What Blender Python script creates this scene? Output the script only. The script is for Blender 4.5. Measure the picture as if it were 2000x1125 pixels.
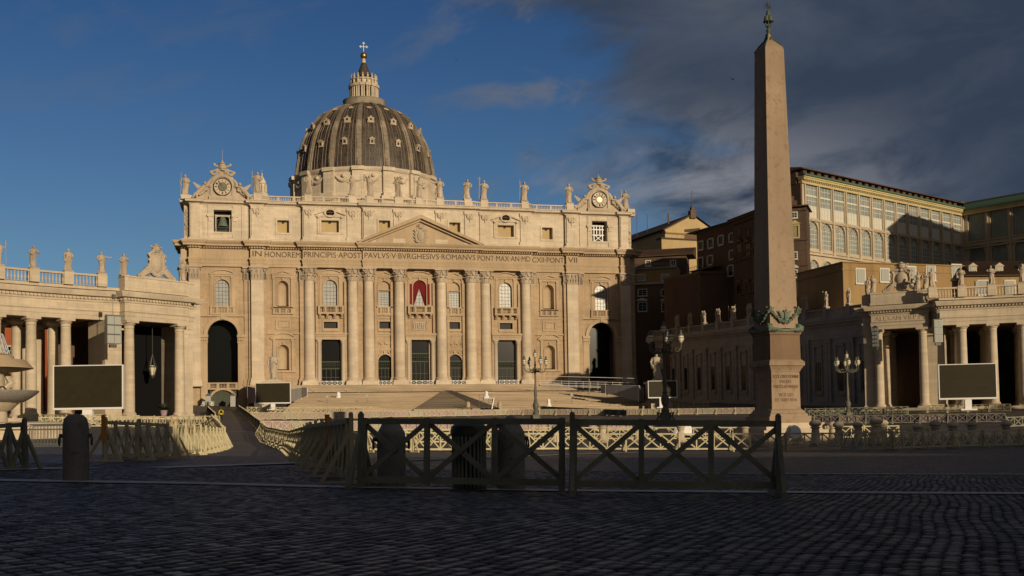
import bpy, math, random
from math import sin, cos, pi, radians, atan2, hypot, sqrt
from mathutils import Vector, Matrix
random.seed(7)
S = bpy.context.scene
for _o in list(bpy.data.objects): bpy.data.objects.remove(_o)

# ---------------------------------------------------------------- camera
FPX, PITCH, ROLL, YAW, PPY = 2167.1, .0362, .0159, .2364, 756.44
CAM = Vector((-44.041, -282.106, 1.0))
_F = Vector((sin(YAW)*cos(PITCH), cos(YAW)*cos(PITCH), sin(PITCH)))
_R = Vector((cos(YAW), -sin(YAW), 0)); _U = _R.cross(_F)
CR = _R*cos(ROLL) - _U*sin(ROLL); CU = _U*cos(ROLL) + _R*sin(ROLL)
cd = bpy.data.cameras.new('camera'); cam = bpy.data.objects.new('camera', cd); S.collection.objects.link(cam)
cam.matrix_world = Matrix(((CR.x, CU.x, -_F.x, CAM.x), (CR.y, CU.y, -_F.y, CAM.y), (CR.z, CU.z, -_F.z, CAM.z), (0, 0, 0, 1)))
cd.sensor_width = 36; cd.lens = FPX/2000*36; cd.shift_y = (PPY-562.5)/2000; cd.clip_end = 6000; cd.clip_start = .3
cd.dof.use_dof = True; cd.dof.focus_distance = 190; cd.dof.aperture_fstop = 7.0
S.camera = cam
S.render.resolution_x = 1024; S.render.resolution_y = 576

# ---------------------------------------------------------------- light
SUN_AZ, SUN_EL = radians(18.5), radians(11)      # azimuth from the square's axis (-Y) towards +X
W = bpy.data.worlds.new('World'); S.world = W; W.use_nodes = True
def world():
    nt = W.node_tree; N = nt.nodes; L = nt.links
    bg = N['Background']
    sky = N.new('ShaderNodeTexSky'); sky.sky_type = 'NISHITA'; sky.sun_disc = False
    sky.sun_elevation = SUN_EL; sky.sun_rotation = pi-SUN_AZ; sky.altitude = 50
    sky.air_density = 1.0; sky.dust_density = .25; sky.ozone_density = 3.0
    tc = N.new('ShaderNodeTexCoord')
    def vm(op, a, b=None):
        n = N.new('ShaderNodeVectorMath'); n.operation = op; L.new(a, n.inputs[0])
        if b is not None: n.inputs[1].default_value = b
        return n
    def mm(op, a, b=None, c=None, clamp=False):
        n = N.new('ShaderNodeMath'); n.operation = op; n.use_clamp = clamp
        for i, x in enumerate((a, b, c)):
            if x is None: continue
            if isinstance(x, (int, float)): n.inputs[i].default_value = x
            else: L.new(x, n.inputs[i])
        return n.outputs[0]
    d = tc.outputs['Generated']
    fr = vm('DOT_PRODUCT', d, (sin(YAW), cos(YAW), 0)).outputs['Value']
    rt = vm('DOT_PRODUCT', d, (cos(YAW), -sin(YAW), 0)).outputs['Value']
    sp = N.new('ShaderNodeSeparateXYZ'); L.new(d, sp.inputs[0]); up = sp.outputs['Z']
    # plane above: streaked cloud field
    hx = mm('DIVIDE', rt, mm('ADD', mm('ABSOLUTE', fr), .35)); hy = mm('DIVIDE', up, mm('ADD', mm('ABSOLUTE', fr), .35))
    cv = N.new('ShaderNodeCombineXYZ'); L.new(mm('MULTIPLY', hx, 4.2), cv.inputs[0]); L.new(mm('MULTIPLY', mm('SUBTRACT', hy, mm('MULTIPLY', hx, .12)), 9.5), cv.inputs[1]); cv.inputs[2].default_value = 3.3
    def noise(scale, det, rough, dist=0):
        n = N.new('ShaderNodeTexNoise'); L.new(cv.outputs[0], n.inputs['Vector'])
        n.inputs['Scale'].default_value = scale; n.inputs['Detail'].default_value = det
        n.inputs['Roughness'].default_value = rough; n.inputs['Distortion'].default_value = dist
        return n.outputs['Fac']
    n1 = noise(1.1, 9, .58, .6); n2 = noise(2.7, 8, .6, .4)
    # cloud bank to the right and high up
    b = mm('ADD', mm('MULTIPLY', hx, 1.55), mm('MULTIPLY', hy, 1.05))
    b = mm('SUBTRACT', b, .245)
    b = mm('MINIMUM', b, .34); b = mm('MAXIMUM', b, -.22)
    dens = mm('ADD', n1, b)
    mr = N.new('ShaderNodeMapRange'); mr.interpolation_type = 'SMOOTHSTEP'; L.new(dens, mr.inputs[0]); mr.inputs[1].default_value = .47; mr.inputs[2].default_value = .70
    # thin low wisps near the horizon
    b2 = mm('SUBTRACT', n2, mm('MULTIPLY', mm('ABSOLUTE', mm('SUBTRACT', hy, .27)), .75))
    mr2 = N.new('ShaderNodeMapRange'); mr2.interpolation_type = 'SMOOTHSTEP'; L.new(b2, mr2.inputs[0]); mr2.inputs[1].default_value = .47; mr2.inputs[2].default_value = .64
    # cloud colour: dark bodies, paler low bellies
    cr = N.new('ShaderNodeMix'); cr.data_type = 'RGBA'
    n4 = noise(.8, 5, .5, .2)
    L.new(mm('ADD', mm('MULTIPLY', mm('SUBTRACT', n4, .46), 4.0, clamp=True), mm('MULTIPLY', mm('SUBTRACT', n2, .5), 1.2), clamp=True), cr.inputs[0])
    cr.inputs[6].default_value = (.62, .88, 1.42, 1); cr.inputs[7].default_value = (1.55, 1.85, 2.45, 1)
    lowb = N.new('ShaderNodeMapRange'); lowb.interpolation_type = 'SMOOTHSTEP'; L.new(mm('ADD', hy, mm('MULTIPLY', hx, .10)), lowb.inputs[0]); lowb.inputs[1].default_value = .25; lowb.inputs[2].default_value = .16
    lft = N.new('ShaderNodeMapRange'); lft.interpolation_type = 'SMOOTHSTEP'; L.new(hx, lft.inputs[0]); lft.inputs[1].default_value = .34; lft.inputs[2].default_value = .17
    pale = N.new('ShaderNodeMix'); pale.data_type = 'RGBA'; L.new(mm('MULTIPLY', mm('MULTIPLY', lowb.outputs[0], lft.outputs[0]), mm('MULTIPLY', mm('SUBTRACT', n2, .36), 5.0, clamp=True)), pale.inputs[0]); L.new(cr.outputs[2], pale.inputs[6]); pale.inputs[7].default_value = (3.9, 4.0, 4.5, 1)
    m1 = N.new('ShaderNodeMix'); m1.data_type = 'RGBA'
    tint = N.new('ShaderNodeMix'); tint.data_type = 'RGBA'; tint.blend_type = 'MULTIPLY'; tint.inputs[0].default_value = 1
    L.new(sky.outputs[0], tint.inputs[6])
    tg = N.new('ShaderNodeMix'); tg.data_type = 'RGBA'; te_ = N.new('ShaderNodeMapRange'); L.new(up, te_.inputs[0]); te_.inputs[1].default_value = .08; te_.inputs[2].default_value = .36
    L.new(te_.outputs[0], tg.inputs[0]); tg.inputs[6].default_value = (.90, 1.02, 1.14, 1); tg.inputs[7].default_value = (.46, .68, .97, 1); L.new(tg.outputs[2], tint.inputs[7])
    wl = N.new('ShaderNodeMapRange'); wl.interpolation_type = 'SMOOTHSTEP'; L.new(hx, wl.inputs[0]); wl.inputs[1].default_value = -.10; wl.inputs[2].default_value = .03; wl.inputs[3].default_value = .12; wl.inputs[4].default_value = .7
    L.new(mm('MULTIPLY', mr2.outputs[0], wl.outputs[0]), m1.inputs[0]); L.new(tint.outputs[2], m1.inputs[6]); m1.inputs[7].default_value = (2.6, 2.7, 3.1, 1)
    m2 = N.new('ShaderNodeMix'); m2.data_type = 'RGBA'
    L.new(mm('MULTIPLY', mr.outputs[0], .95), m2.inputs[0]); L.new(m1.outputs[2], m2.inputs[6]); L.new(pale.outputs[2], m2.inputs[7])
    # unseen rear sky: dulled to cut fill light, brightened sunward to lift the foreground
    bk = N.new('ShaderNodeMapRange'); bk.interpolation_type = 'SMOOTHSTEP'; L.new(fr, bk.inputs[0]); bk.inputs[1].default_value = .35; bk.inputs[2].default_value = -.25
    se = vm('DOT_PRODUCT', d, (sin(SUN_AZ), -cos(SUN_AZ), .1)).outputs['Value']
    sf = N.new('ShaderNodeMapRange'); sf.interpolation_type = 'SMOOTHSTEP'; L.new(se, sf.inputs[0]); sf.inputs[1].default_value = .35; sf.inputs[2].default_value = .95
    ec = N.new('ShaderNodeMix'); ec.data_type = 'RGBA'; L.new(sf.outputs[0], ec.inputs[0]); ec.inputs[6].default_value = (.42, .52, .78, 1); ec.inputs[7].default_value = (4.6, 4.2, 3.9, 1)
    m3 = N.new('ShaderNodeMix'); m3.data_type = 'RGBA'; L.new(bk.outputs[0], m3.inputs[0]); L.new(m2.outputs[2], m3.inputs[6]); L.new(ec.outputs[2], m3.inputs[7])
    L.new(m3.outputs[2], bg.inputs[0]); bg.inputs[1].default_value = .055
world()
sl = bpy.data.lights.new('sun', 'SUN'); sl.energy = 3.8; sl.angle = radians(.5); sl.color = (1, .81, .555)
sun = bpy.data.objects.new('sun', sl); S.collection.objects.link(sun)
_sd = Vector((sin(SUN_AZ)*cos(SUN_EL), -cos(SUN_AZ)*cos(SUN_EL), sin(SUN_EL)))
sun.rotation_euler = _sd.to_track_quat('Z', 'Y').to_euler(); sun.location = (0, -300, 120)
S.view_settings.view_transform = 'Standard'; S.view_settings.look = 'None'; S.view_settings.exposure = 0; S.view_settings.gamma = 1

# ---------------------------------------------------------------- pixel <-> place (only to survey positions at a known depth)
def ray(u, v): return _F + CR*((u-1000)/FPX) + CU*((PPY-v)/FPX)
def at(u, v, d):
    q = ray(u, v); return CAM + q*(d/(q.x*sin(YAW)+q.y*cos(YAW)))
BASE = [(-420, -.6), (-265, -.66), (-250, -.68), (-217, -.82), (-196, -.45), (-160, .55), (-125, 1.65), (-91, 3.0), (-60, 4.2), (0, 6.4), (60, 8.5), (400, 12)]
def gz(x, y):
    b = BASE[0][1]
    for (y0, z0), (y1, z1) in zip(BASE, BASE[1:]):
        if y0 <= y <= y1:
            t = (y-y0)/(y1-y0); b = z0+(z1-z0)*t
    if y > 400: b = 12
    return b + .00033*min(62, abs(x-5))**2
def gr(u, v):
    q = ray(u, v); t = 5.; 
    while t < 600:
        p = CAM+q*t
        if p.z < gz(p.x, p.y): return p
        t += .1 if t < 60 else .4
    return CAM+q*300

# ---------------------------------------------------------------- mesh builder
class M:
    def __init__(s): s.v = []; s.f = []; s.m = Matrix.Identity(4); s.mi = []; s.cur = 0
    def add(s, vs, fs):
        b = len(s.v); s.v += [tuple(s.m @ Vector(p)) for p in vs]; s.f += [tuple(b+i for i in f) for f in fs]; s.mi += [s.cur]*len(fs); return s
    def box(s, x0, x1, y0, y1, z0, z1):
        return s.add([(x0,y0,z0),(x1,y0,z0),(x1,y1,z0),(x0,y1,z0),(x0,y0,z1),(x1,y0,z1),(x1,y1,z1),(x0,y1,z1)],
            [(0,3,2,1),(4,5,6,7),(0,1,5,4),(1,2,6,5),(2,3,7,6),(3,0,4,7)])
    def hexa(s, b, t):
        return s.add(list(b)+list(t), [(0,3,2,1),(4,5,6,7),(0,1,5,4),(1,2,6,5),(2,3,7,6),(3,0,4,7)])
    def bar(s, a, b, w, h):                       # square section bar from a to b
        a = Vector(a); b = Vector(b); d = (b-a).normalized()
        r = d.cross(Vector((0,0,1)))
        if r.length < 1e-3: r = Vector((1,0,0))
        r.normalize(); u = r.cross(d)
        q = [r*(i*w/2)+u*(j*h/2) for i, j in ((-1,-1),(1,-1),(1,1),(-1,1))]
        return s.hexa([a+p for p in q], [b+p for p in q])
    def poly(s, pts, y0, y1):                     # polygon in the xz plane extruded along y (y0 front)
        n = len(pts); vs = [(x,y0,z) for x,z in pts]+[(x,y1,z) for x,z in pts]
        return s.add(vs, [tuple(range(n)), tuple(range(2*n-1,n-1,-1))]+[(i,(i+n),((i+1)%n)+n,(i+1)%n) for i in range(n)])
    def plan(s, pts, z0, z1):
        n = len(pts); vs = [(x,y,z0) for x,y in pts]+[(x,y,z1) for x,y in pts]
        return s.add(vs, [tuple(range(n-1,-1,-1)), tuple(range(n,2*n))]+[(i,(i+1)%n,(i+1)%n+n,i+n) for i in range(n)])
    def lathe(s, prof, cx=0, cy=0, seg=16, a0=0, a1=2*pi, sx=1, sy=1, fold=None, cap=True):
        full = abs(a1-a0-2*pi) < 1e-6; n = seg if full else seg+1; vs = []; fs = []
        for k, (r, z) in enumerate(prof):
            for i in range(n):
                a = a0+(a1-a0)*i/seg; rr = r*(fold(a, z) if fold else 1)
                vs.append((cx+rr*cos(a)*sx, cy+rr*sin(a)*sy, z))
        for k in range(len(prof)-1):
            for i in range(seg):
                j = (i+1) % n
                fs.append((k*n+i, k*n+j, (k+1)*n+j, (k+1)*n+i))
        if full and cap:
            if prof[0][0] > 1e-4: fs.append(tuple(range(n-1,-1,-1)))
            if prof[-1][0] > 1e-4: fs.append(tuple((len(prof)-1)*n+i for i in range(n)))
        return s.add(vs, fs)
    def tube(s, pts, rad, seg=6, cap=True):
        pts = [Vector(p) for p in pts]; n = len(pts)
        if not hasattr(rad, '__len__'): rad = [rad]*n
        vs = []; fs = []; up = Vector((0,0,1)); r = None
        for i, p in enumerate(pts):
            d = (pts[min(i+1,n-1)]-pts[max(i-1,0)]).normalized()
            if r is None:
                r = d.cross(up)
                if r.length < .05: r = Vector((1,0,0))
            r = (r - d*r.dot(d)).normalized(); q = d.cross(r)
            for k in range(seg):
                a = 2*pi*k/seg; vs.append(tuple(p+(r*cos(a)+q*sin(a))*rad[i]))
        for i in range(n-1):
            for k in range(seg):
                k2 = (k+1) % seg; fs.append((i*seg+k, i*seg+k2, (i+1)*seg+k2, (i+1)*seg+k))
        if cap: fs.append(tuple(range(seg-1,-1,-1))); fs.append(tuple((n-1)*seg+k for k in range(seg)))
        return s.add(vs, fs)
    def ball(s, c, r, seg=10, rings=6, sc=(1,1,1)):
        vs = []; fs = []; c = Vector(c)
        vs.append(tuple(c+Vector((0,0,-r*sc[2]))))
        for j in range(1, rings):
            t = -pi/2+pi*j/rings
            for i in range(seg):
                a = 2*pi*i/seg; vs.append((c.x+r*cos(t)*cos(a)*sc[0], c.y+r*cos(t)*sin(a)*sc[1], c.z+r*sin(t)*sc[2]))
        vs.append(tuple(c+Vector((0,0,r*sc[2]))))
        for i in range(seg): fs.append((0, 1+(i+1)%seg, 1+i))
        for j in range(rings-2):
            for i in range(seg):
                a = 1+j*seg+i; b = 1+j*seg+(i+1)%seg; fs.append((a, b, b+seg, a+seg))
        t = 1+(rings-2)*seg
        for i in range(seg): fs.append((t+i, t+(i+1)%seg, len(vs)-1))
        return s.add(vs, fs)
    def sweep(s, prof, path, closed=False):       # prof (out, z); outward = right-hand side of travel
        n = len(path); P = [Vector((p[0],p[1],0)) for p in path]; off = []
        for i in range(n):
            a = P[i]-P[i-1] if (i > 0 or closed) else None
            b = P[(i+1)%n]-P[i] if (i < n-1 or closed) else None
            def rn(d): d = d.normalized(); return Vector((d.y,-d.x,0))
            if a is None: o = rn(b)
            elif b is None: o = rn(a)
            else:
                x, y = rn(a), rn(b); o = x+y
                if o.length < 1e-6: o = x
                else: o = o/max(.2, (1+x.dot(y)))
            off.append(o)
        k = len(prof); vs = []; fs = []
        for i in range(n):
            for o, z in prof: q = P[i]+off[i]*o; vs.append((q.x, q.y, z))
        for i in range(n if closed else n-1):
            j = (i+1) % n
            for t in range(k-1): fs.append((i*k+t, j*k+t, j*k+t+1, i*k+t+1))
        if not closed: fs.append(tuple(range(k))); fs.append(tuple((n-1)*k+t for t in range(k-1,-1,-1)))
        return s.add(vs, fs)
    def mesh(s, name, mats, ang=35):
        me = bpy.data.meshes.new(name); me.from_pydata(s.v, [], s.f); me.validate()
        if not isinstance(mats, (list, tuple)): mats = [mats]
        for m in mats: me.materials.append(m)
        if len(mats) > 1 and len(me.polygons) == len(s.mi): me.polygons.foreach_set('material_index', s.mi)
        me.shade_smooth(); me.set_sharp_from_angle(angle=radians(ang)); me.update()
        return me
    def build(s, name, mats, parent=None, ang=35, **kw):
        o = bpy.data.objects.new(name, s.mesh(name, mats, ang)); S.collection.objects.link(o)
        if parent is not None: o.parent = parent
        if kw: tag(o, **kw)
        return o
def tag(o, label=None, cat=None, group=None, kind=None):
    if label: o['label'] = label
    if cat: o['category'] = cat
    if group: o['group'] = group
    if kind: o['kind'] = kind
    return o
def thing(name, label, cat, loc=(0,0,0), rz=0, group=None):
    o = bpy.data.objects.new(name, None); S.collection.objects.link(o); o.location = loc; o.rotation_euler = (0,0,rz)
    o.empty_display_size = .5
    return tag(o, label, cat, group)
def child(name, mesh, parent, loc=(0,0,0), rz=0, label=None):
    o = bpy.data.objects.new(name, mesh); S.collection.objects.link(o); o.parent = parent; o.location = loc; o.rotation_euler = (0,0,rz)
    if label: o['label'] = label
    return o
def single(name, mesh, label, cat, loc, rz=0, group=None, sc=1):
    o = bpy.data.objects.new(name, mesh); S.collection.objects.link(o); o.location = loc; o.rotation_euler = (0,0,rz); o.scale = (sc,sc,sc)
    return tag(o, label, cat, group)
def copy_tree(o, parent=None):
    c = o.copy(); S.collection.objects.link(c); c.parent = parent
    for ch in o.children: copy_tree(ch, c)
    return c
def arc(cx, cz, r, a0, a1, n):
    return [(cx+r*cos(a0+(a1-a0)*i/n), cz+r*sin(a0+(a1-a0)*i/n)) for i in range(n+1)]
def wall(m, x0, x1, z0, z1, y0, y1, holes):
    """holes: (xa, xb, za, zb, arched); y0 front, y1 back"""
    xs = sorted({x0, x1, *[h[0] for h in holes], *[h[1] for h in holes]})
    for a, b in zip(xs, xs[1:]):
        c = (a+b)/2; hs = sorted([(h[2], h[3]) for h in holes if h[0] < c < h[1]])
        z = z0
        for za, zb in hs:
            if za > z+1e-4: m.box(a, b, y0, y1, z, za)
            z = max(z, zb)
        if z < z1-1e-4: m.box(a, b, y0, y1, z, z1)
    for h in holes:
        if len(h) > 4 and h[4]:
            r = (h[1]-h[0])/2; cx = (h[0]+h[1])/2; n = 10; cz = h[3]-r
            for k in range(n):
                a, b = pi-pi*k/n, pi-pi*(k+1)/n
                p, q = (cx+r*cos(a), cz+r*sin(a)), (cx+r*cos(b), cz+r*sin(b))
                m.hexa([(p[0],y0,p[1]),(q[0],y0,q[1]),(q[0],y1,q[1]),(p[0],y1,p[1])], [(p[0],y0,h[3]),(q[0],y0,h[3]),(q[0],y1,h[3]),(p[0],y1,h[3])])
def band(m, inner, outer, y0, y1, closed=False):
    n = len(inner)
    for i in range(n if closed else n-1):
        j = (i+1) % n; a, b, c, d = inner[i], inner[j], outer[j], outer[i]
        m.hexa([(a[0],y0,a[1]),(b[0],y0,b[1]),(b[0],y1,b[1]),(a[0],y1,a[1])], [(d[0],y0,d[1]),(c[0],y0,c[1]),(c[0],y1,c[1]),(d[0],y1,d[1])])
def frame_arch(m, cx, z0, zt, w, t, y0, y1, n=12):     # moulding round an arched opening
    r = w/2; cz = zt-r
    i = [(cx-r, z0)]+arc(cx, cz, r, pi, 0, n)+[(cx+r, z0)]
    o = [(cx-r-t, z0)]+arc(cx, cz, r+t, pi, 0, n)+[(cx+r+t, z0)]
    band(m, i, o, y0, y1)
def frame_rect(m, x0, x1, z0, z1, t, y0, y1):
    m.box(x0-t, x0, y0, y1, z0-t, z1+t); m.box(x1, x1+t, y0, y1, z0-t, z1+t); m.box(x0, x1, y0, y1, z1, z1+t); m.box(x0, x1, y0, y1, z0-t, z0)
def pane_arch(m, cx, z0, zt, w, y):
    r = w/2; cz = zt-r; m.poly([(cx-r, z0), (cx+r, z0)]+arc(cx, cz, r, 0, pi, 12), y, y+.05)
def muntins(m, x0, x1, z0, z1, nx, nz, y, t=.06):
    for i in range(nx+1): x = x0+(x1-x0)*i/nx; m.box(x-t/2, x+t/2, y-.05, y, z0, z1)
    for i in range(1, nz+1): z = z0+(z1-z0)*i/nz; m.box(x0, x1, y-.045, y-.003, z-t/2, z+t/2)
def baluster(h, r):
    return [(r*.9,0),(r*.9,h*.08),(r*.55,h*.12),(r*.5,h*.2),(r,h*.38),(r*.75,h*.5),(r*.38,h*.78),(r*.38,h*.84),(r*.8,h*.9),(r*.8,h)]
def balusters(m, a, b, z, h, sp, r, seg=6):
    a = Vector((a[0],a[1],0)); b = Vector((b[0],b[1],0)); L = (b-a).length; n = max(1, int(L/sp))
    for i in range(n):
        p = a.lerp(b, (i+.5)/n); m.lathe([(q, z+t) for q, t in baluster(h, r)], p.x, p.y, seg)
def text(s, size, mat, parent, loc, name='inscription', depth=.02, rot=(pi/2,0,0), width=None, align='CENTER', space=1.0):
    c = bpy.data.curves.new('t', 'FONT'); c.body = s; c.size = size; c.align_x = align; c.extrude = depth; c.space_character = space; c.resolution_u = 3
    o = bpy.data.objects.new('t', c); S.collection.objects.link(o)
    bpy.context.view_layer.update()
    me = bpy.data.meshes.new_from_object(o.evaluated_get(bpy.context.evaluated_depsgraph_get())); bpy.data.objects.remove(o)
    me.materials.clear(); me.materials.append(mat)
    if width:
        xs = [v.co.x for v in me.vertices]; w = max(xs)-min(xs); k = width/w; mid = (max(xs)+min(xs))/2
        for v in me.vertices: v.co.x = (v.co.x-mid)*k
    q = bpy.data.objects.new(name, me); S.collection.objects.link(q); q.parent = parent; q.location = loc; q.rotation_euler = rot
    return q

# ---------------------------------------------------------------- materials
def mat(name, col, rough=.8, metal=0, spec=.3, emis=None):
    m = bpy.data.materials.new(name); m.use_nodes = True; p = m.node_tree.nodes['Principled BSDF']
    p.inputs['Base Color'].default_value = (*col, 1); p.inputs['Roughness'].default_value = rough
    p.inputs['Metallic'].default_value = metal; p.inputs['Specular IOR Level'].default_value = spec
    return m
def stone(name, c1, c2, blocks=None, bump=.3, stain=.35, fine=2.2, rough=.85, mortar=.7, big=.12, spots=None, object_space=False):
    m = mat(name, c1, rough, 0, .2); nt = m.node_tree; N = nt.nodes; L = nt.links; p = N['Principled BSDF']
    g = N.new('ShaderNodeNewGeometry'); pos = g.outputs['Position']
    if object_space:
        t_ = N.new('ShaderNodeTexCoord'); pos = t_.outputs['Object']
    def noise(sc, det=6, rg=.6, vec=None):
        n = N.new('ShaderNodeTexNoise'); n.inputs['Scale'].default_value = sc; n.inputs['Detail'].default_value = det; n.inputs['Roughness'].default_value = rg
        L.new(vec or pos, n.inputs['Vector']); return n.outputs['Fac']
    def ramp(x, a, b, ca=0, cb=1):
        r = N.new('ShaderNodeMapRange'); L.new(x, r.inputs[0]); r.inputs[1].default_value = a; r.inputs[2].default_value = b; r.inputs[3].default_value = ca; r.inputs[4].default_value = cb; return r.outputs[0]
    def mix(f, a, b, mode='MIX'):
        x = N.new('ShaderNodeMix'); x.data_type = 'RGBA'; x.blend_type = mode
        for i, q in ((0, f), (6, a), (7, b)):
            if isinstance(q, (int, float)): x.inputs[i].default_value = q
            elif isinstance(q, tuple): x.inputs[i].default_value = (*q, 1)
            else: L.new(q, x.inputs[i])
        return x.outputs[2]
    c = mix(ramp(noise(big), .35, .65), c1, c2)
    c = mix(ramp(noise(fine, 8, .7), .3, .75, .35, 0), c, tuple(x*.55 for x in c1))
    # rain streaks: stretched vertically
    mp = N.new('ShaderNodeMapping'); mp.inputs['Scale'].default_value = (1.3, 1.3, .09); L.new(pos, mp.inputs[0])
    c = mix(ramp(noise(1.0, 6, .65, mp.outputs[0]), .48, .78, 0, stain), c, tuple(x*.35 for x in c1))
    bh = noise(fine*3, 6, .7)
    if blocks:
        sp = N.new('ShaderNodeSeparateXYZ'); L.new(pos, sp.inputs[0]); ad = N.new('ShaderNodeMath'); L.new(sp.outputs[0], ad.inputs[0]); L.new(sp.outputs[1], ad.inputs[1])
        cb = N.new('ShaderNodeCombineXYZ'); L.new(ad.outputs[0], cb.inputs[0]); L.new(sp.outputs[2], cb.inputs[1])
        br = N.new('ShaderNodeTexBrick'); L.new(cb.outputs[0], br.inputs['Vector']); br.inputs['Scale'].default_value = 1
        br.inputs['Brick Width'].default_value = blocks[0]; br.inputs['Row Height'].default_value = blocks[1]; br.inputs['Mortar Size'].default_value = blocks[2]
        br.inputs['Color1'].default_value = (.87,.87,.88,1); br.inputs['Color2'].default_value = (1.08,1.06,1.03,1); br.inputs['Mortar'].default_value = (mortar,)*3+(1,)
        br.inputs['Bias'].default_value = 0
        c = mix(.8, c, br.outputs['Color'], 'MULTIPLY')
    if spots: c = mix(ramp(noise(spots[1], 4, .6), .56, .66, 0, spots[2]), c, spots[0])
    L.new(c, p.inputs['Base Color'])
    b = N.new('ShaderNodeBump'); b.inputs['Strength'].default_value = bump; b.inputs['Distance'].default_value = .05; L.new(bh, b.inputs['Height']); L.new(b.outputs[0], p.inputs['Normal'])
    return m
MT = {}
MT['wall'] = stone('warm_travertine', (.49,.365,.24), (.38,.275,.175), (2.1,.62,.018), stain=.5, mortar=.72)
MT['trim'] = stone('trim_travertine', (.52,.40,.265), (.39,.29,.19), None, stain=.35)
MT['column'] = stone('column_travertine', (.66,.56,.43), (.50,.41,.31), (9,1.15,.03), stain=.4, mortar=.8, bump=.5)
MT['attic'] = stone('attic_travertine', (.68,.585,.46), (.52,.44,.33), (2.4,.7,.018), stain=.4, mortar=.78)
MT['statue'] = stone('statue_travertine', (.56,.465,.355), (.36,.29,.215), None, stain=.6, fine=3, bump=.5)
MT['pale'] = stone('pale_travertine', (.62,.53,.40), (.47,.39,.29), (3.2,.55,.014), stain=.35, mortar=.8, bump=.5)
MT['steps'] = stone('step_travertine', (.46,.36,.25), (.32,.25,.17), (7,.46,.05), stain=.1, fine=1.6, mortar=.5)
MT['granite'] = stone('red_granite', (.36,.27,.185), (.26,.19,.13), None, stain=.35, fine=6, bump=.25, spots=((.2,.1,.06), 1.6, .45))
MT['plinth'] = stone('plinth_granite', (.24,.16,.10), (.16,.105,.07), None, stain=.5, fine=5, bump=.4)
MT['lead'] = None
MT['wing'] = stone('wing_shade_travertine', (.40,.365,.325), (.30,.275,.245), (3.2,.55,.014), stain=.45, mortar=.8, bump=.5)  # greyer copy of the pale stone, shade of the wing put into its colour
MT['lampiron'] = stone('lamp_iron', (.17,.165,.13), (.09,.088,.07), None, stain=.3, fine=6, rough=.5)
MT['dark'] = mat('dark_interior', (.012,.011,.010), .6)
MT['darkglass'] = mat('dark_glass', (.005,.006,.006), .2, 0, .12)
MT['iron'] = mat('cast_iron', (.085,.08,.062), .5, .3, .5)
MT['bronze'] = stone('green_bronze', (.15,.20,.15), (.045,.055,.035), None, stain=.5, fine=5, rough=.55)
MT['gold'] = mat('gilded_bronze', (.45,.26,.07), .35, .9, .5)
MT['gate'] = stone('gate_bronze', (.06,.07,.045), (.035,.04,.025), None, rough=.5)
MT['glass'] = stone('sky_tone_window', (.42,.42,.40), (.30,.32,.33), None, stain=.15, fine=.7, rough=.25, big=.6)  # pale grey stands in for sky reflected in the panes
MT['bellbronze'] = mat('bell_bronze', (.09,.085,.05), .5, .5, .5)
MT['red'] = mat('crimson_velvet', (.16,.012,.016), .85)
MT['marble'] = stone('white_marble', (.52,.45,.36), (.42,.35,.27), None, stain=.3, fine=3)
MT['letters'] = mat('letter_bronze', (.05,.032,.02), .6)
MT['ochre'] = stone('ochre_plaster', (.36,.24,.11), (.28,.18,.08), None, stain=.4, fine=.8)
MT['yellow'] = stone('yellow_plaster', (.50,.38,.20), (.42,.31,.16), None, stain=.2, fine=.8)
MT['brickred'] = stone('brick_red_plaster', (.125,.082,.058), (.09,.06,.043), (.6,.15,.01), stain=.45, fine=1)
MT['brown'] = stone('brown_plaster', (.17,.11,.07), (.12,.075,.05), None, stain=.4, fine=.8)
MT['orange'] = stone('orange_plaster', (.42,.12,.045), (.36,.10,.04), None, stain=.3, fine=.8)
MT['tile'] = stone('roof_tile', (.13,.075,.045), (.08,.05,.035), (.5,.35,.05), stain=.5, fine=3)
MT['gutter'] = mat('green_copper', (.07,.13,.09), .6)
MT['shutter'] = mat('grey_shutter', (.33,.34,.31), .7)
MT['shutterlight'] = mat('white_frame', (.55,.53,.46), .7)
MT['loggiaglass'] = stone('loggia_glass', (.30,.34,.32), (.20,.24,.24), None, stain=.1, fine=.5, rough=.2, big=.3)
MT['loggiawall'] = stone('loggia_stone', (.54,.46,.34), (.44,.36,.26), None, stain=.35, fine=.8)
MT['loggiayellow'] = stone('loggia_cornice', (.55,.46,.24), (.46,.38,.19), None, stain=.2, fine=.8)
MT['white'] = mat('white_sheet', (.72,.70,.68), .75)
MT['whitepaint'] = mat('white_paint', (.75,.73,.70), .5)
MT['screen'] = stone('screen_panel', (.032,.027,.013), (.028,.023,.011), (.5,.5,.006), stain=0, bump=0, fine=1, rough=.5, mortar=.75)
MT['screenframe'] = mat('screen_frame', (.70,.68,.66), .4)
def woodmat(name, a, b):
    return stone(name, a, b, None, stain=.5, fine=14, rough=.75, big=1.7, bump=.4)
MT['wood'] = woodmat('olive_painted_wood', (.60,.53,.34), (.48,.42,.26))
MT['wooddark'] = woodmat('shade_toned_wood', (.33,.325,.235), (.18,.18,.135))  # darker copy of the barrier wood, shade mixed into colour; also bin slats
MT['orangepaint'] = mat('orange_paint', (.55,.20,.03), .6)
MT['cloth'] = stone('lilac_cloth', (.40,.29,.33), (.36,.25,.29), None, stain=.2, fine=3)
MT['clothpurple'] = stone('purple_cloth', (.12,.075,.14), (.09,.06,.11), None, stain=.2, fine=3)
MT['clothwhite'] = stone('grey_tarpaulin', (.42,.39,.37), (.33,.31,.30), None, stain=.2, fine=2)
MT['curbstone'] = stone('bollard_stone', (.36,.33,.29), (.20,.18,.16), None, stain=.5, fine=7, bump=.6, spots=((.07,.06,.055), 9, .5))
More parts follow.
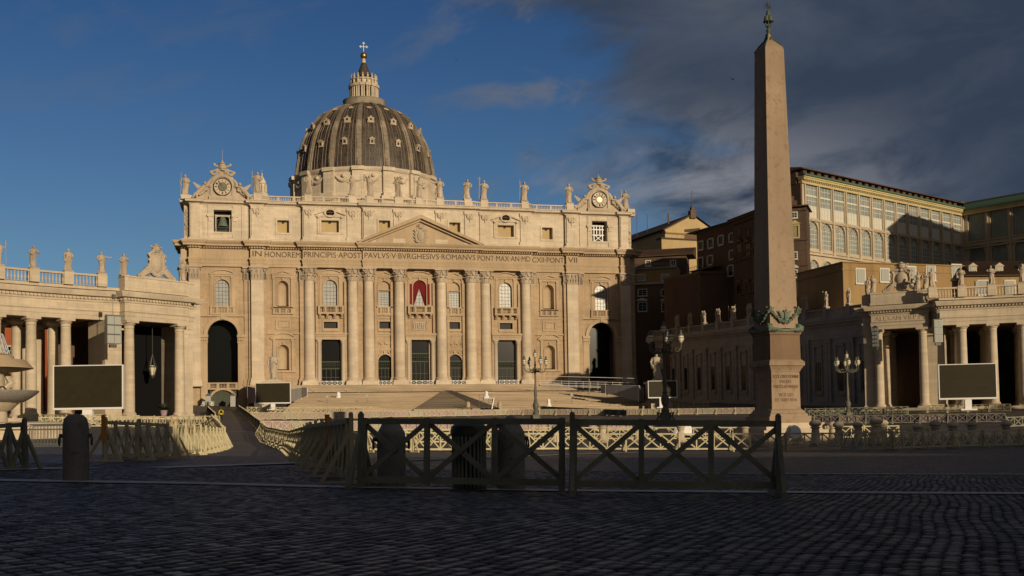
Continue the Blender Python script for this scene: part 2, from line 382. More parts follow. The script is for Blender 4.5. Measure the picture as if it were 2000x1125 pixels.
MT['lampglass'] = mat('lamp_globe', (.62,.56,.42), .3, 0, .5)
MT['leaf'] = stone('leaf_green', (.035,.06,.025), (.06,.09,.035), None, fine=8)
MT['water'] = mat('fountain_water', (.5,.55,.62), .2, 0, .5)
MT['skin'] = mat('skin', (.35,.20,.14), .6)
MT['yellowjacket'] = mat('yellow_jacket', (.55,.46,.04), .7)
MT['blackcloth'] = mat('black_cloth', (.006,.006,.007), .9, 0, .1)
MT['steel'] = mat('galvanised_steel', (.20,.21,.20), .45, .6, .5)
def dome_lead():
    m = stone('dome_lead', (.085,.068,.055), (.05,.04,.034), None, stain=0, fine=.6, rough=.6, big=.25); return m
def lead():
    m = bpy.data.materials.new('dome_lead'); m.use_nodes = True; nt = m.node_tree; N = nt.nodes; L = nt.links; p = N['Principled BSDF']
    tc = N.new('ShaderNodeTexCoord'); sp = N.new('ShaderNodeSeparateXYZ'); L.new(tc.outputs['Object'], sp.inputs[0])
    at2 = N.new('ShaderNodeMath'); at2.operation = 'ARCTAN2'; L.new(sp.outputs[1], at2.inputs[0]); L.new(sp.outputs[0], at2.inputs[1])
    mu = N.new('ShaderNodeMath'); mu.operation = 'MULTIPLY'; mu.inputs[1].default_value = 24; L.new(at2.outputs[0], mu.inputs[0])
    cb = N.new('ShaderNodeCombineXYZ'); L.new(mu.outputs[0], cb.inputs[0]); L.new(sp.outputs[2], cb.inputs[1])
    br = N.new('ShaderNodeTexBrick'); L.new(cb.outputs[0], br.inputs['Vector']); br.inputs['Scale'].default_value = 1
    br.inputs['Brick Width'].default_value = .9; br.inputs['Row Height'].default_value = 1.6; br.inputs['Mortar Size'].default_value = .05; br.offset = .5
    br.inputs['Color1'].default_value = (.020,.013,.009,1); br.inputs['Color2'].default_value = (.055,.038,.026,1); br.inputs['Mortar'].default_value = (.085,.07,.055,1)
    no = N.new('ShaderNodeTexNoise'); no.inputs['Scale'].default_value = 1; no.inputs['Detail'].default_value = 7; no.inputs['Roughness'].default_value = .7
    cb2 = N.new('ShaderNodeCombineXYZ'); L.new(mu.outputs[0], cb2.inputs[0]); mz = N.new('ShaderNodeMath'); mz.operation = 'MULTIPLY'; mz.inputs[1].default_value = .12; L.new(sp.outputs[2], mz.inputs[0]); L.new(mz.outputs[0], cb2.inputs[1])
    L.new(cb2.outputs[0], no.inputs['Vector'])
    mr = N.new('ShaderNodeMapRange'); L.new(no.outputs['Fac'], mr.inputs[0]); mr.inputs[1].default_value = .52; mr.inputs[2].default_value = .68
    mx = N.new('ShaderNodeMix'); mx.data_type = 'RGBA'; L.new(mr.outputs[0], mx.inputs[0]); L.new(br.outputs['Color'], mx.inputs[6]); mx.inputs[7].default_value = (.14,.112,.082,1)
    L.new(mx.outputs[2], p.inputs['Base Color']); p.inputs['Roughness'].default_value = .6
    return m
MT['lead'] = lead()
MT['ribstone'] = stone('rib_lead', (.36,.30,.23), (.15,.12,.09), (3,1.6,.08), stain=.5, fine=.8, object_space=True)
# ================================================================ BASILICA
FZ = 13.41
bas = thing('basilica', 'huge travertine church front with giant columns, pediment and clocks at the end of the square', 'church', (0,0,FZ))
HALF = [(14.75,-1.3),(29.7,-.6),(39.2,.5),(42.5,-.4),(54.6,.8),(57.2,0.),(59.2,1.8)]
def plan(h, dy=0, end=14):
    r = []; px = 0
    for x, y in h: r += [(px, y+dy), (x, y+dy)]; px = x
    r.append((h[-1][0], end))
    r = r[1:]
    return [(-x, y) for x, y in reversed(r)]+r
ENT = plan(HALF)
m = M(); m.sweep([(-2.5,28.64),(0,28.64),(0,29.35),(.1,29.35),(.1,30.1),(.3,30.4),(.3,30.7),(0,30.72),(0,33.0),(.25,33.1),(.3,33.3),(.3,33.42)], ENT)
m.build('entablature', MT['trim'], bas)
m = M(); m.sweep([(-2.5,33.42),(.5,33.43),(.6,33.55),(1.35,33.6),(1.35,34.05),(1.5,34.15),(1.9,34.75),(1.9,34.9),(-2.5,35.12)], ENT)
# dentils
for (x0,y0),(x1,y1) in zip(ENT, ENT[1:]):
    if abs(y0-y1) < 1e-6:
        n = int(abs(x1-x0)/.62)
        for i in range(n):
            x = x0+(x1-x0)*(i+.5)/n; m.box(x-.16, x+.16, y0-.95, y0-.3, 33.12, 33.42)
m.build('cornice', MT['trim'], bas)
# --- lower walls
Z0 = -1.15
def niche_shell(m, cx, z0, zt, w, y):
    r = w/2; cz = zt-r
    prof = [(r, z0), (r, cz)]+[(r*cos(a), cz+r*sin(a)) for a in [pi/2*k/6 for k in range(1, 6)]]+[(.01, zt)]
    b = len(m.f); m.lathe(prof, cx, y, 12, 0, pi)
    m.f[b:] = [tuple(reversed(f)) for f in m.f[b:]]
    m.box(cx-r, cx+r, y-.3, y+r, z0-.2, z0)
holes = [(-2.25,2.25,Z0,10.45),(-1.75,1.75,19.3,26.0,1)]
for s in (-1, 1):
    def H(x, hw, za, zb, *a): holes.append((min(s*x-hw, s*x+hw), max(s*x-hw, s*x+hw), za, zb, *a))
    H(9.1,1.8,Z0,6.75,1); H(9.1,1.4,13.4,15.2); H(9.1,1.48,19.05,25.6,1)
    H(22.8,2.35,Z0,10.45); H(22.8,1.75,13.4,15.05); H(22.8,1.7,19.1,25.7,1)
    H(34.6,1.4,3.05,9.2,1); H(34.6,1.38,19.,25.3,1)
m = M(); wall(m, -42.5, 42.5, Z0-2, 28.7, 1.0, 2.0, holes); m.build('wall', MT['wall'], bas)
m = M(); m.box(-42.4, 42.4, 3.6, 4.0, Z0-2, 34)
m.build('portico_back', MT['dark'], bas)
for s in (-1, 1):
    m = M(); x = s*49.3; wall(m, min(s*42.5, s*57.2), max(s*42.5, s*57.2), -9, 28.7, 1.5, 2.9, [(x-3.65,x+3.65,-9,15.4,1),(x-1.7,x+1.7,18.8,25.45,1)])
    m.box(min(s*57.2,s*59.2), max(s*57.2,s*59.2), 2.2, 14, -9, 28.7)
    m.build('wall', MT['wall'], bas)
m = M(); m.box(-58, 58, 8.6, 30, -9, 43.5); m.box(-58,-42.3,2.9,8.6,-9,-8.9); m.box(42.6,56,2.95,8.6,16.5,28.6); m.box(-56,-42.6,2.95,8.6,16.5,28.6); m.build('nave_block', MT['wall'], bas)
# string courses
for x0, x1 in ((-39.2,-29.7),(-26.7,-18.7),(-11.8,-6.9),(-4.0,4.0),(6.9,11.8),(18.7,26.7),(29.7,39.2)):
    m = M()
    for z, h, o in ((11.5,.36,.15),(11.85,.35,.4)):
        if abs(x0+x1)/2 < 29 or z > 11.6: m.box(x0, x1, 1.0-o, 1.003, z, z+h)
    m.build('string_course', MT['trim'], bas); m = M(); m.box(x0, x1, .85, 1.004, 16.1, 16.4); m.build('string_course', MT['trim'], bas)
# --- giant columns
def corinth(m, r, z0, h, hw):
    m.lathe([(r*1.0,z0),(r*1.12,z0+.08*h),(r*1.0,z0+.1*h),(r*1.02,z0+.5*h),(r*1.35,z0+.88*h)], 0, 0, 16)
    for row, (za, zl, n, ph) in enumerate(((.08,.40,8,0),(.30,.38,8,pi/8))):
        for k in range(n):
            a = 2*pi*k/n+ph; c, s_ = cos(a), sin(a); w = r*.34
            def P(rr, z, t): return (rr*c-t*s_, rr*s_+t*c, z0+z*h)
            for (r0,za_,r1,zb_) in ((r*1.03,za,r*1.13,za+zl*.7),(r*1.13,za+zl*.7,r*1.42,za+zl*.95),(r*1.42,za+zl*.95,r*1.45,za+zl*.72)):
                ww = w if r1 < r*1.3 else w*.7
                m.hexa([P(r0,za_,-w),P(r0,za_,w),P(r0-.12,za_,w),P(r0-.12,za_,-w)], [P(r1,zb_,-ww),P(r1,zb_,ww),P(r1-.14,zb_,ww),P(r1-.14,zb_,-ww)])
    for k in range(4):
        a = pi/4+k*pi/2; c, s_ = cos(a), sin(a)
        m.tube([(r*1.0*c,r*1.0*s_,z0+.62*h),(r*1.35*c,r*1.35*s_,z0+.82*h),(r*1.72*c,r*1.72*s_,z0+.84*h),(r*1.66*c,r*1.66*s_,z0+.72*h)], [r*.1,r*.14,r*.17,r*.1], 5)
        a = k*pi/2; c, s_ = cos(a), sin(a)
        m.ball((r*1.42*c, r*1.42*s_, z0+.9*h), r*.2, 6, 4)
        m.tube([(r*1.1*c-.3*s_,r*1.1*s_+.3*c,z0+.6*h),(r*1.4*c-.12*s_,r*1.4*s_+.12*c,z0+.8*h)], r*.1, 4); m.tube([(r*1.1*c+.3*s_,r*1.1*s_-.3*c,z0+.6*h),(r*1.4*c+.12*s_,r*1.4*s_-.12*c,z0+.8*h)], r*.1, 4)
    pts = []
    for k in range(4):
        a = k*pi/2
        for t in range(5):
            u = -hw+2*hw*t/5; d = hw-.22*(1-(u/hw)**2)*hw*.7
            x, y = d, u; pts.append((x*cos(a)-y*sin(a), x*sin(a)+y*cos(a)))
    m.plan(pts, z0+.9*h, z0+h)
cs = M(); R0 = 1.40
cs.lathe([(R0*1.28,0),(R0*1.28,.28),(R0*1.16,.34),(R0*1.16,.5),(R0*1.2,.62),(R0*1.1,.78),(R0,.9)]+[(R0*(1-.13*(t/8)**1.8), .9+24.4*t/8) for t in range(1, 9)], 0, 0, 24)
cs.box(-1.85,1.85,-1.85,1.85,-.35,0.02)
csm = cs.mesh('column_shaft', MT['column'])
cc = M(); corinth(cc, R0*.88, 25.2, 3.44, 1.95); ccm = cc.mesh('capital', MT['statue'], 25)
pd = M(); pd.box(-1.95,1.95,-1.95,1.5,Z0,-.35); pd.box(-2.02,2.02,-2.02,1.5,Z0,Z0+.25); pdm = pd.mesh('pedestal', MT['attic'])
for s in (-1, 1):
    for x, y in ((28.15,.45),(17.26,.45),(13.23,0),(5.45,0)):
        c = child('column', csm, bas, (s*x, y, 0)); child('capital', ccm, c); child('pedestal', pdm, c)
# pilasters
def pilaster(m, mc, x, w, y, yb, cap=True):
    m.box(x-w/2, x+w/2, y, yb, .9, 25.3); m.box(x-w/2-.15, x+w/2+.15, y-.15, yb, .45, .9); m.box(x-w/2-.3, x+w/2+.3, y-.3, yb, -.35, .45); m.box(x-w/2-.4,x+w/2+.4,y-.4,yb,Z0,-.35)
    if cap:
        mc.box(x-w/2-.05, x+w/2+.05, y-.05, yb, 25.2, 28.3)
        mc.box(x-w/2-.45, x+w/2+.45, y-.5, yb, 28.25, 28.66)
        for row in range(2):
            for k in range(4 if row == 0 else 3):
                n = 4 if row == 0 else 3; cx = x-w/2+w*(k+.5)/n
                mc.hexa([(cx-.3,y-.08,25.4+row*1.1),(cx+.3,y-.08,25.4+row*1.1),(cx+.3,y,25.4+row*1.1),(cx-.3,y,25.4+row*1.1)], [(cx-.22,y-.5,26.5+row*1.1),(cx+.22,y-.5,26.5+row*1.1),(cx+.22,y-.2,26.75+row*1.1),(cx-.22,y-.2,26.75+row*1.1)])
        for q in (-1, 1):
            mc.tube([(x+q*w*.3,y-.15,27.3),(x+q*(w/2),y-.35,27.95),(x+q*(w/2+.35),y-.5,27.9),(x+q*(w/2+.2),y-.5,27.45)], [.12,.18,.22,.14], 5)
for s in (-1, 1):
    for x, w, y, yb in ((40.85,3.0,-.35,1.5),(39.0,.9,.25,1.2),(42.7,.6,.55,1.5),(55.9,2.7,.05,2),(30.0,1.0,.3,1.0),(15.25,1.4,.35,1.0),(11.4,.7,.4,1.0),(7.3,.6,.4,1.0),(3.6,.6,.4,1.0),(26.3,.6,.4,1.0),(19.1,.6,.4,1.0),(58.3,1.4,1.9,3),(43.6,.9,1.1,1.5)):
        m = M(); mc = M(); pilaster(m, mc, s*x, w, y, yb, w > .8)
        p = m.build('pilaster', MT['column'] if w > 2 else MT['wall'], bas)
        if mc.v: mc.build('capital', MT['statue'], p)
# --- aedicule windows
def segped(m, cx, z, hw, h, y, yb, tri=False):
    if tri:
        o = [(cx-hw,z),(cx,z+h),(cx+hw,z)]; i = [(cx-hw+.9,z+.02),(cx,z+h-.42),(cx+hw-.9,z+.02)]
    else:
        R = (hw*hw+h*h)/(2*h); a = math.asin(hw/R); cz = z+h-R
        o = arc(cx, cz, R, pi/2+a, pi/2-a, 10); i = [(cx+(x-cx)*.88, z+(q-z)*.72) for x, q in o]
    band(m, i, o, y-.55, yb)
    m.poly([(cx-hw+.2,z),(cx+hw-.2,z)]+list(reversed(i[1:-1])), y-.12, yb)
    m.box(cx-hw-.1, cx+hw+.1, y-.5, yb, z-.3, z)
def win(cx, w, z0, zt, hw, pt, tri, yw=1.0, bal=True, balc=False, bot=None, glass=1):
    f = M(); y = yw
    frame_arch(f, cx, z0, zt, w, .32, y-.22, y)
    f.box(cx-.25, cx+.25, y-.45, y, zt+.05, zt+.75)
    iw = w/2+.42
    for s in (-1, 1):
        a, b = sorted((cx+s*iw, cx+s*(iw+.55)))
        f.box(a, b, y-.3, y, z0, pt-1.75); f.box(a-.08, b+.08, y-.4, y, pt-2.2, pt-1.75); f.box(a-.06,b+.06,y-.38,y,z0,z0+.35)
        a, b = sorted((cx+s*(iw+.55), cx+s*(iw+.9))); f.box(a, b, y-.15, y, z0, pt-1.75)
    f.box(cx-hw, cx+hw, y-.32, y, pt-1.75, pt-1.3)
    segped(f, cx, pt-1.0, hw, 1.0, y, y-.001, tri)
    if bot is not None:
        f.box(cx-hw, cx+hw, y-.35, y, bot, z0-1.75); f.box(cx-hw-.1, cx+hw+.1, y-.45, y, bot-.2, bot)
    p = f.build('window', MT['trim'], bas)
    if glass:
        g = M(); g.box(cx-w/2, cx+w/2, y+.55, y+.6, z0, zt) if glass == 1 else g.box(cx-w/2, cx+w/2, y+.55, y+.6, z0, z0+(zt-z0)*.66)
        g.build('pane', MT['glass'], p)
        b = M(); zz = zt if glass == 1 else z0+(zt-z0)*.66
        muntins(b, cx-w/2, cx+w/2, z0, zz, 4, 7, y+.53, .09); b.build('glazing_bars', MT['iron'], p)
    if glass == 2:
        g = M(); g.box(cx-w/2, cx+w/2, y+.5, y+.9, z0+(zt-z0)*.66, zt); niche_shell(g, cx, z0+(zt-z0)*.66, zt, w, y+.1); g.build('lunette', MT['trim'], p)
    # balustrade in front of it
    b = M(); yf = y-(1.5 if balc else .55); zb = z0-1.9
    hb = hw+ (.05 if balc else -.1)
    b.box(cx-hb, cx+hb, yf, y, zb-.25, zb+.2); b.box(cx-hb, cx+hb, yf-.05, yf+.4, zb+1.55, zb+1.85)
    for x in (-hb+.3, -hb*.42, hb*.42, hb-.3): b.box(cx+x-.28, cx+x+.28, yf, yf+.36, zb+.2, zb+1.55)
    for a, c in ((-hb+.6,-hb*.42-.3),(-hb*.42+.3,hb*.42-.3),(hb*.42+.3,hb-.6)):
        balusters(b, (cx+a,yf+.2), (cx+c,yf+.2), zb+.2, 1.35, .34, .13, 6)
    if not balc: b.box(cx-hb, cx+hb, yf+.38, y, zb+.2, z0-.1)
    if balc:
        for s in (-1, 1):
            b.box(cx+s*hb-(.35 if s > 0 else 0), cx+s*hb+(0 if s > 0 else .35), yf+.3, y, zb+1.55, zb+1.84)
            balusters(b, (cx+s*(hb-.2),yf+.5), (cx+s*(hb-.2),y), zb+.2, 1.35, .34, .13, 6)
        for k in range(4):
            x = cx-hb+.5+(2*hb-1)*k/3
            b.hexa([(x-.28,y-.5,zb-1.25),(x+.28,y-.5,zb-1.25),(x+.28,y,zb-1.25),(x-.28,y,zb-1.25)], [(x-.32,yf+.1,zb-.25),(x+.32,yf+.1,zb-.25),(x+.32,y,zb-.25),(x-.32,y,zb-.25)])
            b.ball((x, yf+.35, zb-.5), .3, 8, 5)
    b.build('balcony' if balc else 'balustrade', MT['trim'], p)
    return p
cw = win(0, 3.5, 19.3, 26.0, 3.2, 28.35, False, balc=True)
for s in (-1, 1):
    win(s*9.1, 2.95, 19.05, 25.6, 2.35, 28.2, True, bot=16.9, glass=2)
    win(s*22.8, 3.4, 19.1, 25.7, 3.2, 28.4, False, balc=True)
    win(s*49.3, 3.4, 18.8, 25.45, 3.1, 28.0, False, yw=1.5, bot=16.6)
    f = M(); cx = s*34.6
    for z0, zt, w, pt, tri in ((19.,25.3,2.76,28.0,True),(3.05,9.2,2.8,12.45,False)):
        niche_shell(f, cx, z0, zt, w, 1.3)
        frame_arch(f, cx, z0, zt, w, .25, .82, 1.0)
        hw = 2.7 if tri else 3.15
        for q in (-1, 1):
            a, b = sorted((cx+q*(w/2+.6), cx+q*(w/2+1.15))); f.box(a, b, .65, 1.0, z0-.4, pt-1.9); f.box(a-.1, b+.1, .55, 1.0, pt-2.3, pt-1.9)
        f.box(cx-hw, cx+hw, .62, 1.0, pt-1.9, pt-1.3); f.box(cx-hw,cx+hw,.55,1.0,z0-.8,z0-.4)
        segped(f, cx, pt-(.95 if tri else 1.5), hw, .95 if tri else 1.5, 1.0, .999, tri)
        f.box(cx-.22, cx+.22, .6, 1.0, zt, zt+.7)
    f.box(cx-2.6, cx+2.6, .5, 1.0, 16.9, 17.2); f.box(cx-2.5, cx+2.5, .55, .85, 18.35, 18.6)
    for x in (-2.2, -.8, .8, 2.2): f.box(cx+x-.3, cx+x+.3, .6, 1.0, 17.2, 18.35)
    for a in (-1.9,-.5,1.1): balusters(f, (cx+a,.7), (cx+a+.8,.7), 17.2, 1.15, .27, .1, 6)
    frame_rect(f, cx-1.5, cx+1.5, 13.3, 15.2, .35, .78, 1.0); f.box(cx-1.1, cx+1.1, .85, 1.0, 13.6, 14.9)
    f.build('niche', MT['trim'], bas)
    # vents
    for x, hw, za, zb in ((9.1,1.4,13.4,15.2),(22.8,1.75,13.4,15.05)):
        f = M(); frame_rect(f, s*x-hw, s*x+hw, za, zb, .35, .8, 1.0)
        f.box(s*x-hw-.3, s*x+hw+.3, .7, 1.0, za-.7, za-.35)
        p = f.build('vent_window', MT['trim'], bas); g = M(); g.box(s*x-hw, s*x+hw, 1.7, 1.75, za, zb); g.build('opening', MT['dark'], p)
    # festoon panel and arched door of the narrow bays
    f = M(); x = s*9.1
    frame_rect(f, x-1.85, x+1.85, 8.7, 10.5, .12, .9, 1.0)
    for a, b in ((-1.5, 0), (0, 1.5)): f.tube([(x+a+(b-a)*t/6, .86, 10.1-.75*sin(pi*t/6)) for t in range(7)], [.1,.14,.2,.24,.2,.14,.1], 6)
    f.ball((x, .8, 9.7), .32, 8, 6)
    for q in (-1.6, 1.6): f.tube([(x+q,.86,10.2),(x+q,.84,9.2)], .14, 6)
    f.box(x-2.3, x+2.3, .6, 1.0, 7.95, 8.3); f.box(x-2.2, x+2.2, .8, 1.0, 7.7, 7.95)
    frame_arch(f, x, Z0, 6.75, 3.6, .35, .78, 1.0); f.box(x-.4,x+.4,.6,1.,6.8,7.7)
    for q in (-1, 1): f.tube([(x+q*(.5+.35*t),.8,7.55-.25*t+.15*sin(t*2)) for t in range(5)], [.2,.18,.16,.2,.12], 6)
    f.build('door_surround', MT['trim'], bas)
def gate(x, hw, top, scr0, scr1):                      # bronze screen doors behind the railing
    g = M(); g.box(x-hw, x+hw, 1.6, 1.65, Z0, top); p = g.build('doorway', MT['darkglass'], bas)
    b = M(); y = 1.55
    for k in range(5): xx = x-hw+2*hw*k/4; b.box(xx-.06, xx+.06, y-.08, y, Z0, scr0)
    for z in (Z0, (scr0+Z0)*.5, scr0): b.box(x-hw, x+hw, y-.07, y-.01, z-.06, z+.06)
    b.box(x-hw-.04, x+hw+.04, y-.2, y, scr1, scr1+.25); b.box(x-hw-.04, x+hw+.04, y-.2, y, scr0, scr0+.2)
    n = int(hw*2/.5)
    for k in range(n):
        cx = x-hw+2*hw*(k+.5)/n; zc = (scr0+scr1)/2+.1; r = (scr1-scr0)*.36
        b.tube([(cx+r*cos(t*pi/4), y-.1, zc+r*sin(t*pi/4)) for t in range(9)], .06, 4); b.ball((cx,y-.12,zc), r*.4, 6, 4)
    b.build('bronze_screen', MT['gate'], p)
gate(0, 2.25, 10.45, 4.9, 6.9)
for s in (-1, 1):
    gate(s*9.1, 1.8, 6.75, 3.2, 4.9); gate(s*22.8, 2.35, 10.45, 3.1, 4.8)
# door columns, lintels
sc_ = M(); sc_.lathe([(.62,Z0),(.62,Z0+.3),(.55,Z0+.4),(.52,Z0+.6),(.50,4),(.44,9.3),(.5,9.4),(.62,9.9),(.72,10.2),(.72,10.4)], 0, 0, 14); sc_.box(-.7,.7,-.7,.7,10.25,10.47)
scm = sc_.mesh('door_column', MT['marble'])
for x, o in ((-22.8,3.0),(0,3.15),(22.8,3.0)):
    for s in (-1, 1): child('door_column', scm, bas, (x+s*o, .45, 0))
    m = M(); m.box(x-3.9, x+3.9, .1, 1.0, 10.5, 11.3); m.box(x-3.95, x+3.95, -.1, 1.0, 11.3, 11.7); m.box(x-4.05, x+4.05, -.4, 1.0, 11.7, 12.15)
    m.build('lintel', MT['trim'], bas)
# railings between the pedestals
for s in (-1, 0, 1):
    for x, hw in ((22.8,2.6),(9.1,2.1)) if s else ((0,2.9),):
        r = M(); x = s*x; n = 4
        for z in (Z0+.1, -.12): r.box(x-hw, x+hw, -1.66, -1.6, z-.05, z+.05)
        for k in range(n+1): q = x-hw+2*hw*k/n; r.box(q-.05, q+.05, -1.67, -1.59, Z0, -.05)
        for k in range(n):
            a = x-hw+2*hw*k/n; b = a+2*hw/n; r.bar((a,-1.63,Z0+.1),(b,-1.63,-.15),.05,.06); r.bar((b,-1.64,Z0+.1),(a,-1.64,-.15),.05,.06)
        r.build('railing', MT['whitepaint'], bas)
# relief above the central door
m = M(); frame_rect(m, -1.8, 1.8, 13.25, 15.4, .2, .75, 1.0); p = m.build('relief_panel', MT['trim'], bas)
m = M(); m.box(-1.8,1.8,.95,.999,13.25,15.4); random.seed(3)
for k in range(7):
    x = -1.5+.5*k; m.ball((x,.8,14.9-.1*(k%3)),.16,7,5); m.tube([(x,.85,14.75),(x+random.uniform(-.1,.1),.82,14.1),(x+random.uniform(-.15,.15),.85,13.4)],[.14,.22,.16],6); m.tube([(x,.8,14.6),(x+random.choice((-.35,.35)),.75,14.3)],.07,5)
m.build('relief', MT['marble'], p)
# drapes of the central window
d = M()
for s in (-1, 1):
    n = 14; base = []
    for k in range(n):
        t0, t1 = k/n, (k+1)/n
        def X(t, z): return t
    rows = []
    for j in range(13):
        z = 25.9-6.4*j/12; zz = (25.9-z)/6.4
        top_half = 1.72 if z < 24.3 else sqrt(max(0, 1.75**2-(z-24.25)**2))
        inner = 0.02 if z > 24.0 else .02+1.42*((24.0-z)/4.5)
        inner = min(inner, top_half-.05); row = []
        for k in range(n+1):
            t = k/n; row.append((s*(inner+(top_half-inner)*t), 1.28+.07*sin(t*n*1.6), z))
        rows.append(row)
    vs = [p for r in rows for p in r]; fs = []
    for j in range(12):
        for k in range(n): a = j*(n+1)+k; fs.append((a, a+1, a+n+2, a+n+1))
    d.add(vs, fs)
    for a, b in ((1.98, 2.6),):
        vs = []; fs = []
        for j in range(2):
            for k in range(9): vs.append((s*(a+(b-a)*k/8), .66+.05*sin(k*1.7), 19.3 if j else 25.0))
        for k in range(8): fs.append((k, k+1, k+10, k+9))
        d.add(vs, fs)
d.build('red_drapes', MT['red'], cw, label='crimson drapes hanging open in the central balcony window')
# --- tower bays: arch surround, imposts, balustrade and passage gate
for s in (-1, 1):
    x = s*49.3; f = M()
    frame_arch(f, x, 11.7, 15.4, 7.3, .9, 1.15, 1.5, 16); f.box(x-.45, x+.45, .9, 1.5, 15.5, 17.0)
    for q in (-1, 1):
        a, b = sorted((x+q*3.65, x+q*5.3)); f.box(a, b, 1.0, 1.5, -9, 9.6); f.box(a-.2, b+.2, .7, 1.5, 11.0, 11.7); f.box(a-.1, b+.1, .85, 1.5, 9.6, 10.9)
        for k in range(3): f.ball((a+.3+k*.55,.8,10.3),.3,7,5)
    f.box(x-5.5, x+5.5, .95, 1.5, 16.2, 16.5)
    p = f.build('arch_surround', MT['trim'], bas)
    b = M(); b.box(x-3.65, x+3.65, 1.2, 2.4, -1.9, -1.5); b.box(x-3.65, x+3.65, 1.3, 1.8, -.45, -.15)
    for q in (-3.3,-1.2,1.2,3.3): b.box(x+q-.3, x+q+.3, 1.3, 1.75, -1.5, -.45)
    for a_, c_ in ((-3,-1.5),(-.9,.9),(1.5,3)): balusters(b, (x+a_,1.55), (x+c_,1.55), -1.5, 1.05, .3, .11, 6)
    frame_arch(b, x, -9, -2.0, 6.4, .5, 1.3, 2.6, 12)
    b.build('balustrade', MT['trim'], p)
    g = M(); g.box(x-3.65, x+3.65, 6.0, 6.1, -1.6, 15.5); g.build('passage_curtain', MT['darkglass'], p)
    g = M(); g.box(x-3.2, x+3.2, 2.2, 2.3, -9, -2.0)
    for k in range(13): q = x-3.2+6.4*k/12; g.box(q-.05,q+.05,2.1,2.2,-9,-2.6)
    g.build('iron_gate', MT['gate'], p)
# --- pediment
m = M(); y0 = -3.1
band(m, [(-15.4,34.9),(.0,41.35),(15.4,34.9)], [(-16.4,35.1),(0,42.35),(16.4,35.1)], y0, -.5)
band(m, [(-13.9,34.95),(0,40.75),(13.9,34.95)], [(-15.3,34.92),(0,41.3),(15.3,34.92)], -2.2, -.5)
for k in range(40):
    for s in (-1, 1):
        t = (k+.5)/40; x = s*15*(1-t); z = 34.9+6.2*t; m.box(x-.13, x+.13, -2.5, -2.2, z+.05, z+.3)
m.poly([(-15,34.9),(15,34.9),(0,41.2)], -1.35, -.5)
pp = m.build('pediment', MT['trim'], bas)
def crest(m, w, h, y, rnd=1, tiara=True):              # shield with scrolls, keys and tiara, base at z=0
    R = random.Random(rnd)
    o = [(0,.08),(.16,.13),(.27,.26),(.30,.42),(.27,.58),(.33,.68),(.22,.74),(.08,.70),(0,.73)]
    m.poly([(x*w,z*h) for x,z in o]+[(-x*w,z*h) for x,z in reversed(o[1:-1])], y-w*.05, y+w*.12)
    m.ball((0, y-w*.03, h*.42), 1, 18, 12, (w*.22, w*.11, h*.24))
    for s in (-1, 1):
        m.tube([(s*w*x, y-.05*w, h*z) for x, z in o], [w*.03,w*.045,w*.05,w*.045,w*.05,w*.06,w*.05,w*.04,w*.03], 6)
        for cx, cz, r in ((.33,.66,.07),(.27,.20,.07),(.36,.36,.05),(.34,.52,.045),(.15,.78,.06)):
            m.tube([(s*w*cx+w*r*(1-.1*t)*cos(t*.9)*s, y-w*.05, h*cz+w*r*(1-.1*t)*sin(t*.9)) for t in range(8)], w*.03, 5)
        m.tube([(s*w*.34, y-w*.02, h*.70),(s*w*.1, y-w*.04, h*.82),(-s*w*.20, y-w*.02, h*.90)], w*.025, 5); m.ball((-s*w*.21,y,h*.91),w*.045,6,4)
    if tiara:
        m.lathe([(w*.10,h*.76),(w*.14,h*.80),(w*.15,h*.86),(w*.12,h*.93),(w*.05,h*.975),(w*.02,h)], 0, y, 10)
        for z in (.80,.86,.92): m.lathe([(w*.15,h*z),(w*.165,h*(z+.008)),(w*.15,h*(z+.02))], 0, y, 10)
    for k in range(26):
        a = R.uniform(0, 2*pi); m.ball((w*.36*cos(a)*R.uniform(.7,1.1), y-R.uniform(0,.08)*w, h*(.42+.36*sin(a)*R.uniform(.8,1.05))), w*R.uniform(.03,.06), 6, 4)
m = M(); m.m = Matrix.Translation((0,-1.5,34.7)); crest(m, 4.3, 5.6, 0, 5); m.build('coat_of_arms', MT['statue'], pp)
# --- attic
AT = [(14.75,-.95),(29.7,-.35),(39.2,.75),(42.5,-.1),(54.6,1.05),(57.0,.3),(58.4,2.2)]
def az(x):
    for a, y in AT:
        if abs(x) <= a: return y
m = M(); px = 0
ah = {9.1:(1.45,37.95,40.9),22.8:(2.2,37.6,40.65),34.4:(1.45,37.4,40.55),49.1:(2.15,37.3,42.75)}
for a, y in AT:
    for s in (-1, 1):
        hs = [(s*x-hw, s*x+hw, z0, z1) for x, (hw, z0, z1) in ah.items() if px < x < a]
        x0, x1 = sorted((s*px, s*a))
        wall(m, x0, x1, 34.9, 44.1, y, y+ (2.6 if y < 2 else 12), hs)
    px = a
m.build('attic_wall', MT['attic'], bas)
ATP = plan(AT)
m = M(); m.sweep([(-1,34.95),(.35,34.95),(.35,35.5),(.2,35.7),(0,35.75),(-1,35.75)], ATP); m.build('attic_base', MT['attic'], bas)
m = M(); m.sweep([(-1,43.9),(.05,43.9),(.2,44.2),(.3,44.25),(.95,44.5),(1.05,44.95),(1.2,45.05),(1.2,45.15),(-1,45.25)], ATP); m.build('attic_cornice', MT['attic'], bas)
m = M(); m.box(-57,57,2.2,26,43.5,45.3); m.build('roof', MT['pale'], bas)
ap = M(); ap.box(-1.35,1.35,-.35,.1,35.75,43.9); ap.box(-1.6,1.6,-.5,.1,34.95,36.3); ap.box(-1.5,1.5,-.5,.1,43.1,43.9)
for x in (-.62,.62):
    ap.tube([(x,-.5,43.0),(x*1.05,-.62,42.4),(x*.9,-.45,41.7)], [.4,.3,.08], 7); ap.ball((x*1.3,-.5,42.9),.3,7,5)
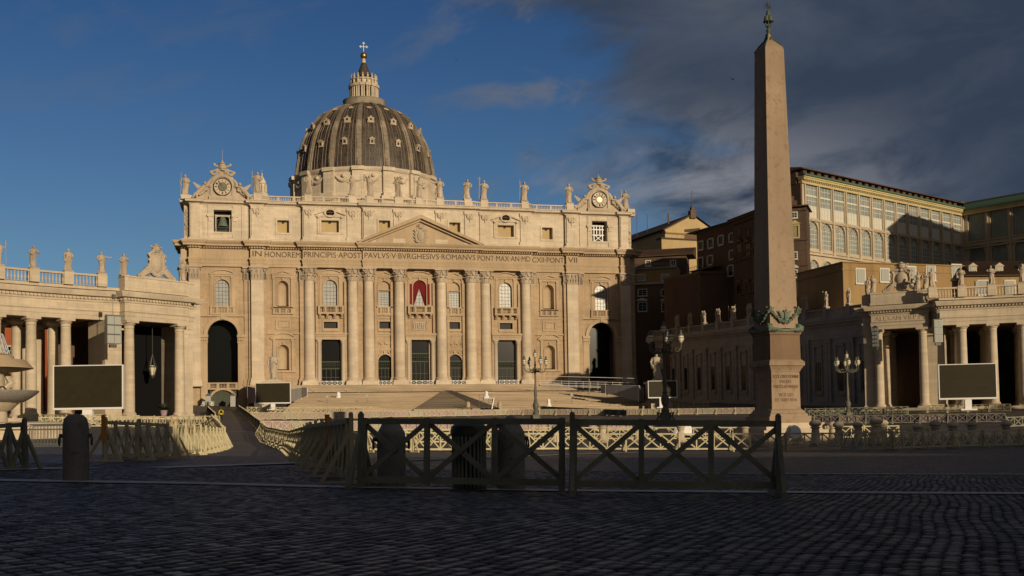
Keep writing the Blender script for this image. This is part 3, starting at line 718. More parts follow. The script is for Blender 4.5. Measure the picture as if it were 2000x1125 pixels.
ap.tube([(-.9,-.5,42.9),(-.4,-.62,42.2),(0,-.66,41.8),(.4,-.62,42.2),(.9,-.5,42.9)], .18, 6); ap.ball((0,-.62,42.5),.42,8,6); ap.tube([(0,-.5,41.7),(0,-.45,40.9)],[.2,.05],5)
apm = ap.mesh('attic_pilaster', MT['attic'])
for s in (-1, 1):
    for x in (5.45,13.1,17.2,28.1,40.85):
        child('attic_pilaster', apm, bas, (s*x, az(x)+.02, 0))
    m = M()                                             # plain strips of the tower bays
    for x in (44.0,46.2,52.1,55.8):
        w = .55 if x != 55.8 else 1.0; y = az(x); m.box(s*x-w, s*x+w, y-.22, y+.1, 35.7, 43.95)
        if x in (46.2,52.1): m.box(s*x-.75, s*x+.75, y-.6, y, 41.0, 41.6); m.box(s*x-.45, s*x+.45, y-.45, y, 39.9, 41.0)
    m.build('attic_strip', MT['attic'], bas)
    m = M(); random.seed(11); m.box(s*57.7-.7, s*57.7+.7, 2.0, 2.25, 36.3, 43.4)
    for k in range(16): m.ball((s*57.7+random.uniform(-.45,.45), 1.95, 36.9+k*.38), random.uniform(.18,.38), 6, 4)
    m.build('trophy_relief', MT['statue'], bas)
    for x, (hw, z0, z1) in ah.items():
        y = az(x); f = M(); frame_rect(f, s*x-hw, s*x+hw, z0, z1, .42, y-.2, y); frame_rect(f, s*x-hw-.42, s*x+hw+.42, z0-.42, z1+.42, .15, y-.08, y)
        if x == 22.8:
            for q in (-1, 1):
                f.box(s*x+q*2.95-.25, s*x+q*2.95+.25, y-.3, y, 37.2, 41.4); f.ball((s*x+q*2.95,y-.4,41.4),.38,7,5)
                f.hexa([(s*x+q*3.9,y-.55,41.9),(s*x+q*1.2,y-.55,42.9),(s*x+q*1.2,y,42.9),(s*x+q*3.9,y,41.9)], [(s*x+q*3.9,y-.55,42.2),(s*x+q*1.2,y-.55,43.3),(s*x+q*1.2,y,43.3),(s*x+q*3.9,y,42.2)])
            f.box(s*x-3.6, s*x+3.6, y-.3, y, 41.5, 41.9)
            f.m = Matrix.Translation((s*x, y-.1, 42.5)) @ Matrix.Diagonal((1.15,1,.85,1)) @ Matrix.Rotation(pi/2, 4, 'X')
            f.lathe([(1.25,0),(1.4,.25),(1.25,.45),(.95,.4),(.9,.1)], 0, 0, 20, cap=False); f.m = Matrix.Identity(4)
        if x == 49.1: pass
        p = f.build('attic_window', MT['attic'], bas)
        if x == 22.8:
            g = M(); g.m = Matrix.Translation((s*x, y-.15, 42.5)) @ Matrix.Diagonal((1.15,1,.85,1)) @ Matrix.Rotation(pi/2, 4, 'X'); g.lathe([(.92,.1),(.01,.1)],0,0,16); g.build('oculus', MT['brown'], p)
        g = M()
        if x == 49.1: g.box(s*x-hw, s*x+hw, y+2.4, y+2.5, z0, z1); g.build('belfry_opening', MT['dark'], p)
        else:
            g.box(s*x-hw, s*x+hw, y+1.3, y+1.35, z0, z1); g.build('recess', MT['yellow'], p)
            g = M(); g.box(s*x-.3, s*x+.3, y+1.2, y+1.3, z1-.6, z1); g.build('slot', MT['dark'], p)
# balustrade on top
m = M(); stat_x = [5.4, 12.7, 17.2, 28.15, 40.6]
for s in (-1, 1):
    segs = [(0,14.75),(14.75,29.7),(29.7,39.2),(39.2,42.5)]
    for a, b in segs:
        y = az((a+b)/2)+.1; x0, x1 = sorted((s*a, s*b))
        m.box(x0, x1, y, y+.5, 45.2, 45.5); m.box(x0, x1, y-.05, y+.5, 46.4, 46.68)
        L = b-a; n = max(1, int(L/.42))
        for k in range(n):
            x = a+L*(k+.5)/n
            if any(abs(x-q) < 1.0 for q in stat_x) or (k % 9 == 4): m.box(s*x-.22, s*x+.22, y+.02, y+.45, 45.5, 46.4)
            else: m.lathe([(.07,45.5),(.12,45.85),(.06,46.2),(.1,46.4)], s*x, y+.24, 5)
    for q in stat_x+[0]*(s > 0): m.box(s*q-.95, s*q+.95, az(q)-.1, az(q)+1.5, 45.15, 46.95)
    x0, x1 = sorted((s*43.0, s*58.2)); m.box(x0, x1, 1.2, 2.6, 45.2, 46.3)
    m.box(s*58-1, s*58+1, .2, 2.4, 45.15, 46.2); 
m.build('balustrade', MT['attic'], bas)
# clocks
for s in (-1, 1):
    m = M(); m.m = Matrix.Translation((s*49.1, 1.0, 45.3))
    frame_arch(m, 0, 0, 5.7, 4.6, .55, -.4, .9, 18); frame_arch(m, 0, 0, 6.25, 5.7, .3, -.15, .9, 18)
    wall(m, -2.4, 2.4, 0, 5.7, -.1, .9, []); m.box(-3.3,3.3,-.6,1,0,.9); m.box(-2.6,2.6,-.7,-.5,.2,.75)
    m.poly([(-6.2,0),(6.2,0),(5.2,1.4),(4.2,2.4),(3.4,3.9),(2.8,5.2),(2.2,6.3),(0.9,7.4),(-.9,7.4),(-2.2,6.3),(-2.8,5.2),(-3.4,3.9),(-4.2,2.4),(-5.2,1.4)], .15, .95)
    for q in (-1, 1):
        m.tube([(q*2.7, 0, 5.1),(q*3.3,-.1,4.1),(q*3.9,-.1,3.0),(q*4.6,0,2.0),(q*5.6,0,1.2),(q*6.0,0,1.7),(q*5.4,0,2.1)], [.35,.5,.55,.5,.5,.4,.25], 7)
        m.tube([(q*3.3,0,3.6),(q*4.3,-.2,3.0),(q*4.9,-.2,2.2)], [.5,.65,.4], 7)
        for k in range(9): m.ball((q*(3.0+.42*k), -.3, 3.4-.33*k+.4*sin(k*2)), .42, 7, 5)
        # reclining angel: torso, head, wing, legs
        m.tube([(q*4.5,-.6,3.1),(q*5.2,-.7,2.2),(q*6.0,-.7,1.5)], [.42,.55,.5], 8); m.ball((q*4.2,-.7,3.9),.42,8,6)
        m.tube([(q*6.0,-.7,1.5),(q*6.7,-.8,.9),(q*7.2,-.7,.2)], [.45,.35,.22], 7); m.tube([(q*5.6,-.9,1.6),(q*6.2,-1,.8),(q*6.1,-.9,-.1)], [.4,.3,.2], 7)
        m.tube([(q*4.6,-.8,3.3),(q*3.6,-.8,3.2),(q*3.0,-.7,3.6)], [.22,.18,.14], 6)
        for k in range(5): m.hexa([(q*(4.9),-.3,3.1-.1*k),(q*5.1,-.3,2.9-.1*k),(q*5.1,-.1,2.9-.1*k),(q*4.9,-.1,3.1-.1*k)], [(q*(6.9-.25*k),-.25,4.2-.42*k),(q*(7.1-.3*k),-.25,3.9-.42*k),(q*(7.1-.3*k),-.1,3.9-.42*k),(q*(6.9-.25*k),-.1,4.2-.42*k)])
    # papal arms on top
    m.lathe([(.75,7.3),(.95,7.7),(1.0,8.3),(.8,9.0),(.35,9.5),(.1,9.7)], 0, .1, 12); m.ball((0,.1,9.8),.2,6,4)
    for z in (7.7,8.3,8.9): m.lathe([(.95,z),(1.08,z+.08),(.95,z+.18)], 0, .1, 12)
    for q in (-1, 1):
        m.tube([(q*2.6,0,7.0),(0,-.2,8.0),(-q*1.9,0,8.6)], .22, 6); m.ball((-q*1.9,0,8.8),.38,7,5); m.ball((q*2.7,0,6.8),.5,7,5); m.ball((q*2.2,0,6.3),.4,7,5)
        m.tube([(q*1.0+.5*q*cos(t*.9),-.1,6.9+.5*sin(t*.9)) for t in range(8)], .2, 6)
        for k in range(6): m.ball((q*(.8+.4*k), -.1, 6.6+.4*cos(k)), .35, 6, 4)
    m.tube([(0,.3,9.8),(0,.3,12.6)] if s < 0 else [(0,.3,9.8),(0,.3,10.4)], .04, 4)
    p = m.build('clock_surround', MT['statue'], bas)
    c = M(); c.m = Matrix.Translation((s*49.1, .45, 48.45)) @ Matrix.Rotation(pi/2, 4, 'X'); c.lathe([(2.1,-.2),(2.1,0),(.01,0)], 0, 0, 40); f = c.build('clock_face', MT['attic'], p)
    c = M(); c.m = Matrix.Translation((s*49.1, .36, 48.45)) @ Matrix.Rotation(pi/2, 4, 'X'); c.lathe([(2.22,0),(2.1,.1),(2.02,0)], 0, 0, 40, cap=False); c.lathe([(1.1,0),(1.06,.03),(1.02,0)],0,0,32, cap=False)
    for k in range(12):
        a = k*pi/6; n = (1,3,2,1)[k % 4]
        for j in range(n):
            t = a+(j-(n-1)/2)*.09; c.bar((1.25*cos(t),1.25*sin(t),.03),(1.85*cos(t),1.85*sin(t),.03),.07,.04)
    if s < 0: c.bar((-.2,.3,.08),(-1.0,1.35,.08),.1,.04)
    else: c.bar((-.3,-.4,.08),(.7,.95,.08),.1,.04)
    c.build('clock_numerals', MT['letters'], f)
    c = M(); c.m = Matrix.Translation((s*49.1, .38, 48.45)) @ Matrix.Rotation(pi/2, 4, 'X'); c.lathe([(1.0 if s < 0 else .55,0),(1.0 if s < 0 else .55,.02),(.01,.03)], 0, 0, 28)
    if s < 0:
        for k in range(16): c.bar((.2*cos(k*pi/8),.2*sin(k*pi/8),.06),(.95*cos(k*pi/8),.95*sin(k*pi/8),.06),.06,.03)
    c.build('clock_sun', MT['gold'] if s > 0 else MT['bellbronze'], f)
# inscription on the frieze, word by word
FR = [('IN',-41.95,-39.75,-.4),('HONOREM',-39.0,-30.2,.5),('PRINCIPIS·APOST',-29.4,-15.1,-.6),('PAVLVS·V·BVRGHESIVS·ROMANVS',-14.3,14.4,-1.3),('PONT·MAX·AN·MD',15.1,29.3,-.6),('CXII·PONT',30.1,38.8,.5),('VII',39.7,42.2,-.4)]
for w_, a, b, y in FR: text(w_, 2.0, MT['letters'], bas, ((a+b)/2, y-.03, 31.15), 'inscription', .03, width=b-a)
# --- dome
DY = 129.; DD = 410.
def dz(v): return at(712, v, DD).z-FZ
def dr(h): return h*DD/FPX
prof = [(dr(w), dz(v)) for v, w in ((357,134),(340,132.8),(315,128.6),(299,124.5),(283,119),(268,111),(252,101),(237,88.5),(228,76),(221,62),(216,50),(212,41.5))]
sh = M(); sh.m = Matrix.Identity(4)
fine = []
for (r0,z0),(r1,z1) in zip(prof, prof[1:]): fine += [(r0+(r1-r0)*t/3, z0+(z1-z0)*t/3) for t in range(3)]
fine.append(prof[-1])
sh.lathe(fine, 0, 0, 64)
dome = sh.build('dome', MT['lead'], bas, 60); dome.location = (0, DY, 0)
def radial(m, a):       # local frame: +y points outward from the axis at angle a from -Y
    m.m = Matrix.Rotation(a, 4, 'Z') @ Matrix.Rotation(pi, 4, 'Z')
rb = M()
for (r0,z0),(r1,z1) in zip(fine, fine[1:]):
    w0, w1 = .3+r0*.033, .3+r1*.033
    for k0, k1, o in ((-1,1,.45),(-.55,.55,.8)):
        rb.hexa([(k0*w0,r0-.3,z0),(k1*w0,r0-.3,z0),(k1*w0,r0+o,z0),(k0*w0,r0+o,z0)], [(k0*w1,r1-.3,z1),(k1*w1,r1-.3,z1),(k1*w1,r1+o,z1),(k0*w1,r1+o,z1)])
sm_ = M(); sm_.tube([(0, r0+.08, z0) for r0, z0 in fine[:-8]], .09, 4); smm = sm_.mesh('seam', MT['ribstone'])
rb.lathe([(.7,fine[0][1]+.5),(.55,fine[0][1]+1.6),(.25,fine[0][1]+2.6),(.4,fine[0][1]+2.9),(.1,fine[0][1]+3.3)], 0, fine[0][0]+.5, 8)
rbm = rb.mesh('rib', MT['ribstone'])
def r_at(z):
    for (r0,z0),(r1,z1) in zip(fine, fine[1:]):
        if z0 <= z <= z1: return r0+(r1-r0)*(z-z0)/(z1-z0), atan2(r0-r1, z1-z0)
    return fine[0][0], 0
dm = []
for v, k, dd in ((279,0,388),(238,1,392),(214,2,396)):
    z = at(712, v, dd).z-FZ; r, t = r_at(z); q = M(); 
    if k == 0:
        q.box(-1.0,1.0,-1.2,.8,-1.0,.9); q.box(-1.25,1.25,-1.2,1.0,.9,1.15); q.poly([(-1.4,1.15),(1.4,1.15),(0,2.0)], -1.2, 1.1); q.box(-1.2,1.2,-1,.9,-1.3,-1.0)
    elif k == 1:
        q.lathe([(.01,1.2),(1.35,1.2),(1.35,.2),(.01,-1)], 0, 0, 14); q.v = [(x, z_, y_) for x, y_, z_ in q.v]; q.f = [tuple(reversed(f)) for f in q.f]
        q.box(-1.5,1.5,-1,1.1,-1.3,-.5); q.ball((0,.9,1.5),.4,7,5); q.ball((-1.2,.9,.7),.4,7,5); q.ball((1.2,.9,.7),.4,7,5)
    else:
        q.lathe([(1.0,.2),(1.25,.35),(1.0,.5),(.8,.3)], 0, 0, 14); q.m = Matrix.Rotation(-(pi/2-0), 4, 'X')
        q.v = [tuple(Matrix.Rotation(-pi/2, 4, 'X') @ Vector(p)) for p in q.v]
        q.v = [tuple(Matrix.Rotation(t, 4, 'X') @ Vector(p)) for p in q.v]; q.m = Matrix.Identity(4)
    g = M()
    if k == 0: g.box(-.5,.5,.8,.83,-.6,.6)
    elif k == 1: g.box(-.45,.45,1.2,1.23,-.3,.6)
    dm.append((q.mesh('dormer', MT['statue']), g.mesh('dormer_opening', MT['dark']) if g.v else None, (r, z)))
for k in range(16):
    a = radians(11.25+22.5*k)+pi; child('rib', rbm, dome, (0,0,0), a)
    for dg in (-8.6,-5.6,5.6,8.6): child('seam', smm, dome, (0,0,0), a+radians(dg))
    a2 = radians(22.5*k)+pi
    for me_, g, (r, z) in dm:
        d_ = child('dormer', me_, dome, (-r*sin(a2), r*cos(a2), z), a2); d_.scale = (.82,.9,.82)
        if g: child('opening', g, d_)
# drum and its attic
zs = prof[0][1]
dr_ = M(); R1 = prof[0][0]+1.0
dr_.lathe([(R1+.6,zs-22),(R1+.6,zs-12),(R1+2.6,zs-11.6),(R1+2.8,zs-10.6),(R1+.5,zs-10.4),(R1+.5,zs-9),(R1+.1,zs-8.8),(R1,zs-1.8),(R1+.5,zs-1.4),(R1+.9,zs-.6),(R1+.9,zs-.2),(R1-2,zs+.4)], 0, 0, 96)
for k in range(16):
    radial(dr_, radians(11.25+22.5*k))
    dr_.box(-2.0,2.0,R1-2,R1+1.1,zs-9.5,zs-1.5); dr_.box(-2.2,2.2,R1-2,R1+1.8,zs-1.5,zs-.2); dr_.box(-3.2,3.2,R1-1,R1+3.0,zs-22,zs-12.2); dr_.box(-3.5,3.5,R1-1,R1+4.0,zs-12.2,zs-10.9); dr_.box(-2.4,2.4,R1-1,R1+2.6,zs-10.9,zs-9.4)
    radial(dr_, radians(22.5*k))
    dr_.tube([(-2.8+5.6*t/8, R1+.35, zs-3.2-1.8*sin(pi*t/8)) for t in range(9)], [.3,.4,.5,.55,.6,.55,.5,.4,.3], 6)
    dr_.ball((0,R1+.3,zs-3.2),.7,8,5)
dr_.m = Matrix.Identity(4)
dr_.build('drum', MT['attic'], dome, 40)
# lantern
lz = lambda v: at(712, v, 403.5).z-FZ
L = M()
L.lathe([(dr(42),lz(212)),(dr(43),lz(208)),(dr(40),lz(206)),(dr(40),lz(205))], 0, 0, 40)
L.lathe([(dr(26),lz(201)),(dr(26),lz(190)),(dr(24),lz(189)),(dr(17),lz(188)),(dr(17),lz(163)),(dr(25),lz(163)),(dr(27),lz(160)),(dr(27),lz(158)),(dr(22),lz(157)),(dr(22),lz(150)),(dr(26),lz(148.5)),(dr(26),lz(147)),(dr(19),lz(146)),(dr(12.5),lz(134)),(dr(8),lz(122)),(dr(4.4),lz(112)),(dr(3),lz(107)),(dr(4),lz(106)),(dr(3),lz(104)),(dr(2),lz(102))], 0, 0, 32)
lan = L.build('lantern', MT['attic'], dome)
B = M(); B.lathe([(dr(41),lz(206)),(dr(42),lz(204)),(dr(41),lz(191)),(dr(42),lz(190)),(dr(42),lz(189)),(dr(38),lz(189)),(dr(38),lz(204))], 0, 0, 40); B.build('gallery_railing', MT['ribstone'], dome)
B = M(); B.lathe([(dr(19.4),lz(146.4)),(dr(12.8),lz(134)),(dr(8.3),lz(122)),(dr(4.7),lz(112))], 0, 0, 24); B.build('spire', MT['lead'], dome)
lp = M(); h = lz(163)-lz(189); z0 = lz(189)
for x in (-.42,.42): lp.lathe([(.42,z0),(.34,z0+.4),(.32,z0+h-.7),(.45,z0+h)], x, dr(26.5), 8)
lp.box(-.3,.3,dr(17),dr(26),z0,z0+h); lp.box(-1.0,1.0,dr(18),dr(30),lz(163.5),lz(158)); lp.box(-.75,.75,dr(21),dr(29),lz(192),z0)
lp.lathe([(.5,lz(158)),(.3,lz(155)),(.45,lz(152)),(.25,lz(149)),(.3,lz(148))], 0, dr(25), 7)
lp.lathe([(.4,lz(148.5)),(.25,lz(146)),(.42,lz(143)),(.15,lz(140)),(.3,lz(138.5)),(.05,lz(136.5))], 0, dr(24.5), 7)
lpm = lp.mesh('lantern_pier', MT['pale'])
lw = M(); lw.box(-.75,.75,dr(17),dr(17.6),z0+.5,z0+h-.5); lwm = lw.mesh('lantern_window', MT['dark'])
for k in range(16):
    child('lantern_pier', lpm, lan, (0,0,0), radians(11.25+22.5*k)+pi); child('lantern_window', lwm, lan, (0,0,0), radians(22.5*k)+pi)
B = M(); B.ball((0,0,lz(97.5)), dr(6.8), 20, 14); B.lathe([(dr(1.2),lz(91)),(dr(1.2),lz(89))],0,0,8); B.build('gilded_ball', MT['gold'], dome)
B = M(); t = dr(.9); zc = lz(79.5)
B.box(-t/2,t/2,-t/2,t/2,lz(90.5),lz(72.5)); B.box(-dr(6),dr(6),-t/2.1,t/2.1,zc-t/2,zc+t/2)
for x, z in ((-dr(6),zc),(dr(6),zc),(0,lz(72.5))):
    for q in ((.45,0),(-.45,0),(0,.45),(0,-.45)): B.ball((x+q[0]*.7,0,z+q[1]*.7),.22,6,4)
B.build('cross', MT['whitepaint'], dome)
# lesser cupola behind the left clock
q = at(512, 385, 345); B = M(); B.m = Matrix.Translation((q.x, q.y, q.z-FZ))
B.lathe([(2.6,-6),(2.6,-1.0),(2.9,-.8),(2.4,0),(1.7,1.2),(1.1,1.6),(1.1,4.0),(1.35,4.2),(1.1,5.0),(.6,6.0),(.2,6.6),(.2,7.0),(.3,7.3),(.05,7.6),(.05,8.6)], 0, 0, 16)
for k in range(8): B.lathe([(.22,1.6),(.18,4.0)], 1.3*cos(k*pi/4), 1.3*sin(k*pi/4), 6)
B.build('lesser_cupola', MT['attic'], bas)

# bells
def bell(name, label, x, r, green=True):
    t = thing(name, label, 'bell', (x, 2.1, FZ+37.4))
    b = M(); b.lathe([(r,1.0*r),(r*.98,1.15*r),(r*.8,1.5*r),(r*.62,2.0*r),(r*.52,2.5*r),(r*.42,2.75*r),(.02,2.85*r)], 0, 0, 20)
    b.lathe([(r*.95,r),(r*.6,1.6*r),(r*.4,2.4*r)], 0, 0, 16); b.build('bell_body', MT['bronze'] if green else MT['bellbronze'], t)
    f = M()
    for s in (-1, 1): f.box(s*1.7-.14,s*1.7+.14,-.3,.3,0,3.2*r); f.bar((s*1.7,0,2.6*r),(s*1.0,0,3.1*r),.2,.2)
    f.box(-1.9,1.9,-.25,.25,2.85*r,3.15*r); f.build('bell_frame', MT['statue'] if green else MT['whitepaint'], t)
    f = M(); f.box(-2.1,2.1,-1.2,-1.15,.95,1.02)
    for k in range(15): xx = -2.1+4.2*k/14; f.box(xx-.02,xx+.02,-1.2,-1.16,0,1)
    f.build('guard_rail', MT['iron'], t)
bell('church_bell', 'large green bronze bell in the opening under the left clock', -49.1, 1.35)
t = thing('bell_scaffold', 'white timber bell frame with cross braces in the opening under the right clock', 'bell frame', (49.1, 2.3, FZ+37.35))
b = M()
for s in (-1, 1): b.box(s*1.2-.13,s*1.2+.13,-.1,.1,0,4.4); b.box(s*.45-.12,s*.45+.12,-.1,.1,1.8,4.2)
for z in (1.8,3.3,4.3): b.box(-1.6,1.6,-.12,.12,z-.13,z+.13)
b.bar((-1.2,0,0),(1.0,0,1.8),.18,.18); b.bar((1.2,-.02,0),(-1.0,-.02,1.8),.18,.18); b.build('timber_frame', MT['whitepaint'], t)
b = M(); b.lathe([(.62,2.0),(.5,2.5),(.36,3.0),(.02,3.2)],0,.5,14); b.build('small_bell', MT['bellbronze'], t)
# ================================================================ GROUND
def cobbles():
    m = bpy.data.materials.new('cobblestones'); m.use_nodes = True; nt = m.node_tree; N = nt.nodes; L = nt.links; p = N['Principled BSDF']
    g = N.new('ShaderNodeNewGeometry'); mp = N.new('ShaderNodeMapping'); L.new(g.outputs['Position'], mp.inputs[0])
    # gentle arcs: rows bend
    wn = N.new('ShaderNodeTexNoise'); wn.inputs['Scale'].default_value = .35; L.new(g.outputs['Position'], wn.inputs['Vector'])
    ad = N.new('ShaderNodeVectorMath'); ad.operation = 'MULTIPLY_ADD'; L.new(wn.outputs['Color'], ad.inputs[0]); ad.inputs[1].default_value = (.8,.8,0); L.new(g.outputs['Position'], ad.inputs[2])
    rt = N.new('ShaderNodeMapping'); rt.inputs['Rotation'].default_value = (0,0,.52); L.new(ad.outputs[0], rt.inputs[0])
    sc = N.new('ShaderNodeSeparateXYZ'); L.new(rt.outputs[0], sc.inputs[0]); cb = N.new('ShaderNodeCombineXYZ'); L.new(sc.outputs[0], cb.inputs[0]); L.new(sc.outputs[1], cb.inputs[1])
    outs = []
    for feat in ('DISTANCE_TO_EDGE', 'F1'):
        v = N.new('ShaderNodeTexVoronoi'); v.feature = feat; v.inputs['Scale'].default_value = 6.2; v.inputs['Randomness'].default_value = .42; v.voronoi_dimensions = '2D'; L.new(cb.outputs[0], v.inputs['Vector']); outs.append(v)
    edge = N.new('ShaderNodeMapRange'); edge.interpolation_type = 'SMOOTHSTEP'; L.new(outs[0].outputs['Distance'], edge.inputs[0]); edge.inputs[1].default_value = .02; edge.inputs[2].default_value = .2
    wh = N.new('ShaderNodeTexWhiteNoise'); wh.noise_dimensions = '2D'; L.new(outs[1].outputs['Position'], wh.inputs['Vector'])
    c1 = N.new('ShaderNodeMix'); c1.data_type = 'RGBA'; L.new(wh.outputs['Value'], c1.inputs[0]); c1.inputs[6].default_value = (.07,.061,.054,1); c1.inputs[7].default_value = (.23,.195,.16,1)
    no = N.new('ShaderNodeTexNoise'); no.inputs['Scale'].default_value = .12; no.inputs['Detail'].default_value = 6; L.new(g.outputs['Position'], no.inputs['Vector'])
    c3 = N.new('ShaderNodeMix'); c3.data_type = 'RGBA'; c3.blend_type = 'MULTIPLY'; c3.inputs[0].default_value = .55; L.new(c1.outputs[2], c3.inputs[6]); L.new(no.outputs['Color'], c3.inputs[7])
    c2 = N.new('ShaderNodeMix'); c2.data_type = 'RGBA'; L.new(edge.outputs[0], c2.inputs[0]); c2.inputs[6].default_value = (.008,.007,.007,1); L.new(c3.outputs[2], c2.inputs[7])
    L.new(c2.outputs[2], p.inputs['Base Color'])
    ro = N.new('ShaderNodeMapRange'); L.new(wh.outputs['Value'], ro.inputs[0]); ro.inputs[3].default_value = .38; ro.inputs[4].default_value = .7; L.new(ro.outputs[0], p.inputs['Roughness'])
    p.inputs['Specular IOR Level'].default_value = .35
    n3 = N.new('ShaderNodeTexNoise'); n3.inputs['Scale'].default_value = 22; n3.inputs['Detail'].default_value = 4; L.new(g.outputs['Position'], n3.inputs['Vector'])
    hh = N.new('ShaderNodeMath'); hh.operation = 'MULTIPLY_ADD'; L.new(n3.outputs['Fac'], hh.inputs[0]); hh.inputs[1].default_value = .35; L.new(edge.outputs[0], hh.inputs[2])
    h2 = N.new('ShaderNodeMath'); h2.operation = 'MULTIPLY_ADD'; L.new(wh.outputs['Value'], h2.inputs[0]); h2.inputs[1].default_value = .5; L.new(hh.outputs[0], h2.inputs[2])
    b = N.new('ShaderNodeBump'); b.inputs['Strength'].default_value = 1.0; b.inputs['Distance'].default_value = .03; L.new(h2.outputs[0], b.inputs['Height']); L.new(b.outputs[0], p.inputs['Normal'])
    return m
MT['cobble'] = cobbles()
MT['strip'] = stone('travertine_strip', (.58,.54,.47), (.42,.39,.34), None, stain=0, fine=5, bump=.5, rough=.6)
def gridline(a, b, step_near, f):
    r = []; x = a
    while x < b: r.append(x); x += f(x)
    r.append(b); return r
ys = sorted(set(gridline(-420, 500, 1, lambda y: 2.5 if -285 < y < -200 else (6 if -200 < y < 0 else 25)))|{float(q[0]) for q in BASE if q[0] < 400})
xs = gridline(-400, 420, 1, lambda x: 3 if -80 < x < 80 else 20)
m = M(); vs = [(x, y, gz(x, y)) for y in ys for x in xs]; nx = len(xs)
m.add(vs, [(j*nx+i, j*nx+i+1, (j+1)*nx+i+1, (j+1)*nx+i) for j in range(len(ys)-1) for i in range(nx-1)])
m.build('ground', MT['cobble'], kind='structure', ang=80)
def near_cobbles():
    R = random.Random(12); vs = []; fs = []; s = .138; th = .5; ct, st = cos(th), sin(th)
    fx, fy = sin(YAW), cos(YAW)
    for i in range(-260, 260):
        for j in range(-260, 260):
            u = i*s; v = j*s+(s/2 if i % 2 else 0)+.035*sin(u*1.3)+R.uniform(-.009,.009); u += .03*sin(v*.7)+R.uniform(-.006,.006)
            x = CAM.x+3+u*ct-v*st; y = CAM.y+17+u*st+v*ct
            dx, dy = x-CAM.x, y-CAM.y; d = dx*fx+dy*fy; l = dx*fy-dy*fx
            if d < 5.5 or d > 27.5 or abs(l) > .48*d+.5: continue
            g = gz(x, y)+.002; h = .020+R.uniform(-.003,.003); a = th+.035*1.3*cos(u*1.3)*.5+R.uniform(-.10,.10); w = s*.5-.012-R.uniform(0,.009); q = s*.5-.016-R.uniform(0,.012)
            c_, s_ = cos(a), sin(a); tx, ty = R.uniform(-.025,.025), R.uniform(-.025,.025); b = len(vs)
            for ww, hh in ((1,-.02),(.98,.72),(.88,1.)):
                for p, r in ((-1,-1),(1,-1),(1,1),(-1,1)):
                    X, Y = p*w*ww, r*q*ww; vs.append((x+X*c_-Y*s_, y+X*s_+Y*c_, g+h*hh+(X*tx+Y*ty if hh > 0 else 0)))
            for k in (0, 4):
                for e in range(4): f = (e+1) % 4; fs.append((b+k+e, b+k+f, b+k+4+f, b+k+4+e))
            fs.append((b+8,b+9,b+10,b+11))
    m = M(); m.v = vs; m.f = fs; m.mi = [0]*len(fs)
    mt = stone('basalt_cobble', (.095,.086,.078), (.058,.053,.05), None, stain=0, fine=12, rough=.5, big=.5, bump=.35); nt = mt.node_tree; P = nt.nodes['Principled BSDF']
    g = nt.nodes.new('ShaderNodeNewGeometry'); mx = nt.nodes.new('ShaderNodeMix'); mx.data_type = 'RGBA'; mx.blend_type = 'MULTIPLY'; mx.inputs[0].default_value = 1
    cr = nt.nodes.new('ShaderNodeMapRange'); nt.links.new(g.outputs['Random Per Island'], cr.inputs[0]); cr.inputs[3].default_value = .45; cr.inputs[4].default_value = 1.75
    src = P.inputs['Base Color'].links[0].from_socket; nt.links.new(src, mx.inputs[6]); nt.links.new(cr.outputs[0], mx.inputs[7]); nt.links.new(mx.outputs[2], P.inputs['Base Color'])
    rr = nt.nodes.new('ShaderNodeMapRange'); nt.links.new(g.outputs['Random Per Island'], rr.inputs[0]); rr.inputs[3].default_value = .65; rr.inputs[4].default_value = .38; nt.links.new(rr.outputs[0], P.inputs['Roughness']); P.inputs['Specular IOR Level'].default_value = .4
    me = bpy.data.meshes.new('near_cobbles'); me.from_pydata(vs, [], fs); me.materials.append(mt); o = bpy.data.objects.new('cobblestones', me); S.collection.objects.link(o); tag(o, 'worn dark basalt cobbles of the near paving', 'cobblestones', kind='stuff')
near_cobbles()
m = M()                                                  # far land
m.add([(-4000,-3000,-1.2),(4000,-3000,-1.2),(4000,5000,-1.2),(-4000,5000,-1.2)], [(0,1,2,3)]); m.build('terrain', MT['brown'], kind='structure')
def strip(pts, w, name='paving_strip', lift=.036):
    m = M()
    for (a, b) in zip(pts, pts[1:]):
        a = Vector((a[0],a[1])); b = Vector((b[0],b[1])); d = (b-a).normalized(); n = Vector((-d.y,d.x))*w/2; N = max(1, int((b-a).length/2))
        for k in range(N):
            p, q = a.lerp(b, k/N), a.lerp(b, (k+1)/N); c = [p-n, q-n, q+n, p+n]
            b0 = len(m.v); m.add([(v.x, v.y, gz(v.x, v.y)+lift) for v in c], [(0,1,2,3)])
    return m
def gp(u, v): p = gr(u, v); return (p.x, p.y)
m = M()
def addstrip(pts, w):
    s_ = strip(pts, w); b = len(m.v); m.v += s_.v; m.f += [tuple(b+i for i in f) for f in s_.f]; m.mi += s_.mi
addstrip([gp(-60,941), gp(400,948), gp(650,955)], .72); addstrip([gp(650,955), gp(1100,962), gp(2060,968)], .60)
addstrip([gp(-60,921), gp(180,916)], .7); addstrip([gp(300,916), gp(640,904)], .7)
addstrip([gp(780,901), gp(1100,889), gp(1260,884)], .6); addstrip([gp(1250,926), gp(2060,929)], .45); addstrip([gp(1560,852), gp(2050,846)], .3)
for v, a, b in ((843,430,512),(866,420,520),(824,440,480)): addstrip([gp(a,v), gp(b,v+1)], .35)
m.build('paving_strips', MT['strip'], kind='structure')
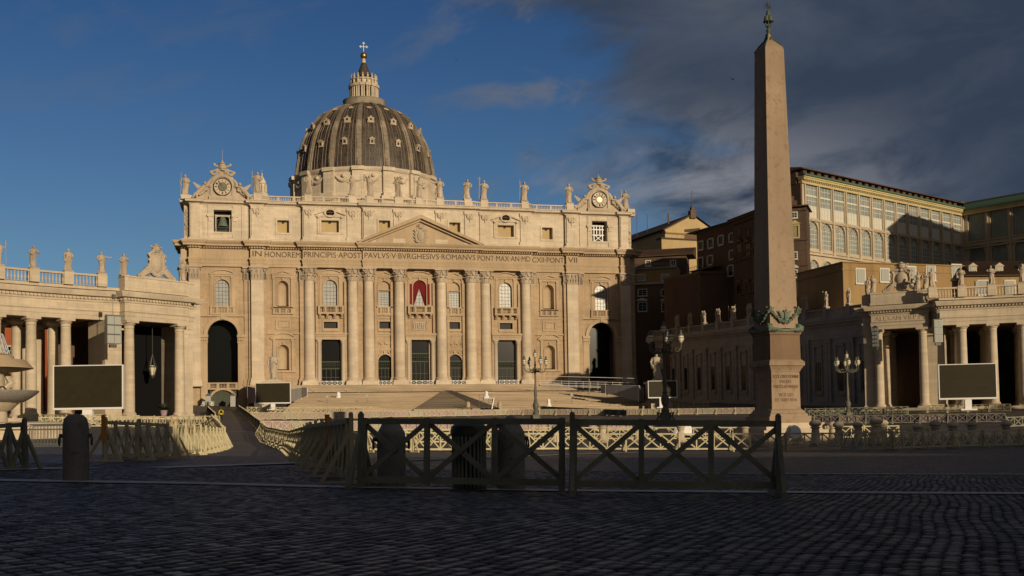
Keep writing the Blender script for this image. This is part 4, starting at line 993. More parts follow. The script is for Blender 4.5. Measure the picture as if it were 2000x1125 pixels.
# ---- church steps
def stair(name, x0, x1, y0, z0, y1, z1, n, x0b=None, x1b=None, zb=None):
    m = M(); x0b = x0 if x0b is None else x0b; x1b = x1 if x1b is None else x1b
    for k in range(n):
        t = k/n; y = y0+(y1-y0)*t; z = z0+(z1-z0)*t; yn = y0+(y1-y0)*(k+1)/n
        m.box(x0+(x0b-x0)*t, x1+(x1b-x1)*t, yn, yn-(y1-y0)/n+.0, (zb or z1)-1.5, z)
    return m.build(name, MT['steps'], kind='structure')
m = M(); m.box(-44, 44, -4.0, 4, 5, FZ+Z0); m.build('portico_platform', MT['steps'], kind='structure')
stair('upper_steps', -43.5, 44, -4, FZ+Z0-.02, -12, 10.35, 13)
m = M(); m.hexa([(-42,-22,4),(45,-22,4),(45,-12,4),(-42,-12,4)], [(-42,-22,9.62),(45,-22,9.62),(45,-12,10.22),(-42,-12,10.22)]); m.build('landing', MT['cobble'], kind='structure')
stair('lower_steps', -31, 42, -22, 9.6, -63, 4.9, 31, -37, 39, 3.5)
def quad_on(name, mt, pts, lift=.14):
    m = M(); vs = []
    for u, v, Y in pts:
        q = ray(u, v); p = CAM+q*((Y-CAM.y)/q.y); z = 9.6+(Y+22)/41*4.7 if Y < -22 else 9.9; vs.append((p.x, Y, z))
    m.hexa([(a,b,c-1) for a,b,c in vs], [(a,b,c+lift) for a,b,c in vs]); return m.build(name, mt, kind='structure')
quad_on('ramp', MT['steps'], [(808,797,-64),(975,797,-64),(883,768,-21.5),(866,768,-21.5)], .16)
quad_on('cobbled_path', MT['cobble'], [(938,797,-64),(975,797,-64),(883,768,-21.5),(868,768,-21.5)], .18)

# ================================================================ STATUES
def statue_mesh(seed, h=1., pose=0, prop=None):
    R = random.Random(seed); m = M(); lean = R.uniform(-.035,.035); nf = R.choice((5,6,7)); ph = R.uniform(0,6); tw = R.uniform(-5,5)
    def cx(z): return lean*sin(z*pi/h)*1.2*h+ .02*h*sin(z*5/h+ph)
    prof = [(.135,0),(.15,.03),(.145,.10),(.135,.22),(.128,.34),(.135,.44),(.142,.52),(.125,.60),(.135,.68),(.155,.76),(.145,.80),(.10,.835),(.05,.85),(.045,.875)]
    vs = []; seg = 20; fs = []
    for r, z in prof:
        z *= h; amp = .16*(1-z/h*.9) if z < .72*h else .03
        for i in range(seg):
            a = 2*pi*i/seg; rr = r*h*(1+amp*sin(nf*a+tw*z/h+ph)+amp*.5*sin((nf*2+1)*a+ph*2-tw*1.4*z/h)); vs.append((cx(z)+rr*cos(a), rr*sin(a)*.78, z))
    n = len(prof)
    for k in range(n-1):
        for i in range(seg): j = (i+1) % seg; fs.append((k*seg+i,k*seg+j,(k+1)*seg+j,(k+1)*seg+i))
    fs.append(tuple(range(seg-1,-1,-1))); m.add(vs, fs)
    t = cx(h*.9)
    m.ball((t, -.01*h, .925*h), .052*h, 10, 8, (1,1.1,1.28)); m.ball((t,.015*h,.935*h), .058*h, 10, 7, (1.05,1,1.15))
    m.ball((t, -.045*h, .885*h), .032*h, 7, 5, (1,1,1.3)); m.ball((t,-.065*h,.925*h),.011*h,5,4)
    # cloak: diagonal folds across the body
    for k in range(4):
        o = k*.05; m.tube([(cx(.7*h)+.12*h,-.05*h,(.78-o)*h),(cx(.6*h)+.03*h,-.115*h,(.63-o)*h),(cx(.5*h)-.08*h,-.10*h,(.52-o*1.4)*h),(cx(.45*h)-.14*h,-.02*h,(.48-o*1.6)*h)], [.018*h,.025*h,.025*h,.015*h], 5)
    s = R.choice((-1,1))
    m.tube([(t-.14*h*s, 0, .79*h),(t-.20*h*s,-.02*h,.66*h),(t-.12*h*s,-.12*h,.58*h),(t-.02*h*s,-.13*h,.62*h)], [.042*h,.04*h,.034*h,.026*h], 7); m.ball((t-.0*h*s,-.13*h,.63*h),.03*h,7,5)
    if pose == 0: pts = [(.14,0,.79),(.21,-.02,.65),(.19,-.08,.52),(.17,-.1,.46)]
    elif pose == 1: pts = [(.14,0,.79),(.24,-.04,.72),(.26,-.08,.86),(.25,-.08,.95)]
    elif pose == 2: pts = [(.14,0,.79),(.24,-.05,.73),(.36,-.09,.74),(.42,-.1,.76)]
    else: pts = [(.14,0,.79),(.20,-.06,.67),(.10,-.13,.68),(.05,-.14,.70)]
    P = [(t+x*s*h, y*h, z*h) for x, y, z in pts]; m.tube(P, [.042*h,.038*h,.03*h,.024*h], 7); m.ball(P[-1], .03*h, 7, 5)
    e = P[-1]
    if prop == 'staff': m.tube([(e[0]+.02*h*s,e[1],.05*h),(e[0],e[1],1.06*h)], .010*h, 5)
    if prop == 'cross':
        m.tube([(e[0]+.02*h*s,e[1],.05*h),(e[0],e[1],1.14*h)], .014*h, 5); m.tube([(e[0]-.09*h,e[1],1.05*h),(e[0]+.09*h,e[1],1.05*h)], .013*h, 5)
    if prop == 'xcross':
        m.bar((t-.18*h,.06*h,.05*h),(t+.20*h,.06*h,.8*h),.035*h,.035*h); m.bar((t+.18*h,.09*h,.05*h),(t-.20*h,.09*h,.8*h),.035*h,.035*h)
    if prop == 'book': m.box(e[0]-.05*h,e[0]+.05*h,e[1]-.03*h,e[1]+.01*h,e[2]-.06*h,e[2]+.07*h)
    m.box(-.19*h,.19*h,-.15*h,.15*h,-.045*h,.012*h)
    # hem puddle and feet
    for q in (-.06,.06): m.ball((q*h,-.13*h,.03*h),.035*h,6,4,(1,1.6,.8))
    return m
def statue(name, label, cat, loc, rz, h, seed, pose, prop, mt='statue', group=None):
    me = statue_mesh(seed, h, pose, prop).mesh(name, MT[mt], 50)
    return single(name, me, label, cat, (loc[0],loc[1],loc[2]+.045*h), rz, group)
G1 = 'saints along the church roofline'
AS = [(-58.2,51.9,0,'staff','facing left, standing at the far left end, left of the left clock'),(-40.6,52.6,1,'staff','with raised arm, right of the left clock'),(-28.15,52.5,0,None,'leftmost of those standing before the dome'),(-17.2,52.3,2,'staff','second from left before the dome, arm stretched out'),
 (-12.7,52.3,1,'book','third from left before the dome, lifting an object'),(-5.4,52.5,3,'staff','fourth from left before the dome, above the left slope of the pediment'),(0,53.0,1,'cross','at the middle above the pediment tip'),(5.4,52.5,2,'xcross','just right of the dome with crossed beams behind'),
 (12.7,52.5,3,None,'first one standing clear against the sky right of the dome'),(17.2,52.6,1,'cross','with cross staff, second against the sky right of the dome'),(28.15,52.5,1,'staff','standing alone halfway between the dome and the right clock'),(40.6,52.5,3,None,'just left of the right clock'),(57.4,51.8,1,'staff','at the right end beyond the right clock')]
for i, (x, zt, pose, prop, txt) in enumerate(AS):
    zb = 46.95 if abs(x) < 45 else 46.2
    statue('saint_statue', 'travertine roof saint '+txt, 'statue', (x, (az(x) or 1)+.7, FZ+zb), 0, 5.35 if x not in (0,) else 5.4, 20+i, pose, prop, group=G1)

# ================================================================ OBELISK
OX, OY = 0., -195.66; ORZ = radians(4)
og = gz(OX, OY); ob0 = 1.63
ob = thing('obelisk', 'tall red granite obelisk on a stone pedestal with bronze star on top', 'obelisk', (OX, OY, og), ORZ)
z0 = ob0-og
m = M(); m.box(-2.75,2.75,-2.75,2.75,-.6,z0-.62); m.box(-3.3,3.3,-3.3,3.3,-.6,z0-1.2); m.build('travertine_base', MT['pale'], ob)
m = M(); m.box(-1.98,1.98,-1.98,1.98,z0-.62,z0-.05)
def sq(m, prof):
    for (r0,a),(r1,b) in zip(prof, prof[1:]):
        if b > a+1e-5: m.hexa([(-r0,-r0,a),(r0,-r0,a),(r0,r0,a),(-r0,r0,a)], [(-r1,-r1,b),(r1,-r1,b),(r1,r1,b),(-r1,r1,b)])
def off(l, z): return [(r, q+z) for r, q in l]
sq(m, off([(1.8,-.05),(1.76,.16),(1.68,.2),(1.52,.45),(1.42,.52),(1.36,.62),(1.34,3.72)], z0))
sq(m, off([(1.38,3.70),(1.42,3.85),(1.6,4.15),(1.68,4.2),(1.68,4.5),(1.5,4.7)], z0))
m.build('pedestal', MT['granite'], ob)
m = M(); sq(m, off([(1.48,4.68),(1.44,4.75),(1.41,6.75),(1.5,6.85),(1.52,7.1)], z0)); m.build('upper_plinth', MT['plinth'], ob)
OD = 94.4; OZ = lambda v: at(1500, v, OD).z-og
zs_ = z0+7.35; zt_ = OZ(97.5); zp = OZ(66)
m = M(); sq(m, [(1.34, zs_), (1.33, zs_+.1), (.89, zt_)]); sq(m, [(.89,zt_),(.26,OZ(80)),(.12,zp)])
m.build('shaft', MT['granite'], ob)
b = M()
for s in (-1, 1):
    for q in (-1, 1):
        x, y = s*1.35, q*1.35         # lions at the corners
        b.ball((s*1.42,q*1.42,zs_+.0),.30,9,7,(1,1,1.15)); b.ball((s*1.55,q*1.55,zs_+.05),.19,8,6)
        for i in range(16): b.ball((s*1.4+random.uniform(-.25,.25),q*1.4+random.uniform(-.25,.25),zs_+random.uniform(-.2,.35)), random.uniform(.05,.1), 5, 3)
        b.tube([(s*1.6,q*1.5,zs_-.1),(s*.9,q*1.62,zs_-.12),(s*.35,q*1.62,zs_-.15)], [.2,.16,.09], 7); b.tube([(s*1.5,q*1.6,zs_-.1),(s*1.62,q*.9,zs_-.12),(s*1.62,q*.35,zs_-.15)], [.2,.16,.09], 7)
        for k in range(3): b.tube([(s*(1.3-.2*k),q*1.65,zs_-.15),(s*(1.35-.2*k),q*1.8,zs_-.28)], .09, 5)
for k in range(4):
    b.m = Matrix.Rotation(k*pi/2, 4, 'Z'); y = -1.42; Z = zs_+.2
    for s in (-1, 1):
        P = lambda t: (s*(1.26-1.22*t), y-.07, Z+1.25-.95*sin(t*pi/2))
        b.tube([P(t/6) for t in range(7)], .085, 6)
        for i in range(60):
            q = P(random.random()); b.ball((q[0]+random.uniform(-.13,.13), y-random.uniform(.04,.2), q[2]+random.uniform(-.13,.13)), random.uniform(.035,.085), 5, 3)
        for i in range(14): b.ball((s*1.28+random.uniform(-.2,.2), y-random.uniform(.02,.16), Z+1.35+random.uniform(-.3,.25)), random.uniform(.05,.1), 5, 3)
        for i in range(5): b.bar((s*.1,y-.14,Z+1.0-.06*i),(s*(.62-.07*i),y-.1,Z+1.25-.17*i), .05, .11)
        b.tube([(s*.08,y-.1,Z+.6),(s*.15,y-.1,Z+.32)], .06, 5)
    b.tube([(0,y-.12,Z+.35),(0,y-.16,Z+.7),(0,y-.16,Z+1.0),(0.03,y-.16,Z+1.22)], [.08,.17,.15,.07], 8); b.ball((.05,y-.18,Z+1.3),.09,7,5); b.ball((.13,y-.2,Z+1.28),.04,5,4)
    b.box(-1.5,1.5,y-.25,y+.1,zs_-.28,zs_-.1)
b.m = Matrix.Identity(4)
b.build('bronze_lions_and_eagles', MT['bronze'], ob)
b = M()
b.lathe([(.16,zp-.1),(.13,zp),(.19,OZ(62)),(.20,OZ(59)),(.14,OZ(56)),(.09,OZ(54)),(.13,OZ(52))], 0, 0, 10)
for k in range(4):
    a = k*pi/2+pi/4; q = sqrt(2); b.tube([(.92*cos(a)*q,.92*sin(a)*q,zt_-.1),(.60*cos(a)*q,.60*sin(a)*q,OZ(88)),(.27*cos(a)*q,.27*sin(a)*q,OZ(79.5)),(.13*cos(a)*q,.13*sin(a)*q,zp)], .05, 5)
for k in range(4):
    b.m = Matrix.Rotation(k*pi/2, 4, 'Z')
    for i in range(7): b.ball((random.uniform(-.22,.22), -.27, OZ(82)+random.uniform(-.25,.35)), random.uniform(.05,.1), 6, 4)
b.m = Matrix.Identity(4)
for k in range(6): a = k*pi/3; b.tube([(.08*cos(a),.08*sin(a),OZ(54)),(.26*cos(a),.26*sin(a),OZ(50)),(.30*cos(a),.30*sin(a),OZ(44)),(.38*cos(a),.38*sin(a),OZ(43))], .045, 5)
b.lathe([(.1,OZ(44)),(.44,OZ(43.5)),(.46,OZ(42.5)),(.1,OZ(42))], 0, 0, 14)
for k in range(4): a = k*pi/2+.3; b.lathe([(.20,OZ(43)),(.21,OZ(36)),(.17,OZ(33)),(.08,OZ(31.3)),(.02,OZ(31))], .21*cos(a), .21*sin(a), 12)
b.lathe([(.20,OZ(34)),(.19,OZ(27)),(.15,OZ(23.5)),(.16,OZ(22.5)),(.10,OZ(22)),(.06,OZ(20))], 0, 0, 12)
b.build('bronze_mounts', MT['bronze'], ob)
b = M(); sz = OZ(12)
for k in range(9):
    a = k*2*pi/9+.2; w = .075
    b.add([(-w*sin(a),0,sz+w*cos(a)),(w*sin(a),0,sz-w*cos(a)),(.46*cos(a),0,sz+.46*sin(a)),(.05*cos(a),-.1,sz+.05*sin(a)),(.05*cos(a),.1,sz+.05*sin(a))], [(0,3,2),(3,1,2),(1,4,2),(4,0,2)])
b.ball((0,0,sz),.11,8,6); b.tube([(0,0,OZ(21)),(0,0,sz+1.5)],.035,5); b.tube([(-.3,0,sz+1.05),(.3,0,sz+1.05)],.035,5)
b.build('bronze_star', MT['bronze'], ob)
for i, (w_, wd) in enumerate((('ECCE CRVX DOMINI',2.4),('FVGITE',1.1),('PARTES ADVERSAE',2.35),('VICIT LEO',1.4),('DE TRIBV IVDA',2.1))):
    text(w_, .40, MT['plinth'], ob, (0,-1.375,z0+3.15-.42*i-(.28 if i > 2 else 0)), 'inscription', .012, width=wd)

# ================================================================ COLONNADES
COLH = 13.; CB = 3.15
tc_ = M(); tc_.box(-.95,.95,-.95,.95,-.1,.28); tc_.lathe([(.92,.28),(.95,.42),(.85,.6),(.74,.72)]+[(.72*(1-.14*(t/6)**1.6), .8+11.1*t/6) for t in range(7)]+[(.7,11.95),(.64,12.05),(.64,12.3),(.72,12.35),(.88,12.65)], 0, 0, 20); tc_.box(-.93,.93,-.93,.93,12.65,13.0)
tcm = tc_.mesh('column', MT['pale'])
tcw = tc_.mesh('column', MT['column'])
EPROF = [(-1.2,13.0),(0,13.0),(0,13.55),(.08,13.55),(.08,14.0),(.2,14.15),(0,14.2),(0,15.3),(.12,15.35),(.2,15.6),(.3,15.65),(.3,15.95),(.85,16.05),(.95,16.35),(1.1,16.65),(1.1,16.75),(-1.2,17.0)]
def sgn(s, pts): return [(s*x, y) for x, y in (pts if s > 0 else pts[::-1])]
def dentil(m, path, out, z0, z1, sp=.45, w=.2, inward=.3):
    for (x0,y0),(x1,y1) in zip(path, path[1:]):
        a = Vector((x0,y0,0)); b = Vector((x1,y1,0)); L = (b-a).length
        if L < 1: continue
        d = (b-a)/L; n = Vector((d.y,-d.x,0)); N = int(L/sp)
        for k in range(N):
            c = a+d*(L*(k+.5)/N); p = [c+d*i*w/2+n*j for i, j in ((-1,out),(1,out),(1,inward),(-1,inward))]
            m.hexa([(q.x,q.y,z0) for q in p], [(q.x,q.y,z1) for q in p])
CX, CR_ = 30., 77.
def arcp(r, deg): a = radians(deg); return (CX+r*cos(a), OY+r*sin(a))
def colonnade(s, word, lab):
    t = thing('colonnade', lab, 'colonnade', (0,0,CB))
    S_ = lambda pts: sgn(s, pts)
    # pavilion: front from A (church side) to B (arc side), right-hand travel keeps outward to the square
    A, B = (Vector((57.6,-118.8)), Vector((62.7,-123.5))) if s > 0 else (Vector((52.9,-120.9)), Vector((59.1,-125.7)))   # portal column centres
    d = (B-A).normalized(); n = Vector((-d.y, d.x)) if Vector((-d.y,d.x)).y > 0 else Vector((d.y,-d.x))  # n away from the square
    def Q(u, w): p = A+d*u+n*w; return (p.x, p.y)
    L = (B-A).length
    if s < 0: A2 = A
    fr = [Q(-2.6,14),Q(-2.6,.3),Q(-1.0,.3),Q(-1.0,-.62),Q(L+1.0,-.62),Q(L+1.0,.9)]
    ar = [arcp(CR_-.62, a) for a in range(64, -37, -3)]
    fr2 = fr+[]
    ent = fr2[:-1]+[Q(L+1.0,.6)]+ar
    ent = ent if s > 0 else ent
    # travel so that the square is on the right hand: going from church side to arc side the square (towards -Y/-X) is on the right
    path = S_(ent)
    m = M(); m.sweep(EPROF, path)
    dentil(m, path, .52, 15.66, 15.92)
    m.build('entablature', MT['pale'], t)
    m = M(); bp = path; m.sweep([(-1.4,16.98),(.1,16.98),(.1,17.35),(0,17.4),(-.55,17.4),(-1.4,17.2)], bp)
    # balustrade: solid over the pavilion, balusters and piers over the arc
    pv = S_(fr); m.sweep([(-.5,17.35),(0,17.35),(0,18.75),(.1,18.8),(.1,18.98),(-.6,18.98),(-.6,17.35)], pv)
    step = 3.3; deg = 64.8; piers = []
    while deg > -33:
        for da in (0,):
            p0 = arcp(CR_-.85, deg); p1 = arcp(CR_-.85, deg-3.3)
            mid = deg; x, y = arcp(CR_-.85, deg); piers.append((s*x, y, deg))
            c, s_ = cos(radians(deg)), sin(radians(deg))
            def PP(r, tt, z): return (s*(CX+r*c-tt*s_), OY+r*s_+tt*c, z)
            fs = [PP(CR_-1.25,-.62,17.38),PP(CR_-1.25,.62,17.38),PP(CR_-.2,.62,17.38),PP(CR_-.2,-.62,17.38)]
            if s < 0: fs = fs[::-1]
            m.hexa(fs, [(a,b,19.02) for a,b,c_ in fs])
            if deg > 42: balusters(m, (s*p0[0]+0, p0[1]), (s*p1[0], p1[1]), 17.4, 1.3, .42, .14, 7)
            q0, q1 = arcp(CR_-1.15, deg), arcp(CR_-1.15, deg-3.3); q2, q3 = arcp(CR_-.5, deg-3.3), arcp(CR_-.5, deg)
            fs = [(s*q0[0],q0[1],18.7),(s*q3[0],q3[1],18.7),(s*q2[0],q2[1],18.7),(s*q1[0],q1[1],18.7)]
            if s < 0: fs = fs[::-1]
            m.hexa(fs, [(a,b,18.95) for a,b,c_ in fs])
        deg -= 3.3
    m.build('balustrade', MT['pale'], t)
    # roof slab and back
    m = M(); ro = [arcp(CR_+.6, a) for a in range(64, -37, -3)]; rr = [arcp(CR_+17, a) for a in range(-35, 65, 3)]
    pts = S_(ro+rr); vs = [(x,y,16.4) for x,y in pts]+[(x,y,17.05) for x,y in pts]; N = len(ro)
    for k in range(N-1):
        a, b = ro[k], ro[k+1]; c, e = rr[len(rr)-1-k], rr[len(rr)-2-k]
        q = [(s*a[0],a[1]),(s*b[0],b[1]),(s*e[0],e[1]),(s*c[0],c[1])]
        if s < 0: q = q[::-1]
        m.hexa([(x,y,13.02) for x,y in q], [(x,y,17.1) for x,y in q])
    m.build('roof', MT['brown'], t)
    # columns of the arc: four rows
    for k in range(0, 28):
        dg = 61.5-3.3*k
        if dg < -33: break
        for i, r in enumerate((CR_, CR_+4.6, CR_+10.4, CR_+15.0)):
            x, y = arcp(r, dg); child('column', tcm, t, (s*x, y, 0), s*radians(dg))
    # pavilion columns, piers, side walls, vault
    for u, w in ((0,0),(L,0),(.3,5.0),(L-.3,5.0),(.3,10.),(L-.3,10.))[:2 if s < 0 else 6]: x, y = Q(u, w); child('column', tcm, t, (s*x, y, 0), atan2(d.y, s*d.x))
    def blk(m, u0, u1, w0, w1, za, zb):
        q = [Q(u0,w0),Q(u1,w0),Q(u1,w1),Q(u0,w1)]; q = [(s*x,y) for x,y in q]
        ar_ = sum(q[i][0]*q[(i+1)%4][1]-q[(i+1)%4][0]*q[i][1] for i in range(4))
        if ar_ < 0: q = q[::-1]
        m.hexa([(x,y,za) for x,y in q], [(x,y,zb) for x,y in q])
    m = M()
    blk(m, -2.5,-.9,.45,3.2,0,13); blk(m, -2.5,-1.2,3.2,15,0,13); blk(m, L+.55,L+3.0,.9,3.0,0,13); blk(m, L+1.2,L+3.0,3.0,5.0,0,13)
    for u in (-2.5, L+.55): blk(m, u-.12,u+(1.75 if u < 0 else 2.6),.32,3.3,0,.5); blk(m, u-.1,u+1.7,.34,3.3,12.4,13.0); blk(m,u-.05,u+1.66,.38,3.3,11.7,11.95)
    m.build('corner_piers', MT['pale'], t)
    m = M(); blk(m, -.8, L+.5, 5.5, 5.6, 0, 12.9); (m.build('shade_sheet', MT['blackcloth'], t) if s < 0 else None); m = M(); blk(m, -2.4, L+2.5, 14, 15, 0, 13); blk(m, -2.4, L+1.6, .95, 15, 13.03, 16.2); m.build('vault', MT['brown'], t)  # black sheet stands in for deep shade inside the left portal
    m = M(); blk(m, -2.55, L+1.0, -.4, 14, 16.8, 17.05); m.build('flat_roof', MT['pale'], t)
    m = M()                                              # stepped base
    for k in range(3):
        o = .45*(3-k); pa = S_([Q(-2.6-o*.3,14),Q(-2.6-o*.3,-.9-o),Q(L+1.1,-.9-o)]+[arcp(CR_-1.0-o, a) for a in range(63,-37,-3)])
        m.sweep([(-17,-.9+.3*k-.6),(0,-.9+.3*k-.6),(0,-.6+.3*k),(-17,-.6+.3*k)], pa)
    m.build('steps', MT['pale'], t)
    if word:
        x, y = Q(L/2, -.62); fx = atan2(d.y, d.x) if s > 0 else 0
        text(word, 1.0, MT['trim'], t, (s*x-n.x*0+(-n.x*.02)*s, y-n.y*.02, 14.4), 'inscription', .03, (pi/2,0,atan2(d.y,d.x) if s > 0 else -atan2(d.y,d.x)), width=7.6)
    # straight wing running to the church
    C0 = Vector(Q(-2.6, 12)); C1 = Vector((62.5,-4.)); e = (C1-C0).normalized(); Lw = (C1-C0).length; nn = Vector((-e.y, e.x))
    if nn.x > 0: nn = -nn
    slope = (FZ+19.0-CB-13-6)/Lw*0+ 4.2/Lw
    m = M(); g = M()
    def wq(u0,u1,w0,w1,za,zb,mm=None):
        q = [C0+e*u0+nn*w0, C0+e*u1+nn*w0, C0+e*u1+nn*w1, C0+e*u0+nn*w1]; q = [(s*p.x,p.y) for p in q]; U = [u0,u1,u1,u0]
        ar_ = sum(q[i][0]*q[(i+1)%4][1]-q[(i+1)%4][0]*q[i][1] for i in range(4))
        if ar_ < 0: q = q[::-1]; U = U[::-1]
        (mm or m).hexa([(x,y,za+slope*u) for (x,y),u in zip(q,U)], [(x,y,zb+slope*u) for (x,y),u in zip(q,U)])
    nb = 13; bw = Lw/nb
    wq(0,Lw,-8,0,-2,13)
    wq(0,Lw,-8,.15,13,15.3); wq(0,Lw,-8,.35,15.3,15.9); wq(0,Lw,-8,.9,15.9,16.4); wq(0,Lw,-8,1.1,16.4,16.75); wq(0,Lw,0,.5,-1,.9)
    for k in range(nb):
        for uu in (-.95, .1): wq(max(0,k*bw+uu),k*bw+uu+.85,0,.35,.9,13); wq(max(0,k*bw+uu-.1),k*bw+uu+.95,0,.5,12.2,13)
        a, b = k*bw+bw/2-1.2, k*bw+bw/2+1.2
        for z0_, z1_ in ((3.0,9.4),):
            wq(a-.35,a,0,.2,z0_-.3,z1_+2.2); wq(b,b+.35,0,.2,z0_-.3,z1_+2.2); wq(a-.35,b+.35,0,.35,z1_+2.2,z1_+2.6); wq(a-.35,b+.35,0,.3,z0_-.6,z0_-.25); wq(a,b,0,.12,z1_,z1_+.25)
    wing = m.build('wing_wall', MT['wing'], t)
    for k in range(nb):
        g = M(); c = k*bw+bw/2; wq(c-.75,c+.75,0,.05,3.2,8.6,g); w_ = g.build('window', MT['darkglass'], wing)
        g = M()
        for q in (-.75,0,.69): wq(c+q,c+q+.06,.05,.1,3.2,8.6,g)
        for z_ in (3.2,5,6.8,8.5): wq(c-.75,c+.75,.05,.09,z_,z_+.08,g)
        g.build('glazing_bars', MT['brown'], w_)
    m = M(); wq(0,Lw,.2,.6,17.0,17.3); wq(0,Lw,.15,.65,18.5,18.75); wq(0,Lw,-8,.9,16.7,17.0)
    for k in range(nb+1): wq(max(0,k*bw-.7),min(Lw,k*bw+.7),0,.75,17.0,18.95)
    for k in range(int(Lw/.5)): wq(k*.5+.1,k*.5+.3,.25,.55,17.3,18.5)
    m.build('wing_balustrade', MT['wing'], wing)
    return dict(Q=Q, L=L, d=d, n=n, piers=piers, C0=C0, e=e, nn=nn, Lw=Lw, slope=slope, bw=bw, t=t)
CL = colonnade(-1, None, 'sunlit travertine colonnade on the left, big dark archway at its church end')
CRt = colonnade(1, 'ALEXAN·VII·P·M', 'travertine colonnade on the right behind the obelisk, carved letters over its portal')
# saints of the colonnades
G2 = 'saints on the left colonnade'; G3 = 'saints on the right colonnade'
WL = ['at the left edge of the photo','second from the left edge, robe gathered','third from the left edge, arms folded low']
WR = ['at the right edge of the photo','just left of the right-edge saint','left of the roof tiles, standing before the yellow wall']
def seat(C, s, u, w, z=18.98): x, y = C['Q'](u, w); return (s*x, y, CB+z)
for s, C, G, names in ((-1, CL, G2, None), (1, CRt, G3, None)):
    side = 'left' if s < 0 else 'right'
    k = 0
    for (x, y, dg) in C['piers']:
        if dg < 40: continue
        k += 1
        if k > 5: break
        a = radians(dg); rz = atan2(-sin(a), -cos(a)*s)+pi/2
        ordn = ('first','second','third','fourth','fifth')[k-1]
        statue('saint_statue', f'robed stone saint, {ordn} out from the portal on the {side} colonnade railing', 'statue', (x, y, CB+19.02), rz, 2.95, 60+k+20*s, (2,0,3,1,0)[k-1], (None,'book',None,'staff',None)[k-1], group=G)
    for u, w, ps, tx in ((C['L']+.6,.2,3,'portal, at its outer corner'),(-.7,.1,0,'portal, at its church-side corner'),(-1.9,2.2,1,'portal, behind the church-side corner')) + (((C['L']-.6,.2,0,'portal, close beside the outer corner one'),) if s > 0 else ()):
        statue('saint_statue', f'robed stone saint on the {side} colonnade {tx}', 'statue', seat(C,s,u,w), s*radians(-25), 2.95, 90+int(u*3)+7*s, ps, None, group=G)
    C0, e, nn = C['C0'], C['e'], C['nn']
    for k in range(1, 12):
        if s < 0 and k > 2: break
        for o in (-.55, .55) if s > 0 and k > 2 else (0,):
            p = C0+e*(C['bw']*k+o)+nn*.35; ordn = ('1st','2nd','3rd','4th','5th','6th','7th','8th','9th','10th','11th')[k-1]
            pos = '' if o == 0 else (' (nearer the portal)' if o < 0 else ' (nearer the church)')
            statue('saint_statue', f'stone saint on the {side} straight wing roof, {ordn} pier from the portal{pos}', 'statue', (s*p.x, p.y, CB+18.95+C['slope']*(C['bw']*k+o)), -s*pi/2+ (0 if s > 0 else 0), 3.0, 130+k*3+int(o*2)+50*s, (0,3,1,2)[k%4], (None,'staff','book')[k%3], group=f'saints on the {side} straight wing')
for s, C in ((-1, CL), (1, CRt)):
    u = C['L']*.42 if s < 0 else C['L']*.55
    m = M(); crest(m, 3.7 if s < 0 else 4.5, 5.0, 0, 9+s)
    for q in (-1, 1):
        m.tube([(q*1.2,0,1.4),(q*1.7,-.05,.9),(q*2.3,0,.5),(q*2.9,0,.2)], [.5,.55,.45,.3], 7)
        for k in range(6): m.ball((q*(1.0+.35*k), -.1, 1.5-.24*k), .36, 6, 4)
    m.box(-2.9,2.9,-.5,.6,-.3,.25)
    o = m.build('coat_of_arms', MT['statue'], None); x, y = C['Q'](u, .5); o.location = (s*x, y, CB+19.0); o.rotation_euler = (0,0,s*radians(-41))
    tag(o, 'large carved papal coat of arms crowning the %s colonnade portal' % ('left' if s < 0 else 'right'), 'coat of arms')
# ================================================================ PALACES BEHIND THE RIGHT COLONNADE
class Fr:
    """frame of a wall: origin at its left foot, x along the wall, -y towards the viewer"""
    def __init__(s, u0, d0, u1, d1, z=2.5):
        a, b = at(u0, 700, d0), at(u1, 700, d1); s.o = Vector((a.x, a.y, z)); e = Vector((b.x-a.x, b.y-a.y, 0)); s.L = e.length; s.e = e/s.L
        s.rz = atan2(s.e.y, s.e.x); s.n = Vector((s.e.y, -s.e.x, 0))
    def p(s, u, v, out=0.):
        q = ray(u, v); o = s.o+s.n*out; t = (o-CAM).dot(s.n)/q.dot(s.n); w = CAM+q*t-s.o; return w.dot(s.e), w.z
def block(name, label, fr, ztop, depth, mt, x0=0, x1=None, holes=(), t=None, z0=0):
    t = t or thing(name, label, 'building', tuple(fr.o), fr.rz)
    x1 = fr.L if x1 is None else x1; m = M()
    if holes: wall(m, x0, x1, z0, ztop, 0, .6, holes); m.box(x0, x1, .95, depth, z0, ztop); m.box(x0,x0+.6,.6,.95,z0,ztop); m.box(x1-.6,x1,.6,.95,z0,ztop)
    else: m.box(x0, x1, 0, depth, z0, ztop)
    m.build('wall', mt, t); return t
